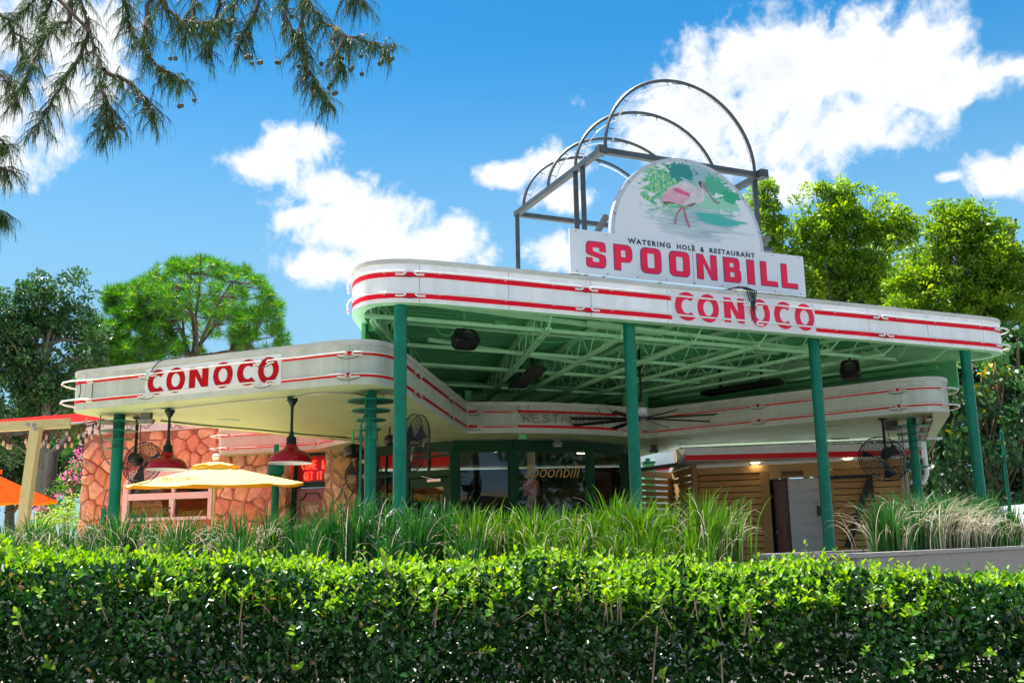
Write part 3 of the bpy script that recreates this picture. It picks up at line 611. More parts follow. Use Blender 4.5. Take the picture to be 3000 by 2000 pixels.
# vertical joints of the fascia skin
L2=Path(fillet([(-6.42,22.0),(-6.42,21.55),(-4.12,20.73),(-3.2,19.36)],[0,.3,0,0],8,closed=False)); l2n=L2.s[-1]
for z0,z1 in (zl,zu):
    mb=MB(); L2.band(mb,.1,l2n-.05,z0,z1,.003); mb.obj('painted_stripe',red_p,lc,35)
    for a,b in ((.75,2.9),(3.0,l2n-.15)): mb=MB(); L2.neon(mb,a,b,(z0+z1)/2,out=.05,r=.011,loop=.035); mb.obj('neon_tube',tube_old,lc,60)
    mb=MB(); mb.tube([L2.at(.7-.6*t,.05+.16*math.sin(PI*t)**.7,(z0+z1)/2) for t in np.linspace(0,1,10)],.013,7); mb.obj('neon_tube',tube_m,lc,60)
mb=MB()
for px in (1021,1667,2637,1300,250): q=f(px,1150); LPt.band(mb,q,q+.008,LB_+.005,LT_-.07,.0025)
mb.obj('seam',pbr('seam_shadow_gap',(.3,.3,.27),.8),lc)
# left lettered panel
plL=PL(lo[rot-1][:2] if False else (-6.08,14.13),(-2.16,12.36)); 
dln=(Vector((-1.60,12.105))-Vector((-6.52,14.33))).normalized(); plL=PL((-6.52,14.33),(-1.60,12.105))
u0,u1=plL.hit(426,1130)[0],plL.hit(824,1090)[0]; mb=MB(); plL.slab(mb,u0,u1,LB_+.075,LT_-.085,.0015,.005)
pan=mb.obj('sign_panel',pbr('white_enamel_panel',(.74,.75,.74),.3,var=.04,stain=(.5,.46,.4),stainamt=.25),lc)
for ch,a,b in (('C',434,484),('O',488.5,544),('N',555,612),('O',625,683),('C',694.5,751),('O',756,817.5)):
    ua,ub=plL.hit(a,1110)[0],plL.hit(b,1095)[0]; dz=.025 if ch=='N' else 0; mb=MB(); put(plL,mb,{'C':L_C,'O':L_O,'N':L_N}[ch](),ua,ub,LB_+.105+dz,LT_-.115-dz,.008); mb.obj('letter',redl,pan)
# unlit tube lettering on the concave centre
ST={'R':[[(0,0),(0,1),(.6,1),(.75,.75),(.6,.5),(0,.5)],[(.35,.5),(.75,0)]],'E':[[(.7,1),(0,1),(0,0),(.7,0)],[(0,.52),(.55,.52)]],'S':[[(.75,.88),(.4,1),(.08,.8),(.2,.58),(.6,.42),(.72,.18),(.4,0),(0,.12)]],
'T':[[(0,1),(.8,1)],[(.4,1),(.4,0)]],'A':[[(0,0),(.2,1),(.55,1),(.75,0)],[(.1,.42),(.65,.42)]],'U':[[(0,1),(0,.1),(.15,0),(.6,0),(.75,.1),(.75,1)]],'N':[[(0,0),(0,1),(.12,1),(.62,0),(.75,0),(.75,1)]],
'C':[[(.7,.85),(.45,1),(.1,.85),(0,.5),(.1,.15),(.45,0),(.7,.15)]],'O':[[(.38,1),(.08,.85),(0,.5),(.08,.15),(.38,0),(.68,.15),(.76,.5),(.68,.85),(.38,1)]],'M':[[(0,0),(.05,1),(.38,.25),(.72,1),(.77,0)]],'G':[[(.7,.85),(.4,1),(.08,.85),(0,.5),(.08,.12),(.4,0),(.7,.15),(.7,.45),(.42,.45)]],'I':[[(.35,0),(.35,1)]],
'&':[[(.75,0),(.15,.78),(.3,1),(.5,.85),(.45,.65),(.05,.3),(.15,.02),(.45,0),(.75,.38)]],' ':[]}
mb=MB(); q0,q1=f(1532,1230),f(1790,1235); txt='RESTAURANT'; cw=(q1-q0)/len(txt)
for i,ch in enumerate(txt):
    for st in ST[ch]: mb.tube([LPt.at(q0+cw*(i+x*.88),.045,zl[1]+.045+y*(zu[0]-zl[1]-.075)) for x,y in st],.014,6)
mb.obj('tube_lettering',pbr('dusty_brown_tube',(.30,.25,.21),.35,var=.3),lc)
# round light covers set in the soffit
for px,py in [(666,1230),(1262,1264),(2000,1285),(2446,1249),(2462,1285),(1045,1277),(1270,1285)]:
    p=atz(px,py,LB_); mb=MB(); mb.lathe([(0,-.012),(.17,-.012),(.185,-.006),(.19,0)],(p.x,p.y,LB_),28); mb.obj('soffit_disc',pbr('pale_green_disc',(.42,.60,.40),.4),lc,40)
# conduit under the left wing
mb=MB(); pts=[atz(*p,LB_-.02) for p in [(420,1202),(470,1196),(498,1198),(535,1194),(600,1187),(700,1176),(845,1165),(872,1162),(920,1153),(960,1151),(1045,1152),(1075,1160)]]; mb.tube(pts,.011,6)
mb.tube([atz(*p,LB_-.015) for p in [(470,1232),(600,1246),(760,1259),(900,1273),(1010,1281),(1080,1290)]],.013,6); mb.obj('conduit',galv,lc)
mb=MB(); mb.tube([atz(*p,LB_-.02) for p in [(1300,1290),(1325,1288.5),(1500,1285.5),(1600,1287),(1700,1290),(1760,1294)]],.012,6); mb.obj('conduit',galv,lc)
mb=MB(); mb.bar(atz(1990,1313,LB_-.06),atz(2760,1283,LB_-.06),.05,.04); mb.obj('rear_gutter',pbr('white_gutter',(.85,.86,.86),.3),lc)
# small hooks
for px,py in [(1120,1142),(1799,1284),(254,1222),(2718,1212)]:
    p=atz(px,py,LB_); mb=MB(); mb.tube([p,p-Vector((0,0,.05)),p-Vector((-.018,0,.075)),p-Vector((-.02,0,.10)),p-Vector((.0,0,.112)),p-Vector((.016,0,.09))],.005,5); mb.obj('ceiling_hook',green_p,lc)
for px,py in [(986,1282),(1530,1275)]: pass

# ------------------------------------------------------------ COLUMNS
def column(px0,py0,z,y=None,label='',r=.084,group=None,top=None,back=0):
    p=atz(px0,py0,z); zt=top or z
    if back: p=Vector((p.x,p.y,z))*(1+back/p.length)
    t=thing('canopy_column',label,'column',(p.x,p.y,F0),group)
    mb=MB(); mb.lathe([(r,F0+.02),(r,zt)],(p.x,p.y,0),28); mb.obj('post',green_dk,t,60)
    mb=MB(); mb.lathe([(0,F0+.03),(r+.08,F0+.03),(r+.08,F0+.0),(r+.07,F0)],(p.x,p.y,0),20); mb.obj('base_plate',green_dk,t,30)
    return t,p
for px,py,lb in [(1173.5,880,'dark green round column rising to the rounded left corner of the upper canopy'),(1842,939,'dark green round column beside the hub of the black ceiling fan'),
                 (2382.7,989,'dark green round column standing in front of the white restroom wall'),(2825.9,1019,'dark green round column at the right corner of the upper canopy before dark foliage')]:
    column(px,py+4,UB,label=lb,top=4.95,back=.20)
def discs(t,p,z0,rs,gap=.105,th=.014):
    for i,r in enumerate(rs):
        z=z0-gap*i; mb=MB(); mb.lathe([(.07,z-th/2),(r,z-th/2),(r+.004,z),(r,z+th/2),(.07,z+th/2)],(p.x,p.y,0),40); mb.obj('disc',green_dk,t,40)
t,p=column(1087.4,1146,LB_,label='green column ringed by four black-green discs, left of the tallest front column',r=.077); discs(t,p,LB_-.13,[.31,.255,.20,.14],.125)
mb=MB(); mb.tube([(p.x-.12,p.y-.05,LB_-.45),(p.x-.115,p.y-.06,1.2)],.016,6); mb.tube([(p.x-.12,p.y-.05,LB_-.45),(p.x-.06,p.y-.1,LB_-.3),(p.x-.05,p.y-.1,LB_-.05)],.013,6); mb.box((p.x-.118,p.y-.055,LB_-.62),(.05,.05,.09)); mb.obj('conduit',green_dk,t)
mb=MB(); mb.box((p.x+.055,p.y-.075,LB_-.53),(.07,.05,.22)); mb.obj('switch_box',green_dk,t)
t,p=column(350.5,1214,LB_,label='leftmost green column with four thin discs under the left canopy wing',r=.084); discs(t,p,LB_-.12,[.31,.26,.205,.15],.13)
mb=MB(); mb.tube([(p.x-.28,p.y,LB_),(p.x-.28,p.y,LB_-.25),(p.x-.2,p.y,LB_-.6),(p.x-.1,p.y,LB_-.75)],.010,5); mb.tube([(p.x-.1,p.y-.06,2.15),(p.x-.13,p.y-.06,2.3),(p.x-.11,p.y-.06,2.45),(p.x-.08,p.y-.06,2.5)],.008,5); mb.box((p.x-.12,p.y-.06,2.1),(.06,.06,.25)); mb.obj('conduit',green_dk,t)
t,p=column(2668.9,1225,LB_,label='green column with pale green discs under the right end of the lower canopy',r=.075); discs(t,p,LB_-.14,[.31,.255,.20,.14],.125)
mb=MB(); mb.lathe([(.085,LB_-.80),(.10,LB_-.80),(.10,LB_-.86),(.085,LB_-.86)],(p.x,p.y,0),20); mb.tube([(p.x-.16,p.y,LB_-.83),(p.x+.2,p.y,LB_-.83)],.02,6); mb.obj('bracket',green_dk,t)
mb=MB(); mb.tube([(p.x-.2,p.y+.1,3.5),(p.x-.2,p.y+.1,.8)],.014,6); mb.tube([(p.x-.12,p.y+.15,3.5),(p.x-.12,p.y+.15,.8)],.022,6); mb.obj('conduit',galv,t)
# squat post with a drum cap, behind the right lamp
p=aty(808,1370,19.6); t=thing('capped_post','green post with a drum-shaped cap behind the right red pendant lamp','post',(p.x,p.y,F0))
mb=MB(); mb.lathe([(.075,F0),(.075,3.0)],(p.x,p.y,0),20); mb.obj('post',green_dk,t,50)
mb=MB(); mb.lathe([(0,2.98),(.13,2.98),(.13,3.02),(.165,3.02),(.165,3.2),(0,3.2)],(p.x,p.y,0),24); mb.lathe([(.05,3.2),(.05,LB_)],(p.x,p.y,0),12); mb.obj('drum_cap',green_dk,t,40)
# ------------------------------------------------------------ ROOF SIGN
PS=PL((-1.53,12.0),(7.98,16.2),-.30); PS.o=PS.o
def S_(px,py,o=0): return PS.hit(px,py,o)
rs=thing('roof_sign','grey-white rooftop sign board with red block lettering under a half-round bird picture','sign',(4.3,14.8,5.2))
bz0,bz1,bu0,bu1=5.285,5.928,2.715,6.81
mb=MB(); PS.slab(mb,bu0,bu1,bz0,bz1,-.03,0); mb.obj('board',board,rs)
mb=MB(); cu_,cz_,rr_,rh_=4.745,5.925,1.345,1.335
def disc(R1,R2,o,mb):
    A=np.linspace(0,PI,49); P=[PS.pt(cu_+R1*math.cos(a),cz_+R2*math.sin(a),o) for a in A]; return P
P0=disc(rr_,rh_,-.034,mb); P1=disc(rr_,rh_,-.12,mb); n_=len(P0)
mb.add(P0+P1,[tuple(range(n_))]+[(i,i+1,n_+i+1,n_+i) for i in range(n_-1)]+[tuple(range(n_,2*n_))[::-1]]); mb.obj('arched_board',pbr('sign_board_edge',(.50,.54,.60),.5,var=.05),rs)
# picture field: watercolour marsh, flat print
m,t_,b=newmat('printed_marsh_picture'); n=t_.nodes; l=t_.links
tcn=n.new('ShaderNodeUVMap'); tcn.uv_map='UVMap'; sx=n.new('ShaderNodeSeparateXYZ'); l.new(tcn.outputs[0],sx.inputs[0])
def M_(op,a,b_=None,c=None,cl=False):
    q=n.new('ShaderNodeMath'); q.operation=op; q.use_clamp=cl
    for i,v in enumerate((a,b_,c)):
        if v is None: continue
        if isinstance(v,(int,float)): q.inputs[i].default_value=v
        else: l.new(v,q.inputs[i])
    return q.outputs[0]
def Nz(sc_,stretch=(1,1,1),det=6,dist=0):
    mp=n.new('ShaderNodeMapping'); mp.inputs['Scale'].default_value=stretch; l.new(tcn.outputs[0],mp.inputs[0]); q=n.new('ShaderNodeTexNoise'); q.inputs['Scale'].default_value=sc_; q.inputs['Detail'].default_value=det; q.inputs['Distortion'].default_value=dist; l.new(mp.outputs[0],q.inputs['Vector']); return q.outputs[0]
def blob(cx,cy,rx,ry,hard=.35,nz=None,amt=1.2):
    dx=M_('MULTIPLY',M_('SUBTRACT',sx.outputs[0],cx),1/rx); dy=M_('MULTIPLY',M_('SUBTRACT',sx.outputs[1],cy),1/ry)
    v=M_('SUBTRACT',1,M_('SQRT',M_('ADD',M_('MULTIPLY',dx,dx),M_('MULTIPLY',dy,dy)))); 
    if nz is not None: v=M_('ADD',v,M_('MULTIPLY',M_('SUBTRACT',nz,.5),amt))
    r=n.new('ShaderNodeMapRange'); r.interpolation_type='SMOOTHSTEP'; r.inputs['From Min'].default_value=0; r.inputs['From Max'].default_value=hard; l.new(v,r.inputs[0]); return r.outputs[0]
nA=Nz(15,(1,1,1),9,1.0); nB=Nz(24,(1,.35,1),8); nC=Nz(14,(.25,1.6,1)); nD=Nz(38,(1.6,.5,1),8)
col=None
def over(col,fac,c):
    q=n.new('ShaderNodeMix'); q.data_type='RGBA'; l.new(fac,q.inputs[0])
    if isinstance(col,tuple): q.inputs[6].default_value=(*col,1)
    else: l.new(col,q.inputs[6])
    if isinstance(c,tuple): q.inputs[7].default_value=(*c,1)
    else: l.new(c,q.inputs[7])
    return q.outputs[2]
def ramp2(f_,a,b_,lo_=.4,hi=.6):
    r=n.new('ShaderNodeMapRange'); r.inputs['From Min'].default_value=lo_; r.inputs['From Max'].default_value=hi; l.new(f_,r.inputs[0]); return over(a,r.outputs[0],b_)
base=(.72,.75,.80)
col=over(base,blob(.52,.42,.34,.36,.5,nA,1.8),(.36,.52,.54))
col=over(col,blob(.60,.86,.25,.25,.5,nA,.6),(.30,.48,.52))
green=ramp2(nD,(.02,.36,.18),(.45,.68,.30),.42,.58); green=ramp2(Nz(60,(1,.5,1),6),green,(.10,.50,.34),.5,.6)
col=over(col,blob(.36,.66,.19,.32,.2,nA,2.6),green)
col=over(col,blob(.46,.88,.10,.13,.2,nA,2.8),(.02,.25,.24))
col=over(col,blob(.70,.54,.19,.10,.3,nB,2.2),(.28,.62,.45))
col=over(col,blob(.71,.76,.10,.13,.15,nA,3.2),(.06,.42,.26))
col=over(col,blob(.80,.64,.07,.08,.15,nA,3.0),(.02,.38,.20))
water=ramp2(nC,(.30,.46,.50),(.55,.62,.66),.4,.6)
col=over(col,blob(.56,.24,.32,.22,.3,nC,2.2),water)
col=over(col,blob(.70,.34,.20,.08,.3,nC,2.6),(.06,.44,.40))
l.new(col,b.inputs['Base Color']); b.inputs['Roughness'].default_value=.5
A=np.linspace(0,PI,49); pts=[(math.cos(a),math.sin(a)) for a in A]
me=bpy.data.meshes.new('picture'); R1=rr_*.955
me.from_pydata([tuple(PS.pt(cu_+R1*x,cz_+rh_*.955*y,-.030)) for x,y in pts],[],[tuple(range(len(pts)))]); uv=me.uv_layers.new(name='UVMap')
for li,lp in enumerate(me.loops): x,y=pts[lp.vertex_index]; uv.data[li].uv=(.5+x*.5,y)
pic=link('picture',me,m,rs)
# the wading bird; coordinates from the print (px of the source) mapped on the board
def zp(pts,ox,oy,sc_): return [S_(ox+x/sc_,oy+y/sc_,-.03) for x,y in pts]
def shape(name,pts,mat,out,parent=rs,r=0):
    q=zp(pts,1840,480,3.36); q=fillet(q,r,4) if r else q; mb=MB(); fill(mb,[q],lambda u,z: PS.pt(u,z,out)); return mb.obj(name,mat,parent)
pk=lambda nme,c: pbr(nme,c,.5,var=.12,scale=9)
bird=shape('bird_body',[(318,352),(350,300),(400,240),(450,205),(530,182),(600,190),(660,225),(690,270),(700,200),(700,175),(725,168),(760,205),(745,235),(735,250),(752,300),(752,345),(730,380),(690,390),(660,385),(640,412),(590,422),(540,412),(480,395),(400,375),(345,392),(325,372)],pk('pale_bird_plumage',(.66,.60,.62)),-.027,r=.012)
shape('bird_wing',[(320,352),(360,295),(430,240),(500,235),(590,285),(600,330),(560,380),(520,400),(430,378),(345,385)],pk('pink_plumage',(.72,.40,.50)),-.024,bird,r=.012)
shape('wing_patch',[(440,245),(490,240),(560,280),(600,290),(605,325),(560,310),(500,290),(460,275)],pk('magenta_plumage',(.72,.10,.28)),-.021,bird,r=.006)
shape('tail_shade',[(340,372),(400,372),(480,392),(400,392),(350,396)],pk('dusky_feather',(.20,.13,.13)),-.021,bird)
shape('belly_shade',[(560,415),(620,392),(660,385),(655,405),(610,424)],pk('dusky_feather',(.2,.13,.13)),-.021,bird)
shape('bill',[(728,170),(765,205),(790,270),(830,330),(870,368),(905,380),(895,398),(860,388),(820,340),(775,280),(745,245),(728,215)],pk('grey_bill',(.26,.28,.30)),-.022,bird,r=.006)
shape('bird_head_mask',[(700,175),(712,168),(722,190),(716,210),(728,240),(712,230),(700,205)],pk('black_mask',(.03,.03,.03)),-.019,bird)
lg=pk('pink_leg',(.52,.16,.20))
shape('leg',[(518,420),(536,425),(520,460),(492,490),(478,530),(468,600),(452,598),(466,530),(480,475),(500,450)],lg,-.021,bird)
shape('leg',[(538,425),(556,425),(566,490),(580,540),(592,570),(612,632),(598,634),(580,590),(562,550),(552,500)],lg,-.021,bird)
# board seam lines and screws
mb=MB(); 
for u in [bu0+.1+i*(bu1-bu0-.2)/8 for i in range(9)]:
    for z in (bz0+.03,bz1-.035): mb.lathe([(0,.0),(.011,.0)],PS.pt(u,z,.0015),8,M=Matrix(((PS.d.x,0,PS.m.x),(PS.d.y,0,PS.m.y),(0,1,0))))
for a in np.linspace(.25,PI-.25,7): mb.lathe([(0,0),(.012,0)],PS.pt(cu_+rr_*.975*math.cos(a),cz_+rh_*.975*math.sin(a),-.028),8,M=Matrix(((PS.d.x,0,PS.m.x),(PS.d.y,0,PS.m.y),(0,1,0))))
PS.slab(mb,S_(2028,740)[0],S_(2028,740)[0]+.006,bz0,bz1,0,.0012)
mb.obj('screws',pbr('dark_screw',(.08,.08,.09),.4),rs)
for ch,x0,x1,y0,y1 in (('S',112,218,98,255),('P',268,367,113,265),('O',418,530,132,286),('O',580,690,150,302),('N',735,843,166,320),('B',885,977,184,333),('I',1017,1055,202,345),('L',1093,1183,210,358),('L',1210,1296,226,372)):
    xa,xb=1660+x0/1.92,1660+x1/1.92; ym=660+(y0+y1)/2/1.92
    ua,ub=S_(xa,ym)[0],S_(xb,ym)[0]; z0,z1=5.395,5.765
    mb=MB(); e=.011; put(PS,mb,blk(ch),ua-e,ub+e,z0-e,z1+e,.003); lt=mb.obj('letter',pbr('letter_keyline',(.16,.02,.22),.5),rs)
    mb=MB(); put(PS,mb,blk(ch),ua,ub,z0,z1,.006); mb.obj('letter_face',red_sign,lt)
ua,ub=S_(1660+343/1.92,660+80/1.92)[0],S_(1660+1057/1.92,660+165/1.92)[0]
for wd_,fa,fb in (('WATERING',0,.325),('HOLE',.372,.515),('&',.556,.588),('RESTAURANT',.63,1)): mb=MB(); PS.text(mb,wd_,ua+(ub-ua)*fa,ua+(ub-ua)*fb,5.805,5.885,.003,offset=.042,spacing=1.3); mb.obj('lettering_word',navy,rs)
# ------------------------------------------------------------ ARCHED FRAME behind the sign
fr=thing('arched_steel_frame','grey steel rooftop frame with four hoops rising behind the half-round picture sign','steel frame',(4.0,16,5.2))
def FP(u,z,o): return PS.pt(u,z,-(o-.30))      # o = distance behind fascia line
u0,u1,zf=3.45,6.33,7.31
each('beam',steel,fr,[lambda q,a=a,b=b,w=w: q.bar(a,b,w,w) for a,b,w in ((FP(u0,zf,.52),FP(u0,zf,3.75),.09),(FP(u1,zf,.50),FP(u1,zf,3.75),.09),(FP(u0-.05,zf+.003,.62),FP(u1+.08,zf+.003,.62),.086),(FP(u0,zf-.003,3.72),FP(u1,zf-.003,3.72),.08),(FP(u0,6.02,.42),FP(u1,6.02,.42),.06))])
each('post',steel,fr,[lambda q,u=u,o=o: q.bar(FP(u,5.1,o),FP(u,zf-.04,o),.075,.075) for u,o in ((u0,3.70),(u1,3.70),(u0,1.46),(u0,1.22),(u1,1.46),(u1,.75))])
each('brace',steel,fr,[lambda q,a=a,b=b,w=w: q.bar(a,b,w,w) for a,b,w in ((FP(u0-.02,5.12,2.6),FP(u0-.02,6.25,.5),.07),(FP(u1,5.2,2.6),FP(u1,6.25,.5),.07),(FP(2.9,5.3,.36),FP(2.9,5.9,.36),.05),(FP(6.5,5.3,.36),FP(6.5,5.9,.36),.05),(FP(3.3,5.35,.42),FP(3.3,5.08,.42),.05),(FP(6.2,5.35,.42),FP(6.2,5.08,.42),.05))])
cu2=(3.511+6.228)/2; Rh=1.358
for o,k_ in ((.6,.955),(1.57,.865),(2.57,.82),(3.56,.84)):
    mb=MB(); z0=zf+.05; A=np.linspace(0,PI,41)
    P=[FP(cu2-Rh*math.cos(a),z0+Rh*k_*math.sin(a),o) for a in A]; V=[];Fq=[]
    P=[FP(cu2-Rh,z0-.05,o)]+P+[FP(cu2+Rh,z0-.05,o)]
    mb.tube(P,.028,6); hp=mb.obj('hoop',steel,fr,50)
    mb=MB(); A=np.linspace(.10,PI*.46,18); mb.tube([FP(cu2-(Rh-.10)*math.cos(a),z0+(Rh*k_-.10)*math.sin(a),o-.05) for a in A],.011,6)
    A=np.linspace(PI*.54,PI-.10,18); mb.tube([FP(cu2-(Rh-.10)*math.cos(a),z0+(Rh*k_-.10)*math.sin(a),o-.05) for a in A],.011,6); mb.obj('neon_tube',tube_m,hp,60)
    mb=MB()
    for a in (.25,.7,1.05,1.4,1.7,2.1,2.5,2.95): mb.tube([FP(cu2-Rh*math.cos(a),z0+Rh*k_*math.sin(a),o),FP(cu2-(Rh-.10)*math.cos(a),z0+(Rh*k_-.10)*math.sin(a),o-.05)],.006,4)
    mb.tube([FP(cu2-(Rh-.10)*math.cos(a),z0+(Rh*k_-.06+.01*math.sin(a*20))*math.sin(a),o-.05) for a in np.linspace(1.45,1.72,8)],.007,4)
    mb.obj('tube_clips',black_m,hp)
for u,o in ((u0,.62),(u1,.55)): mb=MB(); p=FP(u,zf,o); mb.box(p,(.14,.14,.13),PS.rot()); mb.obj('corner_bracket',steel,fr)

# ------------------------------------------------------------ STOREFRONT under the lower canopy
st=thing('glass_storefront','dark green framed glass storefront curving under the lower canopy','storefront',(0,20,F0))
pz=LB_
def ZT(px,py): return atz(px,py,pz)
A0,A1,A2,A3,A4,A5,A6=[ZT(*p) for p in ((1101,1309),(1186,1302.5),(1331,1289.5),(1502,1286),(1728,1291),(1824,1304),(1845,1309))]
walls=[(A0,A1),(A1,A2),(A2,A3),(A3,A4),(A4,A5),(A5,A6)]
PLs=[PL(a,b) for a,b in walls]
hd=MB(); pl_=MB()
for P_ in PLs:
    P_.slab(hd,0,P_.len,3.42,3.598,-.08,.03); P_.slab(pl_,0,P_.len,F0,F0+.35,-.08,.02)
hd.obj('header',green_fr,st); pl_.obj('plinth',green_fr,st)
each('frame_post',green_fr,st,[lambda m_,q=q: m_.box((q.x,q.y+.02,(F0+3.42)/2),(.15,.12,3.42-F0),.1) for q in (A0,A1,A2,A3,A4,A5)]+[lambda m_: PLs[5].slab(m_,PLs[5].len-.06,PLs[5].len,F0,3.42,-.05,.03)])
for i in (2,3,4):   # window beads
    P_=PLs[i]; mb=MB()
    P_.slab(mb,.075,P_.len-.075,3.36,3.42,-.03,.01); P_.slab(mb,.075,P_.len-.075,F0+.35,F0+.42,-.03,.01); P_.slab(mb,.075,.11,F0+.42,3.36,-.03,.01); P_.slab(mb,P_.len-.11,P_.len-.075,F0+.42,3.36,-.03,.01)
    mb.obj('window_beads',green_fr,st)
for i in (2,3,4):
    P_=PLs[i]; mb=MB(); mb.poly([P_.pt(.08,F0+.4,-.01),P_.pt(P_.len-.08,F0+.4,-.01),P_.pt(P_.len-.08,3.38,-.01),P_.pt(.08,3.38,-.01)]); g_=mb.obj('glass_pane',glass,st)
    if i==3:
        ua,ub=P_.hit(1537,1385)[0],P_.hit(1702,1385)[0]; mb=MB(); P_.text(mb,'Spoonbill',ua,ub,P_.hit(1620,1410)[1],P_.hit(1620,1361)[1],.002,offset=-.0,shear=.35); mb.obj('gold_lettering',pbr('gold_leaf_lettering',(.42,.24,.07),.4,metal=.3),g_)
P_=PLs[5]; mb=MB(); mb.poly([P_.pt(.08,F0+.4,-.01),P_.pt(P_.len-.06,F0+.4,-.01),P_.pt(P_.len-.06,3.4,-.01),P_.pt(.08,3.4,-.01)]); mb.obj('glass_pane',glass,st)
# door bay
P_=PLs[1]; L_=P_.len; zb,zt_=P_.hit(1256,1397)[1],P_.hit(1256,1378)[1]
mb=MB(); P_.slab(mb,.07,L_-.07,zb,zt_,-.06,.03); zm=P_.hit(1256,1337)[1]; P_.slab(mb,.07,L_-.07,zm-.02,zm+.02,-.03,.012); um=P_.hit(1256,1340)[0]; P_.slab(mb,um-.018,um+.018,zt_,3.42,-.03,.015); P_.slab(mb,.07,.12,F0,3.42,-.05,.02); P_.slab(mb,L_-.12,L_-.07,F0,3.42,-.05,.02); mb.obj('transom_frame',green_fr,st)
mb=MB(); mb.poly([P_.pt(.12,zt_,-.02),P_.pt(L_-.12,zt_,-.02),P_.pt(L_-.12,3.42,-.02),P_.pt(.12,3.42,-.02)]); mb.obj('transom_pane',glass,st)
gu0,gu1=P_.hit(1208,1450)[0],P_.hit(1299,1450)[0]; gz=P_.hit(1256,1427)[1]
mb=MB(); P_.slab(mb,.13,gu0,F0+.02,zb-.02,-.05,.0); P_.slab(mb,gu1,L_-.13,F0+.02,zb-.02,-.05,.0); P_.slab(mb,gu0,gu1,gz,zb-.02,-.05,.0); P_.slab(mb,gu0,gu1,F0+.02,F0+.35,-.05,.0); dr=mb.obj('door',green_fr,st)
mb=MB(); mb.poly([P_.pt(gu0,F0+.35,-.02),P_.pt(gu1,F0+.35,-.02),P_.pt(gu1,gz,-.02),P_.pt(gu0,gz,-.02)]); mb.obj('door_glass',glass,dr)
mb=MB(); c0,c1=P_.hit(1257,1407)[0],P_.hit(1296,1407)[0]; zc=P_.hit(1270,1407)[1]; P_.slab(mb,c0,c1,zc-.025,zc+.025,0,.06); mb.tube([P_.pt(c0+.2,zc+.02,.06),P_.pt(c0-.12,zc+.09,.09),P_.pt(c0-.14,zc+.10,.0)],.008,5); mb.obj('door_closer',pbr('silver_closer',(.6,.6,.58),.3,metal=.8),dr)
# left angled sash window
P_=PLs[0]; L_=P_.len; mb=MB()
for z in (1.25,2.55,3.0): P_.slab(mb,.06,L_-.06,z-.02,z+.02,-.03,.012)
for u in (L_*.36,L_*.70): P_.slab(mb,u-.016,u+.016,F0+.35,3.42,-.03,.015)
mb.obj('muntins',green_fr,st); mb=MB(); mb.poly([P_.pt(.05,F0+.35,-.02),P_.pt(L_-.05,F0+.35,-.02),P_.pt(L_-.05,3.42,-.02),P_.pt(.05,3.42,-.02)]); mb.obj('glass_pane',glass,st)
# room inside
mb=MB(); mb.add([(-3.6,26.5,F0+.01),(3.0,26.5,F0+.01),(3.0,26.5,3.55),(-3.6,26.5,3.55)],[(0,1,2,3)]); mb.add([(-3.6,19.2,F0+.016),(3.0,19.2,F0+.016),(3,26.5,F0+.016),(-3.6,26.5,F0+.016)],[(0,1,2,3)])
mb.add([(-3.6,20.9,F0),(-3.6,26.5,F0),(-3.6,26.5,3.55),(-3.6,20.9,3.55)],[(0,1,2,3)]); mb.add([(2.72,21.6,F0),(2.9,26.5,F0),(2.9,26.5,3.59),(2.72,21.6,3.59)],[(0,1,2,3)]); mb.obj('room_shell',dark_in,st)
mb=MB(); mb.box((-.3,23.2,1.3),(2.6,.6,1.1)); mb.box((1.2,25.9,2.2),(1.4,.3,1.6)); mb.box((-1.8,25.8,2.0),(.9,.3,2.0)); mb.obj('bar_counter',pbr('dark_wood_counter',(.10,.06,.04),.4,var=.3),st)
mb=MB(); mb.box((.35,20.6,2.1),(.16,.16,2.7)); mb.obj('inner_pillar',pbr('grey_pillar',(.30,.29,.27),.6),st)
for px,py in [(1437,1302),(1451,1321),(1659,1306),(1705,1326)]:
    d=ray(px,py); yy=(3.53-EYE)/d.z*d.y; yy=min(yy,26); p=aty(px,py,yy); mb=MB(); mb.lathe([(0,0),(.11,0),(.12,.02)],(p.x,p.y,3.52),16); mb.obj('ceiling_lamp',bulb_lit,st)
# dim red menu board hanging inside
p=aty(1556,1432,20.2); mb=MB(); mb.box((p.x,p.y,p.z+.02),(.33,.02,.30),.05); mb.obj('menu_board',pbr('red_and_white_board',(.45,.12,.11),.5,var=.6,scale=14),st)
# fittings under the soffit
def fitting(name,px,py,z,sz,mat,label,cat,rz=.2,cup=True):
    p=atz(px,py,z); t=thing(name,label,cat,(p.x,p.y,z)); return t,p
def flood(px,py,z,label,sz=.11):
    p=atz(px,py,z); t=thing('floodlight',label,'light',(p.x,p.y,z)); mb=MB(); mb.box((p.x,p.y,z-.045),(sz*1.1,sz*.9,.09)); mb.obj('housing',pbr('grey_light_housing',(.10,.11,.11),.5),t)
    mb=MB(); mb.add([(p.x-sz*.9,p.y-.07,z-.10),(p.x+sz*.9,p.y-.07,z-.10),(p.x+sz*.9,p.y+.07,z-.10),(p.x-sz*.9,p.y+.07,z-.10),(p.x-sz*.7,p.y-.05,z-.16),(p.x+sz*.7,p.y-.05,z-.16),(p.x+sz*.7,p.y+.05,z-.16),(p.x-sz*.7,p.y+.05,z-.16)],[(0,1,2,3),(4,7,6,5),(0,4,5,1),(1,5,6,2),(2,6,7,3),(3,7,4,0)]); mb.obj('visor',pbr('grey_visor',(.16,.17,.17),.5),t)
    mb=MB(); mb.box((p.x,p.y,z-.165),(sz*1.25,.085,.006)); mb.obj('lens',pbr('frosted_lens',(.75,.72,.60),.3),t); return t
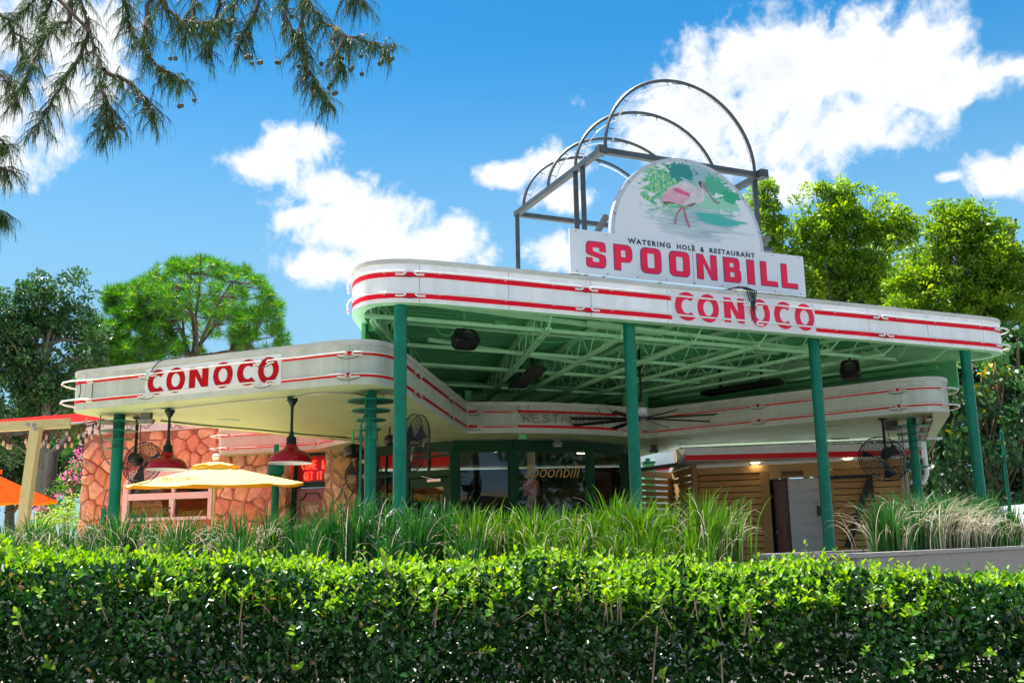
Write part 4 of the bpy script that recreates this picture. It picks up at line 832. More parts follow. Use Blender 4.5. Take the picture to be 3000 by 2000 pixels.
flood(430,1209,LB_,'grey twin-visor floodlight under the left canopy wing beside the leftmost column',.13)
flood(1633,1282,LB_,'small grey floodlight on the soffit above the script-lettered window')
flood(1915,1303,LB_,'small grey floodlight on the soffit right of the storefront, above the wooden fence')
flood(2610,1234,LB_,'grey light box beside the right column with pale discs',.16)
p=atz(1531,1272,LB_); t=thing('sensor_box','small mint green box on the soffit above the storefront glass','sensor',(p.x,p.y,LB_)); mb=MB(); mb.box((p.x,p.y,LB_-.045),(.14,.1,.09)); mb.obj('body',green_p,t); mb=MB(); mb.lathe([(0,-.105),(.035,-.10),(.045,-.09)],(p.x,p.y,LB_),12); mb.obj('lens',black_m,t)

# ------------------------------------------------------------ STONE BUILDING on the left
W0,W1=Vector((-9.85,23.02)),Vector((-4.62,21.46)); SW=PL(W0,W1)
sb=thing('stone_building','tan flagstone building with a pinkish lettered panel above a wide window','building',(-7,22.5,F0))
du=lambda px,py: SW.hit(px,py)
wu0,wz1=du(366,1379); wu1=du(626,1379)[0]; wz0=du(500,1523)[1]
uE=du(240,1400)[0]; dE0=du(866,1450)[0]; Lw=SW.len
mb=MB(); 
for a,b,z0,z1 in ((uE,wu0,F0,4.25),(wu1,dE0-.07,F0,4.25),(wu0,wu1,F0,wz0),(wu0,wu1,wz1,4.25)): SW.slab(mb,a,b,z0,z1,-.35,0)
mb.obj('stone_wall',pbr('red_brown_mortar',(.34,.15,.10),.9,var=.2,scale=8,bump=.5,bscale=30),sb)
def stone_facing(P_,u0,u1,z0,z1,holes,cell,mat,parent,depth=.055):
    rg=np.random.default_rng(3); nu=int((u1-u0)/cell)+2; nz=int((z1-z0)/cell)+2; pts=[]
    for i in range(-1,nu+1):
        for j in range(-1,nz+1): pts.append((u0+(i+.5*(j%2)+rg.uniform(-.48,.48))*cell,z0+(j+rg.uniform(-.48,.48))*cell*1.05))
    q=MB()
    for i,(a,b) in enumerate(pts):
        if not(u0<a<u1 and z0<b<z1): continue
        if any(h0<a<h1 and g0<b<g1 for h0,h1,g0,g1 in holes): continue
        poly=[(u0+.01,z0),(u1-.01,z0),(u1-.01,z1-.01),(u0+.01,z1-.01)]
        for j,(c,d) in enumerate(pts):
            if j==i or (c-a)**2+(d-b)**2>(2.6*cell)**2: continue
            mx_,mz_=(a+c)/2,(b+d)/2; nx,nz_=c-a,d-b; L=math.hypot(nx,nz_); g=.010; out=[]
            f_=lambda p: (p[0]-mx_)*nx/L+(p[1]-mz_)*nz_/L+g
            for k_ in range(len(poly)):
                p,r=poly[k_],poly[(k_+1)%len(poly)]; fp,fr=f_(p),f_(r)
                if fp<=0: out.append(p)
                if fp*fr<0: t=fp/(fp-fr); out.append((p[0]+(r[0]-p[0])*t,p[1]+(r[1]-p[1])*t))
            poly=out
            if len(poly)<3: break
        if len(poly)<3: continue
        bad=False
        for h0,h1,g0,g1 in holes:
            cl=[]
            for x,z in poly:
                if h0<x<h1 and g0<z<g1:
                    dd=min((x-h0,0),(h1-x,1),(z-g0,2),(g1-z,3)); x,z=[(h0,z),(h1,z),(x,g0),(x,g1)][dd[1]]
                cl.append((x,z))
            poly=cl
        poly=fillet(poly,.05,2); cx=sum(p[0] for p in poly)/len(poly); cz=sum(p[1] for p in poly)/len(poly); n=len(poly); dp=depth*rg.uniform(.55,1.3); tl=rg.uniform(-.12,.12,2)
        V=[P_.pt(x,z,.0) for x,z in poly]+[P_.pt(cx+(x-cx)*.93,cz+(z-cz)*.93,dp*.7+tl[0]*(x-cx)+tl[1]*(z-cz)) for x,z in poly]+[P_.pt(cx+(x-cx)*.72,cz+(z-cz)*.72,dp+tl[0]*(x-cx)+tl[1]*(z-cz)) for x,z in poly]
        q.add(V,[(k_,(k_+1)%n,n+(k_+1)%n,n+k_) for k_ in range(n)]+[(n+k_,n+(k_+1)%n,2*n+(k_+1)%n,2*n+k_) for k_ in range(n)]+[tuple(range(2*n,3*n))])
    return q.obj('stone_facing',mat,parent,50)
def islandstone(name,cols):
    m,t_,b=newmat(name); n=t_.nodes; l=t_.links; g=n.new('ShaderNodeNewGeometry'); cr=n.new('ShaderNodeValToRGB'); cr.color_ramp.elements.remove(cr.color_ramp.elements[1])
    for i,c in enumerate(cols): e=cr.color_ramp.elements[0] if i==0 else cr.color_ramp.elements.new(i/(len(cols)-1)); e.position=i/(len(cols)-1); e.color=(*c,1)
    l.new(g.outputs['Random Per Island'],cr.inputs[0]); tcn=n.new('ShaderNodeTexCoord'); nz=n.new('ShaderNodeTexNoise'); nz.inputs['Scale'].default_value=7; nz.inputs['Detail'].default_value=9; nz.inputs['Roughness'].default_value=.72; nz.inputs['Distortion'].default_value=.6; l.new(tcn.outputs['Object'],nz.inputs['Vector'])
    r=n.new('ShaderNodeMapRange'); r.inputs['From Min'].default_value=.32; r.inputs['From Max'].default_value=.68; r.inputs['To Min'].default_value=.6; r.inputs['To Max'].default_value=1.25; l.new(nz.outputs[0],r.inputs[0]); h=n.new('ShaderNodeHueSaturation'); l.new(cr.outputs[0],h.inputs['Color']); l.new(r.outputs[0],h.inputs['Value']); l.new(h.outputs[0],b.inputs['Base Color']); b.inputs['Roughness'].default_value=.85
    bp=n.new('ShaderNodeBump'); bp.inputs['Strength'].default_value=.9; bp.inputs['Distance'].default_value=.03; l.new(nz.outputs[0],bp.inputs['Height']); l.new(bp.outputs[0],b.inputs['Normal']); return m
stone_facing(SW,uE,dE0-.07,F0,4.25,[(wu0,wu1,wz0,wz1)],.33,islandstone('split_flagstone',[(.60,.24,.12),(.80,.48,.24),(.45,.16,.09),(.84,.56,.36),(.70,.28,.17),(.74,.42,.28),(.55,.20,.12)]),sb)
mb=MB(); c=SW.pt(uE,F0,-.2); mb.add([SW.pt(uE,F0,-.351),SW.pt(uE,4.25,-.351),SW.pt(uE,4.25,-6),SW.pt(uE,F0,-6)],[(0,1,2,3)]); mb.obj('side_wall',stone,sb)
mb=MB(); SW.slab(mb,uE+.02,Lw-.3,4.252,5.25,-.5,.05); mb.obj('sign_band',pbr('white_plaster_band',(.72,.70,.68),.6,var=.08,scale=2,stain=(.55,.40,.36),stainamt=.5),sb)
gry=pbr('faded_black_lettering',(.16,.15,.14),.6,var=.3)
mb=MB(); SW.text(mb,'TUNE-UP',du(362,1245)[0],du(450,1240)[0],du(400,1258)[1],du(400,1239)[1],.054,offset=.004); SW.text(mb,'OIL',du(503,1240)[0],du(541,1240)[0],du(520,1256)[1],du(520,1237)[1],.054,offset=.004); mb.obj('band_lettering',gry,sb)
mb=MB(); ua=du(319,1240)[0]; SW.slab(mb,ua,ua+.11,du(325,1242)[1],du(325,1236)[1],.05,.054); mb.obj('red_mark',red_p,sb)
pinkw=pbr('pinkish_white_window_frame',(.72,.62,.60),.5,var=.05)
mb=MB(); SW.slab(mb,wu0,wu0+.13,wz0,wz1,-.12,.03); SW.slab(mb,wu1-.1,wu1,wz0,wz1,-.12,.03); SW.slab(mb,wu0+.13,wu1-.1,wz1-.22,wz1,-.12,.03); SW.slab(mb,wu0+.13,wu1-.1,wz0,wz0+.07,-.12,.05)
zb_=du(500,1452)[1]; SW.slab(mb,wu0+.13,wu1-.1,zb_-.07,zb_+.07,-.1,.02); um=du(505,1480)[0]; SW.slab(mb,um-.035,um+.035,wz0+.07,wz1-.22,-.1,.012); fw=mb.obj('window_frame',pinkw,sb)
mb=MB(); mb.poly([SW.pt(wu0+.1,wz0,-.06),SW.pt(wu1-.08,wz0,-.06),SW.pt(wu1-.08,wz1-.2,-.06),SW.pt(wu0+.1,wz1-.2,-.06)]); mb.obj('window_pane',glassmat('dark_window_glass',(.30,.33,.33),.05),fw)
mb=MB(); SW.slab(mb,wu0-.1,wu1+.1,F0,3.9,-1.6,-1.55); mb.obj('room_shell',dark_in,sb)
mb=MB(); SW.slab(mb,du(490,1490)[0],du(499,1490)[0],du(495,1484)[1],du(495,1460)[1],-.055,-.05); SW.slab(mb,du(490,1495)[0],du(500,1495)[0],du(495,1500)[1],du(495,1490)[1],-.055,-.05); mb.obj('window_sticker',pbr('white_and_green_sticker',(.55,.70,.55),.4,var=.4,scale=20),fw)
# ledge-stone piers either side of the entrance door
PW=PL(SW.pt(dE0-.35,0,.06).to_2d(),SW.pt(Lw+.1,0,.06).to_2d())
def pier(x0,x1,name='ledge_stone_pier',wob=.05):
    a,b=PW.hit(x0,1450)[0],PW.hit(x1,1450)[0]; mb=MB(); zs=np.linspace(F0,3.598,12); vs=[];
    for i,z in enumerate(zs):
        w1=RNG.uniform(-wob,wob) if 0<i<11 else 0; w2=RNG.uniform(-wob,wob) if 0<i<11 else 0
        vs+=[PW.pt(a+w1,z,.0),PW.pt(a+w1,z,.22+w2*.5),PW.pt((a+b)/2,z,.27+w1*.5),PW.pt(b+w2,z,.22+w1*.5),PW.pt(b+w2,z,0)]
    fs=[(i*5+j,i*5+j+1,i*5+j+6,i*5+j+5) for i in range(11) for j in range(4)]; mb.add(vs,fs); return mb.obj(name,stone_y,sb)
pier(818,854); pier(963,1060)
ed0,ed1=SW.hit(866,1450)[0],SW.hit(960,1450)[0]; zh0,zh1=SW.hit(910,1427)[1],SW.hit(910,1411)[1]; zt2=SW.hit(910,1334)[1]
mb=MB(); SW.slab(mb,ed0-.08,ed0,F0,3.59,-.1,.04); SW.slab(mb,ed1,ed1+.05,F0,3.59,-.1,.04); SW.slab(mb,ed0,ed1,zh0,zh1,-.1,.03); SW.slab(mb,ed0,ed1,zt2,3.59,-.1,.02); mb.obj('door_frame',green_fr,sb)
mb=MB(); SW.slab(mb,ed0+.01,ed1-.01,F0+.01,zh0-.01,-.08,-.03); dr=mb.obj('door',pbr('dusty_rose_door',(.24,.11,.10),.5,var=.15,bump=.1),sb)
dw=ed1-ed0; zd0,zd1=F0+.15,zh0-.12; ua,ub=ed0+.09,ed1-.09; r_=.14
def arcpanel():
    pts=[]; 
    for (cx,cz,a0,a1) in ((ua,zd1,-90,0),(ub,zd1,180,270),(ub,zd0,90,180),(ua,zd0,0,90)):
        rr=[math.radians(a0+(a1-a0)*i/6) for i in range(7)]; seg=[(cx+r_*math.cos(a),cz+r_*math.sin(a)) for a in rr]; pts+=seg
    return pts
pp=arcpanel(); mb=MB(); mb.tube([SW.pt(u,z,-.022) for u,z in pp],.018,5,closed=True); mb.obj('panel_moulding',pbr('dark_red_moulding',(.07,.015,.02),.4),dr)
# entrance triangle
tu=SW.hit(913.5,1490)[0]; tz0,tz1=SW.hit(913,1519)[1],SW.hit(913,1480)[1]; hw=(SW.hit(932.5,1480)[0]-SW.hit(894.5,1480)[0])/2
def tri(mb,k_,o,cz=None):
    zc=tz1-(tz1-tz0)*.33; P=[(-hw,tz1-zc),(hw,tz1-zc),(0,tz0-zc)]; mb.add([SW.pt(tu+x*k_,zc+z*k_,o) for x,z in P],[(0,2,1)])
wt=pbr('white_print',(.75,.72,.70),.4); rd=pbr('dull_red_print',(.50,.07,.06),.4)
mb=MB(); tri(mb,1,-.012); sgn_=mb.obj('entrance_emblem',wt,dr); mb=MB(); tri(mb,.9,-.010); mb.obj('emblem_field',rd,sgn_); mb=MB(); tri(mb,.55,-.008); mb.obj('emblem_core',wt,sgn_); mb=MB(); tri(mb,.36,-.007); mb.obj('emblem_field',rd,sgn_)
mb=MB(); zc=tz1-(tz1-tz0)*.38; SW.slab(mb,tu-hw*.97,tu+hw*.97,zc-.045,zc+.045,-.0065,-.0055); mb.obj('emblem_bar',rd,sgn_); mb=MB(); SW.text(mb,'ENTRANCE',tu-hw*.9,tu+hw*.9,zc-.03,zc+.03,-.004,offset=.02); mb.obj('emblem_lettering',wt,sgn_)
mb=MB(); mb.poly([SW.pt(ed0,zh1,-.05),SW.pt(ed1,zh1,-.05),SW.pt(ed1,zt2,-.05),SW.pt(ed0,zt2,-.05)]); mb.obj('transom_pane',pbr('dark_red_transom',(.30,.02,.02),.12,var=.3,spec=.7),sb)
neonr=pbr('lit_red_neon',(.9,.05,.03),.3,emit=(1,.03,.015),estr=2.2)
mb=MB()
for txt,x0,x1,y0,y1 in (('COME &',884,953,1349,1373),('GET IT',891,945,1382,1404)):
    a,b=SW.hit(x0,1370)[0],SW.hit(x1,1370)[0]; z0,z1=SW.hit(915,y1)[1],SW.hit(915,y0)[1]; cw=(b-a)/len(txt)
    for i,ch in enumerate(txt):
        for s_ in ST[ch]: mb.tube([SW.pt(a+cw*(i+x*.85),z0+y*(z1-z0),-.02) for x,y in s_],.0095,6)
mb.obj('neon_lettering',neonr,sb)
mb=MB(); au0,au1=SW.hit(745,1480)[0],SW.hit(800,1480)[0]; az=SW.hit(770,1465)[1]; P=[(au0,F0+.6),(au1,F0+.6)]+[((au0+au1)/2+(au1-au0)/2*math.cos(a),az+(au1-au0)/2*math.sin(a)) for a in np.linspace(0,PI,14)]; mb.add([SW.pt(u,z,.02) for u,z in P],[tuple(range(len(P)))]); mb.obj('arched_panel',pbr('dusty_pink_panel',(.42,.24,.20),.6),sb)

# ------------------------------------------------------------ RESTROOM building, boards, sign
r0=aty(2008,1312,19.4); r1=aty(2700,1303,19.05); RF=PL(r0,r1)
rb=thing('restroom_building','low cedar-slatted restroom building with a white and red striped flat roof edge','building',(5.5,20.5,F0))
zT,zS,zB=r0.z,RF.hit(2300,1326)[1],RF.hit(2300,1342.5)[1]; LW=RF.len
mb=MB(); RF.slab(mb,0,LW,zB,zT,-.12,0); mb.obj('fascia',pbr('white_board_fascia',(.66,.66,.65),.5,var=.06,stain=(.4,.38,.35),stainamt=.25),rb)
mb=MB(); RF.slab(mb,0,LW+.003,zB+.004,zS,-.1,.004); mb.obj('red_band',red_p,rb)
mb=MB(); q=[RF.pt(0,zB+.06,-.12),RF.pt(LW,zB+.06,-.12),RF.pt(LW,zB+.06,-4.5),RF.pt(0,zB+.06,-4.5)]; mb.add(q+[v+Vector((0,0,.1)) for v in q],[(0,1,2,3),(7,6,5,4),(0,4,5,1),(1,5,6,2),(2,6,7,3),(3,7,4,0)]); mb.obj('roof_slab',pbr('white_soffit_board',(.60,.66,.60),.5),rb)
mb=MB(); RF.slab(mb,LW-.02,LW+.05,zB-.05,zT+.03,-.12,.02); mb.tube([RF.pt(LW+.05,zT,-.05),RF.pt(LW+.06,zB-.35,-.05),RF.pt(LW-.02,zB-.52,-.05),RF.pt(LW-.25,zB-.50,-.05)],.045,10); mb.obj('downspout',pbr('white_downspout',(.82,.83,.84),.3),rb)
w0=aty(2045,1371,21.5); w1=aty(2653,1341,19.75); RW=PL(w0,w1); zW=w0.z; 
def slats(mb,P,u0,u1,z0,z1,n,o0,o1,gap=.012):
    h=(z1-z0)/n
    for i in range(n): P.slab(mb,u0,u1,z0+h*i+gap/2,z0+h*(i+1)-gap/2,o0,o1)
hu=lambda x,y=1450: RW.hit(x,y)[0]
each('cedar_slats',cedar,rb,[lambda q:slats(q,RW,hu(2050),hu(2231),F0+.05,zW-.16,17,-.03,0,.02),lambda q:slats(q,RW,hu(2430),hu(2640),F0+.05,zW-.16,17,-.03,0,.018)])
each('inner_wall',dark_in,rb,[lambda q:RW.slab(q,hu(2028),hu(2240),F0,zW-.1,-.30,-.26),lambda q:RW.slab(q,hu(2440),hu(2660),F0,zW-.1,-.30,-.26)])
cedar_l=woodmat('pale_cedar_trim',(.46,.27,.10),(.62,.40,.17),along=(.6,.6,14))
cedar_v=woodmat('upright_cedar_trim',(.32,.17,.06),(.46,.27,.11),along=(6,6,.6))
mb=MB(); RW.slab(mb,hu(2028),hu(2655),zW-.145,zW,-.06,.03); mb.obj('top_rail',cedar_l,rb)
each('cedar_post',cedar_v,rb,[lambda q,a=a,b=b: RW.slab(q,hu(a),hu(b),F0,zW-.147,-.06,.025) for a,b in ((2028,2050),(2231,2255),(2640,2668))])
mb=MB(); zz1=RW.hit(2330,1373)[1]; zz0=RW.hit(2330,1398)[1]; RW.slab(mb,hu(2255),hu(2418),zz0,zz1,-.04,.015); hb=mb.obj('header_board',cedar_l,rb)
mb=MB(); RW.slab(mb,hu(2293),hu(2360),zz0+.02,zz1-.02,.016,.03); q=mb.obj('sign_plank',woodmat('old_oak_plank',(.22,.12,.05),(.34,.20,.09),along=(.8,.8,10)),hb); mb=MB(); RW.text(mb,'RESTROOMS',hu(2298),hu(2357),zz0+.055,zz0+.125,.033,offset=.02); mb.obj('plank_lettering',pbr('burnt_lettering',(.02,.015,.012),.6),q)
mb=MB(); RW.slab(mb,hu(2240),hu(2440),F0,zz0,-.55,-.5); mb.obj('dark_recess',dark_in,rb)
mb=MB(); zd=RW.hit(2280,1405)[1]; RW.slab(mb,hu(2257),hu(2306),F0+.01,zd+.03,-.40,-.34); dr=mb.obj('door_frame',pbr('mahogany_frame',(.10,.022,.014),.35,var=.3,stretch=(6,6,.8)),rb)
mb=MB(); RW.slab(mb,hu(2259),hu(2296),F0+.02,zd-.01,-.339,-.31); RW.slab(mb,hu(2263),hu(2291),F0+.25,F0+.95,-.311,-.30); RW.slab(mb,hu(2263),hu(2291),F0+1.1,zd-.16,-.311,-.30); dq=mb.obj('door',pbr('mahogany_door',(.15,.035,.018),.3,var=.35,scale=3,stretch=(8,8,.8)),rb); mb=MB(); zq=F0+1.0; mb.tube([RW.pt(hu(2262),zq,-.30),RW.pt(hu(2262),zq,-.24),RW.pt(hu(2262)+.1,zq,-.24)],.012,6); mb.lathe([(0,0),(.03,0),(.03,.01)],RW.pt(hu(2262),zq,-.305),10,M=Matrix(((RW.d.x,0,RW.m.x),(RW.d.y,0,RW.m.y),(0,1,0)))); mb.obj('handle',galv,dq)
mb=MB(); h=(zz0-F0-.02)/9
for i in range(9):
    z=F0+.01+h*i; a,b=hu(2303),hu(2438); mb.add([RW.pt(a,z,-.28),RW.pt(b,z,-.28),RW.pt(b,z+h+.006,-.31),RW.pt(a,z+h+.006,-.31),RW.pt(a,z,-.31),RW.pt(b,z,-.31)],[(0,1,2,3),(4,5,1,0)])
mb.obj('lap_siding',pbr('white_lap_siding',(.62,.63,.64),.55,var=.05,scale=2,bump=.1),rb)
mb=MB(); RW.slab(mb,hu(2384),hu(2413),RW.hit(2400,1509)[1],RW.hit(2400,1480)[1],-.27,-.25); q=mb.obj('pictogram_plate',pbr('dark_brown_plate',(.06,.025,.02),.4),rb)
mb=MB()
for x in (2392,2405): u=hu(x); zq=RW.hit(2400,1494)[1]; RW.slab(mb,u-.014,u+.014,zq-.06,zq+.04,-.249,-.246); mb.lathe([(0,0),(.014,0)],RW.pt(u,zq+.06,-.246),8,M=Matrix(((RW.d.x,0,RW.m.x),(RW.d.y,0,RW.m.y),(0,1,0))))
mb.obj('pictogram',pbr('rust_figure',(.22,.08,.05),.5),q)
blk_w=pbr('black_timber_stain',(.018,.017,.018),.55,var=.3)
mb=MB(); zt1=RW.hit(2500,1392)[1]; zt0=RW.hit(2500,1401)[1]; RW.slab(mb,hu(2424),hu(2562),zt0,zt1,.03,.08); mb.bar(RW.at(2548,1402,.09),RW.at(2482,1603,.09),.11,.045,up=Vector((RW.m.x,RW.m.y,0))); RW.slab(mb,hu(2553),hu(2561),F0,zt0,.03,.07); RW.slab(mb,hu(2424),hu(2432),F0,zt0,.03,.07); mb.obj('sliding_gate_frame',blk_w,rb)
for px,py in [(2213,1355),(2484,1343)]:
    p=atz(px,py,zB+.055); mb=MB(); mb.lathe([(0,-.008),(.085,-.008),(.09,0)],(p.x,p.y,zB+.055),18); mb.obj('downlight',bulb_lit,rb)
# slatted fence between storefront and restrooms
fn=thing('slatted_fence','short cedar fence with gapped horizontal slats beside the glass storefront','fence',(2.9,22.3,F0))
c0=aty(1876,1379,22.0); c0=Vector((c0.x-.35,c0.y,0)); c1=aty(1969,1391,23.2); c2=aty(2030,1360,21.45)
FA,FB=PL(c0,c1),PL(c1,c2); za=c2.z-.05
mb=MB(); slats(mb,FA,0,FA.len,F0+.1,za-.16,16,-.02,0,.035); slats(mb,FB,0,FB.len,F0+.1,za-.16,16,-.02,0,.02); mb.obj('slats',cedar,fn)
mb=MB(); FA.slab(mb,0,FA.len,za-.14,za,-.03,.03); FB.slab(mb,0,FB.len,za-.14,za,-.03,.03); mb.obj('rail',cedar_l,fn)
for P_,u in ((FA,FA.len-.06),(FB,FB.len*.45),(FB,FB.len),(FA,.1)): mb=MB(); P_.slab(mb,u-.05,u+.05,F0,za-(.142 if u<P_.len else -.06),-.06,.035); mb.obj('fence_post',cedar_v,fn)
mb=MB(); mb.bar(aty(1865,1377,21.6),aty(2037,1353,21.2),.07,.08); mb.obj('steel_bar',pbr('dark_steel_bar',(.06,.04,.035),.5),fn)
# sunlit rear wing seen through the gap
rw=thing('rear_wing','bright white rear wing with a pink stripe glimpsed between storefront and restrooms','building',(4.2,28,F0))
RP=PL((2.0,29.5),(4.95,26.8)); mb=MB(); RP.slab(mb,0,RP.len,3.15,4.0,-.3,0); mb.obj('fascia',white_paint,rw); mb=MB(); RP.slab(mb,0,RP.len,3.52,3.6,0,.004); mb.obj('painted_stripe',red_sign,rw)
mb=MB(); mb.box((2.6,30.2,2.6),(6,.3,3.7)); mb.obj('wall',pbr('pale_plaster_wall',(.72,.74,.70),.6),rw)
p=aty(1994,1345,26.6); mb=MB(); mb.box((p.x,p.y,2.6),(.26,.4,3.7)); mb.obj('stone_pier',stone_y,rw)
p=aty(1900,1369,27.5); t=thing('air_unit','boxy green machine cabinet standing beyond the slatted fence','cabinet',(p.x,p.y,F0)); mb=MB(); mb.box((p.x,p.y,(F0+p.z+.1)/2),(.28,.4,p.z+.1-F0)); mb.obj('cabinet',green_p,t); mb=MB(); mb.box((p.x,p.y,p.z+.13),(.34,.46,.05)); mb.box((p.x-.02,p.y,p.z+.2),(.12,.12,.1)); mb.obj('lid',green_dk,t)
# ------------------------------------------------------------ PENDANT LAMPS
lamp_red=pbr('red_lamp_enamel',(.34,.0005,.008),.2,var=.06,scale=4,spec=.3)
def pendant(px,py,zrim,label):
    p=atz(px,py,LB_); t=thing('pendant_lamp',label,'lamp',(p.x,p.y,LB_),'red barn lamps hanging from the left canopy wing')
    c=(p.x,p.y,0); zr=zrim; R=.285
    mb=MB(); mb.lathe([(0,LB_),(.07,LB_),(.07,LB_-.05),(.08,LB_-.055),(.06,LB_-.07),(.05,LB_-.09),(.034,LB_-.12),(.022,LB_-.14)],c,20); mb.tube([(p.x,p.y,LB_-.14),(p.x,p.y,zr+.40)],.019,10); mb.lathe([(.03,zr+.42),(.034,zr+.36)],c,12); mb.obj('stem',pbr('dark_green_stem',(.004,.022,.018),.4,spec=.3),t,40)
    mb=MB(); prof=[(0,zr+.375),(.035,zr+.37),(.055,zr+.345),(.06,zr+.29),(.072,zr+.27),(.074,zr+.255)]; mb.lathe(prof,c,20)
    for a in range(10): mb.box((p.x+.058*math.cos(a*PI/5),p.y+.058*math.sin(a*PI/5),zr+.315),(.012,.012,.06),a*PI/5)
    mb.obj('socket_cap',pbr('black_green_cap',(.004,.014,.012),.4,spec=.3),t,40)
    mb=MB(); mb.lathe([(.062,zr+.262),(.075,zr+.235),(.095,zr+.20),(.13,zr+.175),(.19,zr+.155),(.235,zr+.125),(.262,zr+.085),(.278,zr+.045),(R,zr+.014),(R+.004,zr+.007)],c,44); mb.obj('shade',lamp_red,t,60)
    mb=MB(); mb.lathe([(R+.005,zr+.008),(R+.006,zr+.002),(R-.004,zr),(R-.02,zr+.03),(.24,zr+.09),(.17,zr+.15),(.06,zr+.20),(0,zr+.21)],c,44); mb.obj('white_inner_shade',pbr('white_enamel_inner',(.80,.80,.78),.25,var=.03),t,60)
    mb=MB(); mb.lathe([(0,zr+.03),(.03,zr+.04),(.04,zr+.08),(.02,zr+.14)],c,12); mb.obj('bulb',pbr('frosted_bulb',(.8,.78,.72),.3),t,60)
p=atz(498,1195,LB_); z1=aty(491,1376,p.y).z; pendant(498,1195,z1,'red barn pendant lamp hanging beside the black caged fan and leftmost column')
p=atz(857,1161,LB_); z1=aty(853,1357,p.y).z; pendant(857,1161,z1,'red barn pendant lamp hanging in front of the entrance door and its red neon words')

# ------------------------------------------------------------ CAGED FANS
blk=pbr('black_fan_enamel',(.012,.012,.013),.35,var=.1)
def cage_fan(px,py,y,R,axis,label,top=None,motor_back=True,tilt=0):
    c=aty(px,py,y); t=thing('caged_fan',label,'fan',(c.x,c.y,c.z),'black caged fans mounted under the canopies')
    ax=Vector(axis).normalized(); M=ax.to_track_quat('Z','Y').to_matrix(); T=lambda x,yy,z: c+M@Vector((x,yy,z))
    mb=MB(); n=30
    for rr,zz in ((1,0.05),(1,-.05)): mb.tube([T(R*rr*math.cos(a),R*rr*math.sin(a),zz) for a in np.linspace(0,2*PI,36,endpoint=False)],.0075,5,closed=True)
    for s_ in (1,-1):
        for i in range(n):
            a=2*PI*i/n; mb.tube([T(R*q*math.cos(a+.5*(1-q)),R*q*math.sin(a+.5*(1-q)),s_*(.05+.07*math.sqrt(max(0,1-q*q)))) for q in (.22,.5,.78,1)],.0030,4,caps=False)
        for q in (.25,.33,.41,.49,.57,.65,.73,.80,.87,.94): mb.tube([T(R*q*math.cos(a),R*q*math.sin(a),s_*(.052+.07*math.sqrt(1-q*q))) for a in np.linspace(0,2*PI,28,endpoint=False)],.0028,4,closed=True)
    mb.obj('cage',blk,t)
    mb=MB()
    for i in range(3):
        a0=2*PI*i/3+.6; P=[]
        for q in (.12,.45,.9):
            w=.13+.18*q; P.append((T(R*q*math.cos(a0-w),R*q*math.sin(a0-w),.035),T(R*q*math.cos(a0+w),R*q*math.sin(a0+w),-.035)))
        V=[v for pr in P for v in pr]; mb.add(V,[(0,1,3,2),(2,3,5,4)])
    mb.obj('blades',pbr('dark_fan_blade',(.018,.02,.035),.3,spec=.6),t)
    mb=MB(); mb.lathe([(0,-.30),(.05,-.295),(.082,-.27),(.088,-.2),(.088,-.12),(.06,-.07),(0,-.06)],c,18,M=M); mb.lathe([(0,.14),(.05,.135),(.06,.12),(.05,.10)],c,18,M=M); mb.obj('motor',blk,t,50)
    mb=MB(); mb.lathe([(0,.145),(.045,.142)],c,18,M=M); mb.obj('badge',galv,t)
    if top is not None:
        m0=T(0,0,-.2); mb=MB(); mb.tube([top,Vector((top.x,top.y,m0.z+.18)),m0],.024,8); mb.lathe([(.07,0),(.07,-.02),(.03,-.04)],top,14); mb.obj('hanger',blk,t,50)
        mb=MB(); mb.tube([top+Vector((.06,0,0)),Vector((top.x+.07,top.y-.03,(top.z+m0.z)/2)),m0+Vector((.1,-.05,.06)),m0+Vector((.02,-.05,0))],.007,5); mb.obj('cord',black_m,t)
cage_fan(419,1356,15.0,.31,(.25,.93,-.22),'black caged fan seen from behind its motor, left of the first red lamp',top=atz(403,1222,LB_))
cage_fan(1212,1297,13.4,.385,(.93,-.30,-.2),'tall narrow-looking black caged fan turned side-on right of the front left column',top=atz(1213,1195,LB_)+Vector((-.25,.3,0)))
cage_fan(1066,1395,17.2,.315,(.25,-.95,-.05),'black caged fan with a pale badge facing the camera beside the disc-ringed column',top=Vector((aty(1095,1300,17.4).x,17.4,LB_)))
cage_fan(2588,1345,16.6,.40,(-.55,-.60,-.60),'black caged fan tilted downward under the right end of the lower canopy',top=atz(2585,1225,LB_))
# large ceiling fan
hub=aty(1880,1217,17.5); t=thing('ceiling_fan','large ceiling fan with long black blades and a silver hub under the upper canopy','ceiling fan',tuple(hub))
mb=MB(); mb.tube([(hub.x,hub.y,hub.z+.15),(hub.x,hub.y,4.97)],.022,10); mb.lathe([(.06,4.75),(.075,4.72),(.06,4.66),(.03,4.62)],(hub.x,hub.y,0),14); mb.obj('rod',blk,t,50)
mb=MB(); mb.lathe([(.03,.24),(.05,.22),(.055,.17),(.10,.155),(.14,.13),(.14,-.02),(.11,-.06),(0,-.07)],hub,28); mb.obj('motor_hub',pbr('brushed_silver',(.40,.43,.44),.32,metal=.7,var=.1),t,45)
for i in range(8):
    a=i*PI/4+.30; d=Vector((math.cos(a),math.sin(a),-.02)); q=Vector((-math.sin(a),math.cos(a),0)); mb=MB(); zb=-.06
    P=[hub+d*.1+q*.035,hub+d*.1-q*.035,hub+d*1.30-q*.04,hub+d*1.36+q*.04]; P=[p_+Vector((0,0,zb+(0.03 if j in(0,3) else -.0))) for j,p_ in enumerate(P)]; V=P+[p_-Vector((0,0,.014)) for p_ in P]
    mb.add(V,[(0,1,2,3),(7,6,5,4),(0,4,5,1),(1,5,6,2),(2,6,7,3),(3,7,4,0)]); mb.obj('blade',pbr('matte_black_blade',(.010,.011,.011),.4),t)
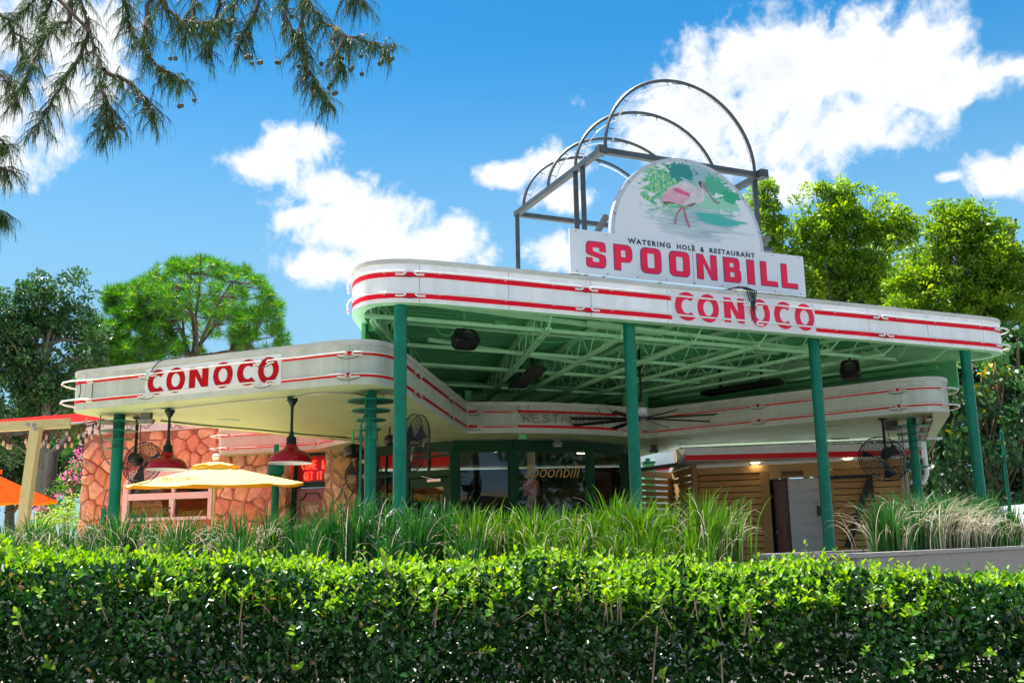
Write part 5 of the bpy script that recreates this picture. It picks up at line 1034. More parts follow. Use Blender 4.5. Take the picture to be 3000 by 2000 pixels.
# infrared heaters
def heater(pa,pb,z,label,w=.20,rods=((.2,),(.8,))):
    A_=atz(*pa,z); B_=atz(*pb,z); c=(A_+B_)/2; t=thing('patio_heater',label,'heater',tuple(c),'black bar heaters under the upper canopy')
    d=(B_-A_).normalized(); q=Vector((-d.y,d.x,0)); prof=[(-w/2,-.05),(-w/2,0),(-w*.3,.05),(w*.3,.05),(w/2,0),(w/2,-.05)]; mb=MB()
    V=[A_+q*x+Vector((0,0,y)) for x,y in prof]+[B_+q*x+Vector((0,0,y)) for x,y in prof]; n=6; mb.add(V,[(i,i+1,n+i+1,n+i) for i in range(5)]+[tuple(range(6))[::-1],tuple(range(6,12))]); mb.obj('housing',blk,t)
    mb=MB(); mb.add([A_+q*x*.9+Vector((0,0,-.03)) for x in(-w/2,w/2)]+[B_+q*x*.9+Vector((0,0,-.03)) for x in(-w/2,w/2)],[(0,1,3,2)]); mb.obj('reflector',pbr('heater_reflector',(.25,.24,.24),.2,metal=.8,var=.4,scale=12),t)
    mb=MB(); L=(B_-A_).length
    for i in range(int(L/.045)): p=A_+d*(.02+.045*i); mb.bar(p-q*w/2+Vector((0,0,-.05)),p+q*w/2+Vector((0,0,-.05)),.005,.005)
    for x in(-.4,-.1,.2,.45): mb.bar(A_+q*x*w+Vector((0,0,-.052)),B_+q*x*w+Vector((0,0,-.052)),.005,.005)
    mb.obj('grille',blk,t)
    for s_ in (.22,.78):
        p=A_.lerp(B_,s_); mb=MB(); mb.bar(p+Vector((0,0,.04)),p+Vector((0,0,4.93-z)),.05,.05); mb.obj('drop_rod',blk,t)
heater((1512,1130),(1574,1078),4.5,'short black bar heater with a shiny grille hanging left of the second front column',.30)
heater((2066,1152),(2282,1116),4.5,'long black bar heater running alongside the green rear wall, right of the ceiling fan',.28)
def speaker(px,py,y,w,h,rz,tilt,label,topz,name='speaker'):
    c=aty(px,py,y); t=thing(name,label,'speaker',tuple(c)); M=Matrix.Rotation(rz,3,'Z')@Matrix.Rotation(tilt,3,'X')
    prof=fillet([(-w/2,-h/2),(-w*.42,h/2),(w*.42,h/2),(w/2,-h/2)],.06,5); n=len(prof); d=.24; mb=MB()
    V=[c+M@Vector((x*k_,yy,z*k_)) for yy,k_ in ((-d/2,.9),(-d/2+.03,1),(d/2-.05,.95),(d/2,.7)) for x,z in prof]
    mb.add(V,[(j*n+i,j*n+(i+1)%n,(j+1)*n+(i+1)%n,(j+1)*n+i) for j in range(3) for i in range(n)]+[tuple(range(n))[::-1],tuple(range(3*n,4*n))]); mb.obj('cabinet',blk,t,50)
    mb=MB(); mb.lathe([(0,.0),(h*.28,.0),(h*.33,.012)],c+M@Vector((0,-d/2-.008,-h*.08)),20,M=M@Matrix.Rotation(PI/2,3,'X')); mb.lathe([(0,0),(h*.1,0)],c+M@Vector((0,-d/2-.006,h*.3)),12,M=M@Matrix.Rotation(PI/2,3,'X')); mb.obj('driver',pbr('dark_speaker_cone',(.03,.03,.035),.3),t)
    if topz: mb=MB(); mb.tube([c+Vector((0,0,h*.3)),Vector((c.x,c.y,topz))],.02,8); mb.obj('bracket',blk if name!='speaker' or px>1500 else green_p,t)
speaker(1361,996,13.6,.40,.24,.5,-.5,'curved black speaker hanging on a green pipe near the front left of the upper canopy',4.95)
speaker(2492,1086,16.6,.35,.31,-.4,-.5,'black speaker with a round cone hanging at the right under the upper canopy',4.6)
speaker(1033,1322,17.3,.34,.20,.9,-.3,'black wedge speaker tucked under the soffit left of the disc-ringed column',LB_)
c=aty(1142,1290,17.0); t=thing('round_speaker','black ball-shaped speaker under the soffit just left of the front left column','speaker',tuple(c)); mb=MB(); mb.lathe([(.105*math.sin(a),.105*math.cos(a)) for a in np.linspace(0,PI,12)],c,18); mb.obj('ball',blk,t,60); mb=MB(); mb.tube([c+Vector((0,0,.09)),Vector((c.x,c.y,LB_))],.015,6); mb.obj('bracket',blk,t)
# long timber-boxed tube light at the right end
A_,B_=atz(2722,1222,LB_-.06),atz(2697,1296,LB_-.06); t=thing('strip_light','slim wooden-boxed strip light on the soffit at the far right of the lower canopy','strip light',tuple((A_+B_)/2)); mb=MB(); d=(B_-A_); q=Vector((-d.y,d.x,0)).normalized()
mb.bar(A_+q*.05,B_+q*.05,.025,.11); mb.bar(A_-q*.05,B_-q*.05,.025,.11); mb.bar(A_+Vector((0,0,.04)),B_+Vector((0,0,.04)),.09,.02); mb.obj('timber_box',woodmat('reddish_timber',(.20,.09,.05),(.34,.18,.10)),t); mb=MB(); mb.tube([A_+q*.02-Vector((0,0,.03)),B_+q*.02-Vector((0,0,.03))],.013,8); mb.tube([A_-q*.02-Vector((0,0,.03)),B_-q*.02-Vector((0,0,.03))],.013,8); mb.obj('lamp_tube',tube_old,t,60)

# ------------------------------------------------------------ UMBRELLAS
def umbrella(c,R,zr,zt,rot0,mat,und,label,capmat,polem,ball,vent=True,tilt=.058):
    t=thing('patio_umbrella',label,'umbrella',(c[0],c[1],F0)); mb=MB(); n=8; K=7; C=Vector((c[0],c[1],0))
    ring=[]
    for i in range(n*6):
        a=rot0+2*PI*i/(n*6); ph=(i%6)/6; rad=R*math.cos(PI/n)/math.cos((ph-.5)*2*PI/n); sag=math.sin(PI*ph)
        ring.append((a,rad,sag))
    V=[]
    for j in range(K+1):
        s_=.14+.86*j/K
        for a,rad,sag in ring: V.append(C+Vector((rad*s_*math.cos(a),rad*s_*math.sin(a),zt-(zt-zr)*(s_**1.0)-.03*sag*s_+ (0.02*math.sin(a*5+j) if j==K else 0)*.3)))
    m_=len(ring)
    for a,rad,sag in ring: V.append(C+Vector((rad*.995*math.cos(a),rad*.995*math.sin(a),zr-.045-.03*sag+.008*math.sin(a*9))))
    V=[v+Vector((0,0,tilt*(v.y-c[1]))) for v in V]
    mb.add(V,[(j*m_+i,j*m_+(i+1)%m_,(j+1)*m_+(i+1)%m_,(j+1)*m_+i) for j in range(K) for i in range(m_)]); can=mb.obj('canopy',mat,t,50)
    mb=MB(); mb.add(V,[((K)*m_+i,K*m_+(i+1)%m_,(K+1)*m_+(i+1)%m_,(K+1)*m_+i) for i in range(m_)]); mb.obj('valance',und,can,50)
    if vent:
        mb=MB(); V=[]
        for j,(s_,dz) in enumerate(((.0,.05),(.1,.03),(.27,-.055))):
            for a,rad,sag in ring: V.append(C+Vector((rad*s_*math.cos(a),rad*s_*math.sin(a),zt+dz+.035*sag*(j==2))))
        mb.add(V,[(j*m_+i,j*m_+(i+1)%m_,(j+1)*m_+(i+1)%m_,(j+1)*m_+i) for j in range(2) for i in range(m_)]); V2=V[2*m_:]; mb.obj('vent_cap',capmat,t,50)
        mb=MB(); mb.add(V2+[v-Vector((0,0,.045)) for v in V2],[(i,(i+1)%m_,m_+(i+1)%m_,m_+i) for i in range(m_)]); mb.obj('vent_valance',und,t,50)
    mb=MB(); mb.tube([(c[0],c[1],F0),(c[0],c[1],zt)],.024,12); mb.obj('pole',polem,t,60)
    for i in range(n):
        a=rot0+2*PI*i/n; mb=MB(); ty=tilt*R*math.sin(a); mb.tube([C+Vector((R*.1*math.cos(a),R*.1*math.sin(a),zt-.06)),C+Vector((R*.97*math.cos(a),R*.97*math.sin(a),zr-.02+ty*.97))],.012,5); mb.tube([C+Vector((.03,0,zr-.1)),C+Vector((R*.5*math.cos(a),R*.5*math.sin(a),zr+(zt-zr)*.48-.04+ty*.5))],.010,5); mb.obj('rib',polem,t)
    if ball: mb=MB(); mb.lathe([(.07*math.sin(a),.07*math.cos(a)) for a in np.linspace(0,PI,12)],(c[0],c[1],zt+.13),18); mb.lathe([(.02,zt+.07),(.02,zt+.02)],(c[0],c[1],0),8); mb.obj('finial',pbr('silver_finial',(.75,.74,.72),.3,metal=.2),t,60)
    return t,can
yel=clothmat('pale_yellow_canvas',(.80,.69,.27),.16,(.85,.70,.22)); org_y=clothmat('amber_canvas',(.86,.46,.03),.45,(.95,.45,.02))
yc=aty(632.7,1334,18.35); zr_=aty(372,1430,18.35).z
yu,can=umbrella((yc.x,18.35),1.60,zr_+.05,yc.z-.16,-PI/2-.30-PI/8,yel,org_y,'pale yellow canvas umbrella with brown script lettering under the left canopy wing',yel,pine_w,True)
# script lettering lies on the near panel
def panel_text(body,c,R,zr,zt,ang,r0,r1,width,mat,parent,shear=.3):
    vs,fs=textgeo(body,1,.01,shear); xs=[v[0] for v in vs]; ys=[v[1] for v in vs]; a,b=min(xs),max(xs); e,g=min(ys),max(ys)
    rd_=Vector((math.cos(ang),math.sin(ang),0)); td=Vector((-math.sin(ang),math.cos(ang),0)); mb=MB(); ap=R*math.cos(PI/8)
    V=[]
    for x,y in vs:
        u=(x-a)/(b-a)-.5; q=r1+(r0-r1)*(y-e)/(g-e); s_=q/ap; 
        V.append(Vector((c[0],c[1],0))+rd_*q+td*u*width+Vector((0,0,zt-(zt-zr)*(s_**1.0)+.012+.058*(rd_.y*q+td.y*u*width))))
    mb.add(V,fs); return mb.obj('script_lettering',mat,parent)
panel_text('Topo Chico',(yc.x,18.35),1.60,zr_+.05,yc.z-.16,-PI/2-.30,.98,1.24,.78,pbr('maroon_print',(.16,.02,.012),.7,spec=.1),can)
oc=aty(-55,1372,20.0); zo=aty(160,1470,20).z
ou,ocan=umbrella((oc.x,20.0),1.52,zo+.02,oc.z,.1,clothmat('orange_canvas',(.90,.34,.07),.4,(.95,.32,.04)),org_y,'orange canvas umbrella at the far left behind the tilted timber post',clothmat('light_orange_cap',(.88,.50,.08),.45,(.95,.5,.05)),pine_w,False)
# ------------------------------------------------------------ RED AWNING, PERGOLA, STRING LIGHTS
redc=clothmat('red_awning_canvas',(.80,.02,.02),.55,(.95,.02,.02))
aw=thing('red_awning','bright red sail awning stretched behind the left canopy wing','awning',(-8,20,3.5))
mb=MB(); nu,nv=14,6; G=[]
P00,P10=aty(-40,1259,17.0),aty(330,1230,17.2); P01,P11=aty(-40,1232,21.4),aty(330,1203,21.4)
for i in range(nu+1):
    for j in range(nv+1):
        u,v=i/nu,j/nv; p=P00.lerp(P10,u).lerp(P01.lerp(P11,u),v); p.z-=.12*math.sin(PI*u)*math.sin(PI*v)+.03*math.sin(u*18)*(1-v); G.append(p)
mb.add(G,[(i*(nv+1)+j,(i+1)*(nv+1)+j,(i+1)*(nv+1)+j+1,i*(nv+1)+j+1) for i in range(nu) for j in range(nv)]); mb.obj('canopy_cloth',redc,aw,60)
mb=MB(); G=[]  # unseen sail, added to tint the light on the stone wall red
for i in range(9):
    for j in range(5): u,v=i/8,j/4; G.append((-7.6+4.0*u,19.3+2.25*v-.35*u,4.85+.25*v-.1*math.sin(PI*u)*math.sin(PI*v)))
mb.add(G,[(i*5+j,(i+1)*5+j,(i+1)*5+j+1,i*5+j+1) for i in range(8) for j in range(4)]); mb.obj('hidden_tint_cloth',redc,aw,60)
mb=MB(); mb.tube([P00,P10],.02,6); mb.tube([P10,P11],.02,6); mb.tube([P00,P01],.02,6); mb.obj('edge_pole',galv,aw)
pg=thing('timber_pergola','treated timber post leaning under a timber beam at the far left','pergola',(aty(90,1500,14.6).x,14.6,F0))
mb=MB(); a,b=aty(107,1252,14.6),aty(68,1530,14.6); b=a+(b-a)*((a.z-F0)/(a.z-b.z)); mb.bar(a,b,.135,.135,up=Vector((0,1,.1))); mb.obj('post',pine_w,pg)
mb=MB(); A_=aty(-400,1272,14.2); B_=aty(206,1239,14.9); mb.bar(A_,B_,.14,.135); mb.obj('beam',woodmat('timber_beam',(.44,.36,.17),(.60,.52,.28),along=(.6,4,4)),pg)
mb=MB()
for px,py in ((100,1244),(82,1243),(104,1256)): p=aty(px,py,14.48); mb.box(p,(.05,.02,.05)); 
mb.obj('steel_plate',galv,pg)
sl=thing('string_lights','strings of clear bulbs with red-brown sockets hanging below the timber beam and awning','string lights',(-6,15.5,3.3))
mb=MB()
def dep(px): return 14.9+px/300*1.3
for run in ([(-20,1268),(60,1262),(130,1268),(190,1250),(300,1228)],[(-20,1274),(50,1275),(110,1283),(200,1262),(320,1230)],[(120,1262),(170,1280),(215,1272),(262,1248),(310,1222)],[(-30,1255),(100,1262),(230,1250),(330,1218)]):
    mb.tube([aty(x,y,dep(x)) for x,y in run],.008,5)
mb.obj('wire',pbr('dark_red_cable',(.12,.02,.02),.5),sl)
mb=MB()
for k_ in range(4): mb.tube([aty(-20,1282-k_*5,dep(-20)),aty(90,1268-k_*4,dep(90)),aty(200,1252-k_*2,dep(200))],.006,4)
mb.obj('cable_bundle',galv,sl)
for x,y in [(25,275),(55,298),(74,300),(180,262),(190,290),(285,284),(300,270),(320,232),(335,292),(403,258),(400,298),(452,292),(462,208),(482,245),(497,288),(545,228),(555,270),(580,212),(592,182),(598,255),(636,232),(642,190),(682,203),(665,168),(712,152)]:
    px,py=x/2.359,1180+y/2.359; c=aty(px,py,dep(px)); mb=MB(); mb.lathe([(.006,.11),(.018,.10),(.018,.035),(.014,.03)],c,8); mb.tube([c+Vector((0,0,.10)),c+Vector((0,0,.10+random.uniform(.03,.10)))],.005,4); so=mb.obj('socket',pbr('brown_socket',(.10,.02,.02),.4),sl)
    mb=MB(); mb.lathe([(.011,.035),(.021,.0),(.023,-.02),(.015,-.04),(0,-.05)],c,10); mb.obj('bulb',pbr('clear_amber_bulb',(.70,.42,.28),.08,var=.1,spec=.8),so,60)

# ------------------------------------------------------------ PLANTERS AND GRASS
def planter(a,b,w,z0,z1,label):
    P_=PL(a,b); t=thing('planter_box',label,'planter',(a[0],a[1],F0)); h=(z1-z0-.03)/3; mb=MB()
    for i in range(3):
        P_.slab(mb,0,P_.len,z0+h*i+.004,z0+h*(i+1)-.004,-.03,0); P_.slab(mb,0,P_.len,z0+h*i+.004,z0+h*(i+1)-.004,-w,-w+.03); P_.slab(mb,-.001,.03,z0+h*i+.004,z0+h*(i+1)-.004,-w+.03,-.03); P_.slab(mb,P_.len-.03,P_.len,z0+h*i+.004,z0+h*(i+1)-.004,-w+.03,-.03)
    P_.slab(mb,-.02,P_.len+.02,z1-.03,z1,-.06,.02); P_.slab(mb,-.02,P_.len+.02,z1-.03,z1,-w-.02,-w+.06); P_.slab(mb,-.02,.06,z1-.03,z1,-w+.06,-.06); mb.obj('boards',plank,t)
    mb=MB(); mb.add([P_.pt(.03,z1-.07,-.03),P_.pt(P_.len-.03,z1-.07,-.03),P_.pt(P_.len-.03,z1-.07,-w+.03),P_.pt(.03,z1-.07,-w+.03)],[(0,1,2,3)]); mb.obj('soil',pbr('dark_potting_soil',(.05,.035,.025),.95,var=.4,scale=20,bump=.6),t); return P_
ra,rb_=atz(2511,1622,1.495),atz(3050,1597,1.495)
PR=planter((ra.x,ra.y),(rb_.x,rb_.y),.75,F0,1.50,'long weathered grey timber planter at the right, holding dry-tipped grass')
la,lb_=aty(-260,1640,7.35),aty(2150,1642,6.75)
PLf=planter((la.x,la.y),(lb_.x,lb_.y),.8,F0,1.46,'long weathered timber planter behind the hedge, holding tall ornamental grass')
g_dark=leafmat('deep_green_blade',(.012,.085,.022),(.04,.16,.025),.42,.3); g_lit=leafmat('lime_green_blade',(.025,.12,.010),(.12,.26,.02),.42,.4); g_dry=leafmat('straw_blade',(.40,.33,.22),(.66,.60,.48),.5,.25)
def clump(px,pytop,P_,back,label,style,sc_=1.0,H=.80):
    r=ray(px,1600); o=P_.o-P_.m*back; k_=o.dot(P_.m)/Vector((r.x,r.y)).dot(P_.m); x,y=r.x*k_,r.y*k_; z0=1.40
    ztop=aty(px,pytop,y).z; Hh=(ztop-z0)*H
    t=thing('grass_clump',label,'grass clump',(x,y,z0),'ornamental grass clumps in the long planters')
    n=int({'up':190,'lime':200,'dry':230,'arch':150}[style]*sc_); a=RNG.uniform(0,2*PI,n); rr=np.abs(RNG.normal(0,.08,n)); B=np.stack([x+rr*np.cos(a),y+rr*np.sin(a)*.8,np.full(n,z0-.02)],1)
    aa=a+RNG.normal(0,.5,n); D=np.stack([np.cos(aa),np.sin(aa),0*aa],1)
    L=Hh*RNG.uniform(.62,1.12,n); bend=np.abs(RNG.normal(.5,.42,n)) if style!='dry' else np.abs(RNG.normal(.9,.55,n)); L=L*(1+.18*bend)
    L=np.where(bend<.25,L*.95,L)
    blades('green_blades',B,D,L,bend,RNG.uniform(.011,.025,n),{'up':g_dark,'lime':g_lit,'arch':g_dark,'dry':g_dark}[style],t)
    m_=int({'up':16,'lime':32,'arch':48,'dry':330}[style]*sc_); a=RNG.uniform(0,2*PI,m_); rr=np.abs(RNG.normal(0,.11,m_)); B=np.stack([x+rr*np.cos(a),y+rr*np.sin(a)*.8,np.full(m_,z0-.02)],1); aa=a+RNG.normal(0,.6,m_); D=np.stack([np.cos(aa),np.sin(aa),0*aa],1)
    blades('dry_blades',B,D,Hh*RNG.uniform(.75,1.35,m_),RNG.uniform(1.2,2.6,m_),RNG.uniform(.004,.008,m_),g_dry,t,K=8,droop=1.1)
    if style in('arch','lime'):
        m_=60; a=RNG.uniform(0,2*PI,m_); B=np.stack([x+.1*np.cos(a),y+.1*np.sin(a),np.full(m_,z0-.02)],1); D=np.stack([np.cos(a),np.sin(a),0*a],1); blades('young_blades',B,D,Hh*RNG.uniform(.6,1.1,m_),np.abs(RNG.normal(.5,.3,m_)),RNG.uniform(.006,.012,m_),g_lit,t)
ord_=['first','second','third','fourth','fifth','sixth','seventh','eighth','ninth','tenth']
CL=[(10,1490,'arch','silver-tipped grass clump at the far left below the orange umbrella'),(95,1478,'arch','silver-tipped grass clump at the foot of the tilted timber post'),(185,1500,'arch','low silver-tipped grass clump in front of the pink-flowered shrub'),(275,1478,'arch','silver-tipped grass clump in front of the left corner of the stone building'),(350,1452,'arch','silver-tipped grass clump hiding the foot of the leftmost green column'),(440,1458,'arch','silver-tipped grass clump below the black caged fan and left umbrella edge'),(530,1466,'arch','silver-tipped grass clump in front of the pinkish window'),(610,1480,'arch','silver-tipped grass clump at the umbrella pole'),(700,1462,'arch','silver-tipped grass clump right of the umbrella pole'),(790,1448,'arch','silver-tipped grass clump under the right tip of the yellow umbrella'),
(880,1478,'up','dark green grass clump in front of the entrance door emblem'),(965,1438,'up','dark green grass clump right of the entrance door'),(1050,1405,'up','tall dark green grass clump in front of the caged fan with the pale badge'),(1130,1425,'up','dark green grass clump between the disc-ringed column and the front left column'),(1215,1432,'up','dark green grass clump at the foot of the front left column'),(1300,1428,'up','dark green grass clump in front of the green glazed door'),(1390,1440,'lime','grass clump with curled straw tips in front of the first big pane'),
(1470,1465,'lime','lime green grass clump in front of the post between the big panes'),(1560,1448,'lime','lime green grass clump below the script-lettered window'),(1650,1450,'lime','lime green grass clump right of the script-lettered window'),(1735,1452,'lime','lime green grass clump in front of the narrow third pane'),(1800,1402,'lime','tallest lime green grass spikes left of the second front column'),(1880,1432,'lime','lime green grass clump right of the second front column'),(1965,1440,'lime','lime green grass clump with pale tips in front of the slatted fence'),(2065,1402,'lime','tall lime green grass clump in front of the cedar wall'),(2130,1425,'lime','rightmost lime green grass clump with long arching straws toward the restroom door')]
for i,(px,py,stl,lb) in enumerate(CL): clump(px,py,PLf,.28+.22*(i%2),lb,stl,1.0 if px<2040 else .9)
for i,px in enumerate(range(40,2100,110)):
    if i%2 and px<1500: continue
    stl='arch' if px<820 else ('up' if px<1380 else 'lime'); clump(px,1520+12*math.sin(px),PLf,.05,['short silver-tipped','short dark green','short lime green'][['arch','up','lime'].index(stl)]+' grass at the front edge of the planter, '+('%s from the left'%ord_[i] if i<10 else '%s from the right'%ord_[len(range(40,2100,110))-1-i]),stl,.55)
for px,py,stl,lb in [(2600,1478,'arch','green grass clump at the left end of the right planter'),(2680,1462,'arch','upright green grass clump in the right planter below the disc-ringed column'),(2760,1470,'dry','straw-coloured drooping grass clump in the middle of the right planter'),(2830,1490,'dry','dry beige grass clump left of the corner column in the right planter'),(2890,1470,'up','dark green grass clump at the foot of the corner column'),(2960,1490,'arch','green grass clump in front of the white van'),(3040,1500,'arch','green grass clump cut by the right edge of the picture')]:
    clump(px,py,PR,.30,lb,stl,1.45,1.08)
# ------------------------------------------------------------ HEDGE
hg=thing('clipped_hedge','long clipped evergreen hedge with bright lime new growth on top, filling the foreground','hedge',(0,3,0))
def htop(x): 
    x=np.asarray(x); return EYE-.072-.034*x+.014*np.sin(3.1*x+.5)+.011*np.sin(7.3*x+1.2)+.009*np.sin(17*x+.7)+.006*np.sin(31*x)
def hfront(x,z): return 2.52+.05*np.sin(2.3*x+1)+.05*np.sin(8*x+5*z)*np.sin(7*z+3*x)+.035*np.sin(21*x-11*z)*np.sin(17*z+5*x)
n=260000; X=RNG.uniform(-2.7,2.7,n); inner=RNG.random(n)
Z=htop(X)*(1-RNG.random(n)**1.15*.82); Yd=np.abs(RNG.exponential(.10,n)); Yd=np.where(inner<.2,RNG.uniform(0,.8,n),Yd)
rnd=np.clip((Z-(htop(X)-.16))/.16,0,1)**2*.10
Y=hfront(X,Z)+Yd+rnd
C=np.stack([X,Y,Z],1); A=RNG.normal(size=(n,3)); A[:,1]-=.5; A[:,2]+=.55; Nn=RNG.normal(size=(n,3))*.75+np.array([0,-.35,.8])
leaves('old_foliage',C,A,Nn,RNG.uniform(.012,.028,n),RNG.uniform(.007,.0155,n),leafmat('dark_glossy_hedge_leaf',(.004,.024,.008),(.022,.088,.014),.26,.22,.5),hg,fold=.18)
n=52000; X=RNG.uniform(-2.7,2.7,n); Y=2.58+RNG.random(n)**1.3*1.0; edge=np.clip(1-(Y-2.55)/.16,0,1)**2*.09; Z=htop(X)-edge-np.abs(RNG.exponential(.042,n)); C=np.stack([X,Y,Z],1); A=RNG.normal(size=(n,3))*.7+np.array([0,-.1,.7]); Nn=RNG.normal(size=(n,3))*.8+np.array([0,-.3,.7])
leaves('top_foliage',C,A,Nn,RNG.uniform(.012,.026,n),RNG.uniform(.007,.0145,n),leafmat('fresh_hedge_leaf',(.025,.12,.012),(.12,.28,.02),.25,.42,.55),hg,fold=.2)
# shoots: whorls of pale young leaves on short stems
sh=MB(); SX=[];SA=[];SN=[];SL=[]
for i in range(3300):
    if i<3130: x=RNG.uniform(-2.7,2.7); y=2.56+RNG.random()**1.5*.7; h=abs(RNG.normal(.022,.018))+(.06*RNG.random() if RNG.random()<.03 else 0); z0=float(htop(x))-.03-max(0,(1-(y-2.55)/.14))**2*.08; d=Vector((RNG.normal(0,.25),RNG.normal(-.1,.25),1)).normalized()
    else: x=RNG.uniform(-2.7,2.7); z0=float(htop(x))-RNG.random()**1.6*.75; y=float(hfront(x,z0)); h=abs(RNG.normal(.02,.015)); d=Vector((RNG.normal(0,.4),-.8,.6+RNG.normal(0,.3))).normalized()
    a=Vector((x,y,z0)); b=a+d*(h+.03)
    if RNG.random()<.35: sh.tube([a-d*.04,b],.0016,3,caps=False)
    k_=RNG.integers(5,9); e1=d.cross(Vector((0,.3,1))).normalized(); e2=d.cross(e1)
    for j in range(k_):
        q=a.lerp(b,.3+.7*j/k_); an=j*2.4+RNG.normal(0,.7); o=e1*math.cos(an)+e2*math.sin(an); ax=(o+d*(.5+.9*j/k_)).normalized(); SX.append(q);SA.append(ax);SN.append(d-o*.3);SL.append(RNG.uniform(.009,.026)*(1.1-.3*j/k_))
SX=np.array([tuple(v) for v in SX]);SA=np.array([tuple(v) for v in SA]);SN=np.array([tuple(v) for v in SN]);SL=np.array(SL)
leaves('new_shoots',SX,SA,SN,SL,SL*.52,leafmat('lime_new_leaf',(.07,.23,.015),(.28,.44,.03),.4,.4,.3),hg,fold=.2)
for i in range(260):
    x=RNG.uniform(-2.7,2.7); y=2.6+RNG.random()*.6; zt=float(htop(x))*RNG.uniform(.55,.95); pts=[Vector((x,y,0))]; q=pts[0]
    for j in range(5): q=Vector((q.x+RNG.normal(0,.05),max(2.56,q.y+RNG.normal(-.02,.05)),zt*(j+1)/5)); pts.append(q)
    sh.tube(pts,[.007,.006,.005,.004,.003,.002],4,caps=False)
n=2200; X=RNG.uniform(-2.7,2.7,n); Z=htop(X)*(1-RNG.random(n)*.8); C=np.stack([X,hfront(X,Z)+np.abs(RNG.exponential(.06,n)),Z],1); leaves('dry_leaves',C,RNG.normal(size=(n,3)),RNG.normal(size=(n,3)),RNG.uniform(.012,.022,n),RNG.uniform(.007,.012,n),leafmat('dull_brown_leaf',(.10,.06,.02),(.26,.20,.06),.6,.2,.2),hg,fold=.2)
sh.obj('twigs',pbr('grey_brown_twig',(.20,.15,.10),.8,var=.4,scale=20),hg)
# ------------------------------------------------------------ TREES
def crown(name,blobs,mat,parent,density,L,W,clump=.35,per=60,shell=.55,up=.35,gap=0.0,gs=.75,rmax=1.0):
    Cs=[];Ns=[]
    for c,r in blobs:
        c=np.array(c); m_=max(4,int(density*r[0]*r[2])); v=norm(RNG.normal(size=(m_,3))); rad=(shell+(rmax-shell)*RNG.random(m_)**.6)
        P=c+v*rad[:,None]*np.array(r); 
        if gap: kp=np.array([mnoise.noise(Vector(q)*gs)+.15*RNG.normal() for q in P.tolist()]); P=P[kp>gap-.5]; v=v[kp>gap-.5]
        Cs.append(P); Ns.append(v[:len(P)])
    P=np.concatenate(Cs); m_=len(P); cr=clump*RNG.uniform(.55,1.25,m_)
    Q=np.repeat(P,per,0); v=norm(RNG.normal(size=(m_*per,3))); q=RNG.random(m_*per)**.45; Q=Q+v*(q*np.repeat(cr,per))[:,None]*np.array([1,1,.75])
    A=v+RNG.normal(size=v.shape)*.6; A[:,2]+=up*.3; Nn=RNG.normal(size=v.shape)*.6+np.array([0,0,1.0]); n=len(Q)
    leaves(name,Q,A,Nn,L*RNG.uniform(.7,1.25,n),W*RNG.uniform(.7,1.25,n),mat,parent); return P
def limbs(name,base,top,P,mat,parent,r0,nlimb=26,sub=60,spread=1.0):
    mb=MB(); base=Vector(base); top=Vector(top); tr_=[base.lerp(top,k_/6)+Vector((.06*math.sin(k_*1.7),.05*math.cos(k_*2.1),0))*r0*6*(0<k_) for k_ in range(7)]
    mb.tube(tr_,[r0*(1.25 if k_==0 else 1-.11*k_) for k_ in range(7)],9)
    idx=RNG.choice(len(P),min(nlimb,len(P)),replace=False); ends=[]
    for i in idx:
        e=Vector(P[i]); s_=RNG.uniform(.35,1); a=base.lerp(top,s_); d=e-a; m1=a+d*.35+Vector((0,0,.16*d.length)); m2=a+d*.7+Vector((0,0,.12*d.length)); rr=r0*.34*(1.15-s_*.4); mb.tube([a,m1,m2,e],[rr,rr*.7,rr*.42,rr*.15],6,caps=False); ends.append((m1,m2,e,rr))
    for i in RNG.choice(len(P),min(sub,len(P)),replace=False):
        e=Vector(P[i]); m=min(ends,key=lambda q:(q[1]-e).length); a=m[1]; d=e-a; mb.tube([a,a+d*.5+Vector((0,0,.08*d.length)),e],[m[3]*.3,m[3]*.2,m[3]*.07],5,caps=False)
    return mb.obj(name,mat,parent,60)
def pb(px,py,r,y,ry=None,dy=0,rz=None):
    c=aty(px,py,y+dy); k_=(y+dy)/FPX; return ((c.x,c.y,c.z),(r*k_,(ry or r*.8)*k_,(rz or r)*k_))
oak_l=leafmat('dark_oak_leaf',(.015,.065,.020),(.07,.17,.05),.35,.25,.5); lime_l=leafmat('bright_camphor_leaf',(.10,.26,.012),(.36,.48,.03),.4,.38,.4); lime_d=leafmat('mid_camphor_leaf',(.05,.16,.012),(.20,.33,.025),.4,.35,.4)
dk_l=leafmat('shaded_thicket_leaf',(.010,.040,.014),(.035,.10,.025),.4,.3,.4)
def tree(name,label,cat,base,top,blobs,mat,density,L,W,r0,barkm,group=None,mat2=None,**kw):
    t=thing(name,label,cat,(base[0],base[1],F0),group); P=crown('crown',blobs,mat,t,density,L,W,**kw)
    if mat2: 
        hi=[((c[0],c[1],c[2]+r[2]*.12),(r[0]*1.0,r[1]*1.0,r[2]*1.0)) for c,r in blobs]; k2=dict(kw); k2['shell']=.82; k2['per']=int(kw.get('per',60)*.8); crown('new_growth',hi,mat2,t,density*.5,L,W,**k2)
    limbs('trunk',(base[0],base[1],F0),top,P,barkm,t,r0); return t
y=36
b=[pb(*q,y) for q in ((40,905,85),(130,880,75),(215,865,70),(60,1000,95),(160,985,85),(245,960,55),(-60,950,120),(40,1110,90),(150,1090,95),(90,1200,95),(200,1170,70),(-80,1150,130),(20,1290,70),(250,1060,50))]
tree('oak_tree','dark evergreen oak with open branches at the far left edge','tree',aty(140,1500,y)[:2],aty(135,1000,y),b,oak_l,34,.16,.08,.34,bark_g,clump=.36,per=80,shell=.2,gap=.2,rmax=1.15)
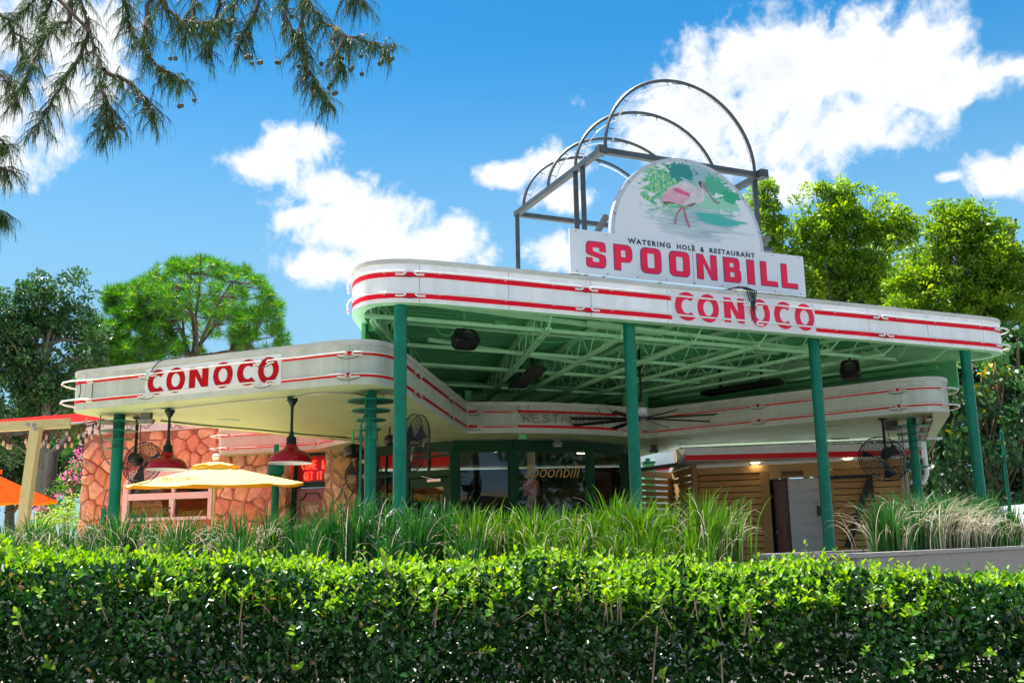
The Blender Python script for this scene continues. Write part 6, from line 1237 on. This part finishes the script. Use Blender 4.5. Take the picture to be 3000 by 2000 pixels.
b=[pb(*q,y+14) for q in ((60,1380,120),(200,1330,110),(-60,1300,140),(120,1230,100),(290,1200,90),(330,1100,80))]
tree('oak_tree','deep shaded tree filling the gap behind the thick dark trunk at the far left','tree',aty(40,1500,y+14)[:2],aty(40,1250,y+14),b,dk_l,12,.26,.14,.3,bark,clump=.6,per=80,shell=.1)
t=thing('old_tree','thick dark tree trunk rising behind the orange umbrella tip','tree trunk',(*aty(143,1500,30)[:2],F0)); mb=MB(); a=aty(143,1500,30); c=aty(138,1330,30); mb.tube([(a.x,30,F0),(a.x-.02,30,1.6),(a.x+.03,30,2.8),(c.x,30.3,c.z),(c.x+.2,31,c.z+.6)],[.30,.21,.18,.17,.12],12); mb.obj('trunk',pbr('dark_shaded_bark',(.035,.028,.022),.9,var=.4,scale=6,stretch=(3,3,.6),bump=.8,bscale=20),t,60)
# pine
y=40; pt=thing('pine_tree','round-topped pine with bright needle tufts and bare inner branches left of centre','tree',(*aty(560,1500,y)[:2],F0))
tuf=[];tc_=[]
for (px,py,rx,rz_,m_,sh_) in ((600,925,230,172,330,.86),(590,960,170,120,90,.6),(400,985,125,85,150,.7),(300,1020,80,90,110,.6),(355,880,55,45,60,.7),(420,900,80,70,70,.7),(760,980,90,80,100,.7),(270,1100,60,60,60,.5),(210,1150,60,60,50,.5),(190,1250,60,80,50,.5),(470,1040,160,50,90,.5),(330,1190,90,70,60,.5)):
    c=np.array(aty(px,py,y)); k_=y/FPX; v=norm(RNG.normal(size=(m_,3))); v[:,2]=np.where((v[:,2]<-.2)&(rz_>100),-v[:,2],v[:,2]); v=norm(v)
    rad=sh_+(1-sh_)*RNG.random(m_); tuf.append(c+v*rad[:,None]*np.array([rx*k_,rx*k_*.9,rz_*k_])); tc_.append(v)
TP=np.concatenate(tuf); TV=np.concatenate(tc_); per=64
Q=np.repeat(TP,per,0); ax=np.repeat(norm(TV*.5+np.array([0,0,.8])),per,0); D=norm(RNG.normal(size=Q.shape)+ax*.55); ln=.40*RNG.uniform(.7,1.15,len(Q))
leaves('needle_tufts',Q,D,RNG.normal(size=Q.shape),ln,.019,leafmat('pine_needle',(.008,.085,.016),(.11,.35,.03),.4,.35,.4),pt)
Q=np.repeat(TP,16,0); ax=np.repeat(norm(TV*.4+np.array([0,0,1])),16,0); D=norm(RNG.normal(size=Q.shape)*.55+ax); leaves('candle_buds',Q,D,RNG.normal(size=Q.shape),.16,.026,leafmat('yellow_pine_bud',(.28,.42,.03),(.50,.55,.05),.5,.4,.3),pt)
mb=MB(); base=aty(565,1500,y); bs=Vector((base.x,y,F0)); fork=aty(562,1060,y); mb.tube([bs,bs.lerp(fork,.5)+Vector((.05,0,0)),fork],[.30,.25,.21],10)
mains=[]
for px,py in ((420,960),(480,860),(560,800),(640,790),(720,860),(770,960),(380,1050),(800,1060),(600,900),(300,1060),(520,930)):
    e=aty(px,py,y)+Vector((0,RNG.uniform(-2.5,2.5),0)); a=fork+Vector((0,0,RNG.uniform(-1.5,.6))); m=a.lerp(e,.5)+Vector((0,0,.3)); P_=[a,a.lerp(m,.5)+Vector((RNG.normal(0,.1),0,.0)),m,m.lerp(e,.5)+Vector((RNG.normal(0,.15),0,.1)),e]; mb.tube(P_,[.085,.07,.055,.04,.02],7); mains+=P_[1:]
for i in range(0,len(TP),2):
    e=Vector(TP[i]); m=min(mains,key=lambda q:(q-e).length+(.8 if q.z>e.z else 0)); mb.tube([m,m.lerp(e,.55)-Vector((0,0,.12)),e],[.026,.016,.008],4,caps=False)
mb.obj('trunk',bark,pt,60)
# bright trees at the right
y=40
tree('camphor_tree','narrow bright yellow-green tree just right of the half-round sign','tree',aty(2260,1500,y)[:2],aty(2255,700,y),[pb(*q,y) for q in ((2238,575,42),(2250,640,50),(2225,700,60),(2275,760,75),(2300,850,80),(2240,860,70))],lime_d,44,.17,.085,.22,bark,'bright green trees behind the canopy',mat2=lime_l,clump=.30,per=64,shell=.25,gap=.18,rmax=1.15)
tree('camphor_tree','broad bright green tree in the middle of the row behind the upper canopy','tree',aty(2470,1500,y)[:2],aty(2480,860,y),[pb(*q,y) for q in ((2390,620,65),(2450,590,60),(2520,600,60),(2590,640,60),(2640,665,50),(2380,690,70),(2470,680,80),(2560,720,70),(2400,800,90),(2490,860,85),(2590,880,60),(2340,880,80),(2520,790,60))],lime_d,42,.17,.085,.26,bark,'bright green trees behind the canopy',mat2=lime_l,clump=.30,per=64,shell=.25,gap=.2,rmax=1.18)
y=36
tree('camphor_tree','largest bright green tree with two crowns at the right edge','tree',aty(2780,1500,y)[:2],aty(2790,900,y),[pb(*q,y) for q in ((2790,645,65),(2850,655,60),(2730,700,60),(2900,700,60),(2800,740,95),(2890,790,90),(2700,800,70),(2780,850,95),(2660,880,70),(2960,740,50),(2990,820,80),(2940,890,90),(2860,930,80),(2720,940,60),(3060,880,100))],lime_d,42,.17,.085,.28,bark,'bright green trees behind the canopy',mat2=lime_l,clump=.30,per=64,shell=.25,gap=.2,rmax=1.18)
y=47
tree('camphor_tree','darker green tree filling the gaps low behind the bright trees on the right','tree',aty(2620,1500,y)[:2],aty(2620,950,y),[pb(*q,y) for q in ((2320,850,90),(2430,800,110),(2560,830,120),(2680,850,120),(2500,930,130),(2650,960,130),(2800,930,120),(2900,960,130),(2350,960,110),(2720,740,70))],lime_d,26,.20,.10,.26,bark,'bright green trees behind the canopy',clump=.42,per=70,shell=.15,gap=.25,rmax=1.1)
y=31
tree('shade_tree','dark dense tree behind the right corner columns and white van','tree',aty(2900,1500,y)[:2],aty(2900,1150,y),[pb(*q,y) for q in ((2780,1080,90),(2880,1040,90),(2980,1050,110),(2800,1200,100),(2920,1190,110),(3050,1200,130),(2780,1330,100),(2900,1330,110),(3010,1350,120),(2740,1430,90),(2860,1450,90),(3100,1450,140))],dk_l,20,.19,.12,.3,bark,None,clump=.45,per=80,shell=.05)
b=[pb(*q,34) for q in ((1980,1330,80),(2090,1320,80),(2200,1300,80),(2320,1290,85),(2440,1290,85),(2560,1280,90),(2670,1300,90),(2700,1420,90),(2640,1200,60))]
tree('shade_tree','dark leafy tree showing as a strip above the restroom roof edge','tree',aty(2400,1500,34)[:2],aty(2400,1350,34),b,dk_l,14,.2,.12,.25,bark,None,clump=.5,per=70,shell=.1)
# vine with big heart-shaped leaves, some yellow
y=24.5; vt=thing('leafy_vine','large-leaved vine with yellowing leaves trailing between the two right-hand columns','vine',(*aty(2870,1500,y)[:2],F0))
def vine(name,n,xs,ys,mat,L,W):
    px=RNG.uniform(*xs,n); py=ys[0]+(ys[1]-ys[0])*RNG.random(n)**1.3; keep=(np.sin(px*.045+py*.02)+np.sin(px*.021-py*.05)+RNG.normal(0,.5,n))>-.3; px,py=px[keep],py[keep]
    C=np.array([tuple(aty(a,b_,y+d)) for a,b_,d in zip(px,py,RNG.uniform(-.5,1.2,len(px)))]); n=len(C); A=RNG.normal(size=(n,3))*.45+np.array([0,-.2,-.9]); Nn=RNG.normal(size=(n,3))*.5+np.array([0,-.6,.6]); leaves(name,C,A,Nn,L*RNG.uniform(.6,1.2,n),W*RNG.uniform(.6,1.2,n),mat,vt,fold=.08)
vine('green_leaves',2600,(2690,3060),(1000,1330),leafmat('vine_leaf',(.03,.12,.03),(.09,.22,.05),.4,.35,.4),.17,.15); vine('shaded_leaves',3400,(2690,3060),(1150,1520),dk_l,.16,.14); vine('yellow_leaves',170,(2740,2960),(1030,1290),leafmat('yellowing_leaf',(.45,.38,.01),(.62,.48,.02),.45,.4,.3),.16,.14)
mb=MB()
for i in range(26):
    x0=RNG.uniform(2700,3050); p=[aty(x0+RNG.normal(0,40)*j/5,990+j*95,y+RNG.uniform(-.2,.8)) for j in range(6)]; mb.tube(p,[.02,.018,.016,.014,.012,.01],5,caps=False)
mb.obj('stems',pbr('brown_vine_stem',(.16,.11,.06),.8),vt)
# flowering shrub and light shrub at the left
y=26; cm=thing('crepe_myrtle','small flowering shrub-tree with pink blossom beside the stone building','flowering tree',(*aty(205,1500,y)[:2],F0)); P=crown('foliage',[pb(*q,y) for q in ((215,1400,38),(190,1440,50),(225,1470,50),(235,1360,20),(150,1490,45))],leafmat('myrtle_leaf',(.03,.12,.02),(.10,.24,.03),.4,.35),cm,60,.10,.05,clump=.2,per=36,shell=.3)
fl=np.concatenate([np.array(aty(a,b_,y-.3))+RNG.normal(0,.075,(26,3)) for a,b_ in ((230,1322),(238,1345),(222,1360),(195,1385),(215,1408),(172,1450),(235,1330),(190,1400),(205,1440),(120,1490),(100,1505),(110,1478),(228,1395),(145,1500))]); leaves('pink_blossom',fl,RNG.normal(size=fl.shape),RNG.normal(size=fl.shape),.05,.045,leafmat('pink_petal',(.62,.08,.28),(.85,.25,.45),.6,.4),cm); limbs('stems',(*aty(205,1500,y)[:2],F0),aty(205,1430,y),P,bark_g,cm,.04,10,20)
y=24; ls=thing('light_shrub','pale lime feathery shrub at the foot of the stone building','shrub',(*aty(200,1530,y)[:2],F0)); P=crown('foliage',[pb(*q,y) for q in ((200,1490,45),(160,1520,50),(225,1520,45),(120,1550,50))],leafmat('pale_lime_leaf',(.16,.32,.05),(.34,.48,.10),.5,.4),ls,70,.08,.03,clump=.2,per=44,shell=.2); limbs('stems',(*aty(190,1550,y)[:2],F0),aty(190,1510,y),P,bark_g,ls,.03,8,10)
# ------------------------------------------------------------ BALD CYPRESS boughs overhead at the left
cy=thing('cypress_tree','feathery cypress boughs with small round cones hanging into the upper left of the picture','tree',(-6.2,5.2,0))
BR=[([(235,-90),(232,-20),(262,90),(290,190),(305,290),(322,390)],6.0),([(210,-60),(205,60),(150,85),(115,130),(92,190),(60,260)],6.1),([(470,-80),(480,20),(530,62),(600,66),(660,60)],5.9),([(440,-60),(430,80),(420,130),(450,190),(500,215),(545,240)],6.0),([(850,-90),(900,0),(960,70),(1010,105),(1080,122),(1140,140)],5.7),([(905,-60),(880,80),(885,150),(905,210),(930,260),(965,300)],5.9),([(650,-80),(640,40),(620,110),(600,150)],6.2),([(770,-80),(750,30),(720,90),(700,140)],6.1),([(265,95),(225,180),(180,240),(140,320),(105,380)],6.05),([(300,205),(370,235),(430,290),(450,340)],5.95),([(-40,20),(20,60),(60,120),(70,190)],6.3),([(-60,180),(0,220),(40,240),(50,300)],6.2),([(-60,400),(-10,410),(18,425)],6.0),([(-60,480),(0,490),(28,500)],6.0),([(-60,600),(-5,620),(5,640)],6.0),([(1000,-70),(1030,-20),(1060,-5)],5.8),
([(1010,105),(990,160),(1000,200)],5.7),([(820,-80),(830,20),(850,90),(890,140)],5.8),([(300,270),(330,330),(300,390)],6.0),([(560,-80),(570,0),(560,60),(540,110)],6.2),([(350,-80),(360,0),(380,60),(400,110)],6.3),([(100,-80),(100,0),(60,40)],6.3),([(120,-80),(150,0),(130,60)],6.3),([(700,-90),(705,-20),(680,50)],6.2)]
mb=MB(); TPs=[];TDs=[];TL=[]
hubp=Vector((-6.2,5.2,7.6))
for pts,yy in BR:
    P=[aty(a,b_,yy+.12*math.sin(i*1.9+a)) for i,(a,b_) in enumerate(pts)]; fine=[]
    for i in range(len(P)-1):
        for j in range(5): fine.append(P[i].lerp(P[i+1],j/5)+Vector(RNG.normal(0,.006,3)))
    fine.append(P[-1]); nfi=len(fine); mb.tube(fine,[.013*(1-.8*i/nfi)+.002 for i in range(nfi)],6,caps=False)
    for i in range(1,nfi):
        dd=(fine[i]-fine[i-1]).normalized()
        for _ in range(3):
            side=Vector((RNG.normal(),RNG.normal(),RNG.normal()*.6)).normalized(); d0=(dd*.5+side*.9+Vector((0,0,-.15))).normalized(); L=RNG.uniform(.06,.17)*(1.1-.3*i/nfi); tw=[fine[i]+d0*L*q+Vector((0,0,-.45*L*q*q)) for q in (0,.33,.66,1)]; mb.tube(tw,[.0028,.0022,.0018,.001],4,caps=False)
            for q in range(9):
                s_=q/8*2.99; k_=int(s_); p=tw[k_].lerp(tw[k_+1],s_-k_)
                for __ in range(3): TPs.append(p); v=Vector((RNG.normal(0,.55),RNG.normal(0,.55),-.55+RNG.normal(0,.35)))+d0*.75; TDs.append(v.normalized()); TL.append(RNG.uniform(.035,.115))
# bigger limbs joining the boughs to the trunk out of frame
for pts,yy in BR[:12:2]: e=aty(*pts[0],yy); mb.tube([hubp,hubp.lerp(e,.5)+Vector((0,.1,.5)),e],[.05,.03,.012],6,caps=False)
mb.tube([(-6.2,5.2,0),(-6.25,5.2,4),(-6.2,5.2,7.6),(-6.1,5.2,10)],[.35,.28,.22,.16],14); mb.obj('branches',pbr('cypress_bark',(.10,.07,.05),.9,var=.3,scale=10),cy)
TPs=np.array([tuple(v) for v in TPs]);TDs=np.array([tuple(v) for v in TDs]);TL=np.array(TL)[:,None,None]; n=len(TPs); K=4; t4=np.linspace(0,1,K+1)[None,:,None]
dirs=norm(TDs[:,None,:]*(1-t4)+np.array([0,0,-1.0])*t4*1.1); pos=TPs[:,None,:]+np.cumsum(dirs,1)*TL/K-dirs[:,:1]*TL/K; S=norm(np.cross(TDs,RNG.normal(size=TDs.shape)))[:,None,:]; wd=.0016*(1-.6*t4)
V=np.stack([pos-S*wd,pos+S*wd],2).reshape(-1,3); b_=(np.arange(n)[:,None,None]*(K+1)+np.arange(K)[None,:,None])*2; F=(b_+np.array([0,1,3,2])[None,None,:]).reshape(-1,4)
half=n//4; cut_=half*K; npmesh('foliage',V,F[:len(F)],leafmat('cypress_thread_leaf',(.008,.045,.018),(.085,.14,.025),.5,.25,.3),cy)
cone_m=pbr('green_brown_cone',(.07,.075,.045),.6,var=.5,scale=60)
for px,py in ((1152,138),(1150,148),(1143,178),(1150,172),(1112,188),(1118,184),(1060,218),(1028,205),(1033,198),(1058,165),(996,178),(1003,172),(968,248),(964,256),(914,262),(922,272),(948,272),(978,275),(985,272),(875,195),(892,172),(845,165),(810,183),(818,184),(758,184),(765,183),(736,168),(738,186),(728,165),(720,170),(698,108),(692,132),(278,368),(290,378),(352,374),(362,378),(316,398),(326,396),(525,312),(532,310),(569,294),(499,172),(514,172),(445,320),(402,290),(330,395),(1060,5),(920,92),(942,188),(855,50)):
    c=aty(px,py,5.9+.1*math.sin(px)); r=.0145; mb=MB(); mb.lathe([(r*math.sin(a)*(1+.06*math.sin(a*9)),r*1.05*math.cos(a)) for a in np.linspace(0,PI,8)],c,9); mb.tube([c+Vector((0,0,r)),c+Vector((0,0,r+.03))],.0015,4); mb.obj('cone',cone_m,cy,50)
# ------------------------------------------------------------ VAN, POLES, and the street behind the viewer (seen in the glass)
vp=aty(2955,1477,23.0); van=thing('white_van','white van with a roof rail parked at the right edge behind the grass','van',(vp.x+2.3,23.0,F0))
x0,y0,zt=vp.x-.1,22.2,vp.z+.02; X=lambda u:x0+u
mb=MB(); side=[(0,F0+.35),(0,F0+1.0),(.12,zt-.35),(.35,zt-.03),(.7,zt),(3.9,zt),(4.4,zt-.3),(4.8,F0+1.05),(5.0,F0+.85),(5.0,F0+.35)]; n=len(side)
mb.add([(X(u),y0+(.08 if z>F0+1.1 else 0),z) for u,z in side]+[(X(u),y0+1.8-(.08 if z>F0+1.1 else 0),z) for u,z in side],[tuple(range(n))[::-1],tuple(range(n,2*n))]+[(i,(i+1)%n,n+(i+1)%n,n+i) for i in range(n)]); mb.obj('body',pbr('white_car_paint',(.78,.79,.80),.25,var=.02,coat=.6),van,25)
mb=MB(); 
for u0_,u1_ in ((.35,1.3),(1.4,2.5),(2.6,3.7)): mb.add([(X(u0_),y0+.02,F0+1.1),(X(u1_),y0+.02,F0+1.1),(X(u1_-.05),y0+.06,zt-.16),(X(u0_+.12),y0+.06,zt-.16)],[(0,1,2,3)])
mb.obj('side_window',pbr('dark_tinted_glass',(.03,.035,.04),.08,spec=.8),van)
for u in (.95,4.0): 
    mb=MB(); mb.lathe([(0,-.02),(.2,-.02),(.2,0),(.34,0),(.34,.2),(0,.2)],(X(u),y0-.01,F0+.34),24,M=Matrix.Rotation(-PI/2,3,'X')); mb.obj('wheel',black_m,van,40)
mb=MB(); mb.tube([(X(.5),y0+.15,zt+.05),(X(3.8),y0+.15,zt+.05)],.018,6); mb.tube([(X(.5),y0+.15,zt+.05),(X(.5),y0+.15,zt)],.018,6); mb.tube([(X(3.8),y0+.15,zt+.05),(X(3.8),y0+.15,zt)],.018,6); mb.obj('roof_rail',galv,van); mb=MB(); mb.box((X(0)-.01,y0+.25,F0+.95),(.03,.2,.25)); mb.box((X(0)-.01,y0+1.55,F0+.95),(.03,.2,.25)); mb.obj('tail_lamp',red_p,van)
a=aty(2926,1262,19.5); b=aty(2958,1480,19.5); t=thing('slim_pole','slim green pole with a collar near its top at the right edge','pole',(b.x,19.5,F0)); mb=MB(); mb.lathe([(.028,F0),(.028,a.z-.18),(.04,a.z-.18),(.04,a.z-.12),(.028,a.z-.12),(.032,a.z),(0,a.z+.02)],(b.x,19.5,0),14); mb.obj('shaft',green_dk,t,40); mb=MB(); mb.lathe([(.03,a.z-.5),(.075,a.z-.5),(.075,a.z-.47),(.03,a.z-.47)],(b.x,19.5,0),14); mb.obj('collar',green_dk,t,30)
a=aty(2958,652,46); t=thing('utility_pole','utility pole top with dark insulators poking above the right-hand tree','utility pole',(a.x,46,F0)); mb=MB(); mb.tube([(a.x,46,F0),(a.x,46,a.z-.3)],[.2,.13],12); mb.obj('shaft',bark_g,t,50); mb=MB(); mb.box((a.x,46,a.z-.25),(.9,.12,.12)); 
for dx in(-.35,0,.3): mb.lathe([(.05,-.2),(.06,0),(.09,.05),(.05,.1),(.08,.16),(0,.22)],(a.x+dx,46,a.z+.0),8)
mb.obj('crossarm',black_m,t)
cbx=aty(2895,800,52); t=thing('utility_pole','thick pale concrete pole glimpsed through the foliage at the right','utility pole',(cbx.x,52,F0)); mb=MB(); mb.tube([(cbx.x,52,F0),(cbx.x,52,cbx.z+1.2)],[.5,.36],16); mb.obj('shaft',pbr('pale_concrete_pole',(.5,.5,.48),.7),t,50)
t=thing('street_building','plain grey building with dark windows across the street behind the viewer','building',(0,-26,0)); mb=MB(); mb.box((4,-28,2.2),(44,8,4.4)); mb.obj('wall',pbr('grey_render_wall',(.09,.09,.09),.8,var=.1,scale=.5),t)
mb=MB()
for i in range(9): mb.box((-15+i*4.8,-23.96,2.2),(2.4,.1,1.8))
mb.obj('windows',pbr('dark_street_window',(.04,.05,.07),.1),t); mb=MB(); mb.box((4,-28,4.5),(44.6,8.6,.25)); mb.obj('roof',concrete,t)
for i,(x,y,r) in enumerate(((-24,-14,5),(22,-18,3.5),(27,-4,5),(26,8,4.5),(-24,0,5),(-22,10,4))):  # unseen trees added round the lot to shut out bright horizon light
    t=thing('blocker_tree','dark leafy tree added out of view to block horizon light, '+['across the street far left','across the street far right','right of the hedge','right of the building','left of the hedge','left of the patio'][i],'tree',(x,y,0),'unseen trees added around the lot to block horizon light')
    P=crown('crown',[((x,y,4.8),(r,r,3.6)),((x+1,y+1,7),(r*.6,r*.6,2.2))],dk_l,t,1.4,.55,.4,clump=1.1,per=60,shell=.2); mb=MB(); mb.tube([(x,y,0),(x+.1,y,2.5),(x,y,5)],[.35,.25,.12],10); mb.obj('trunk',bark,t,60)
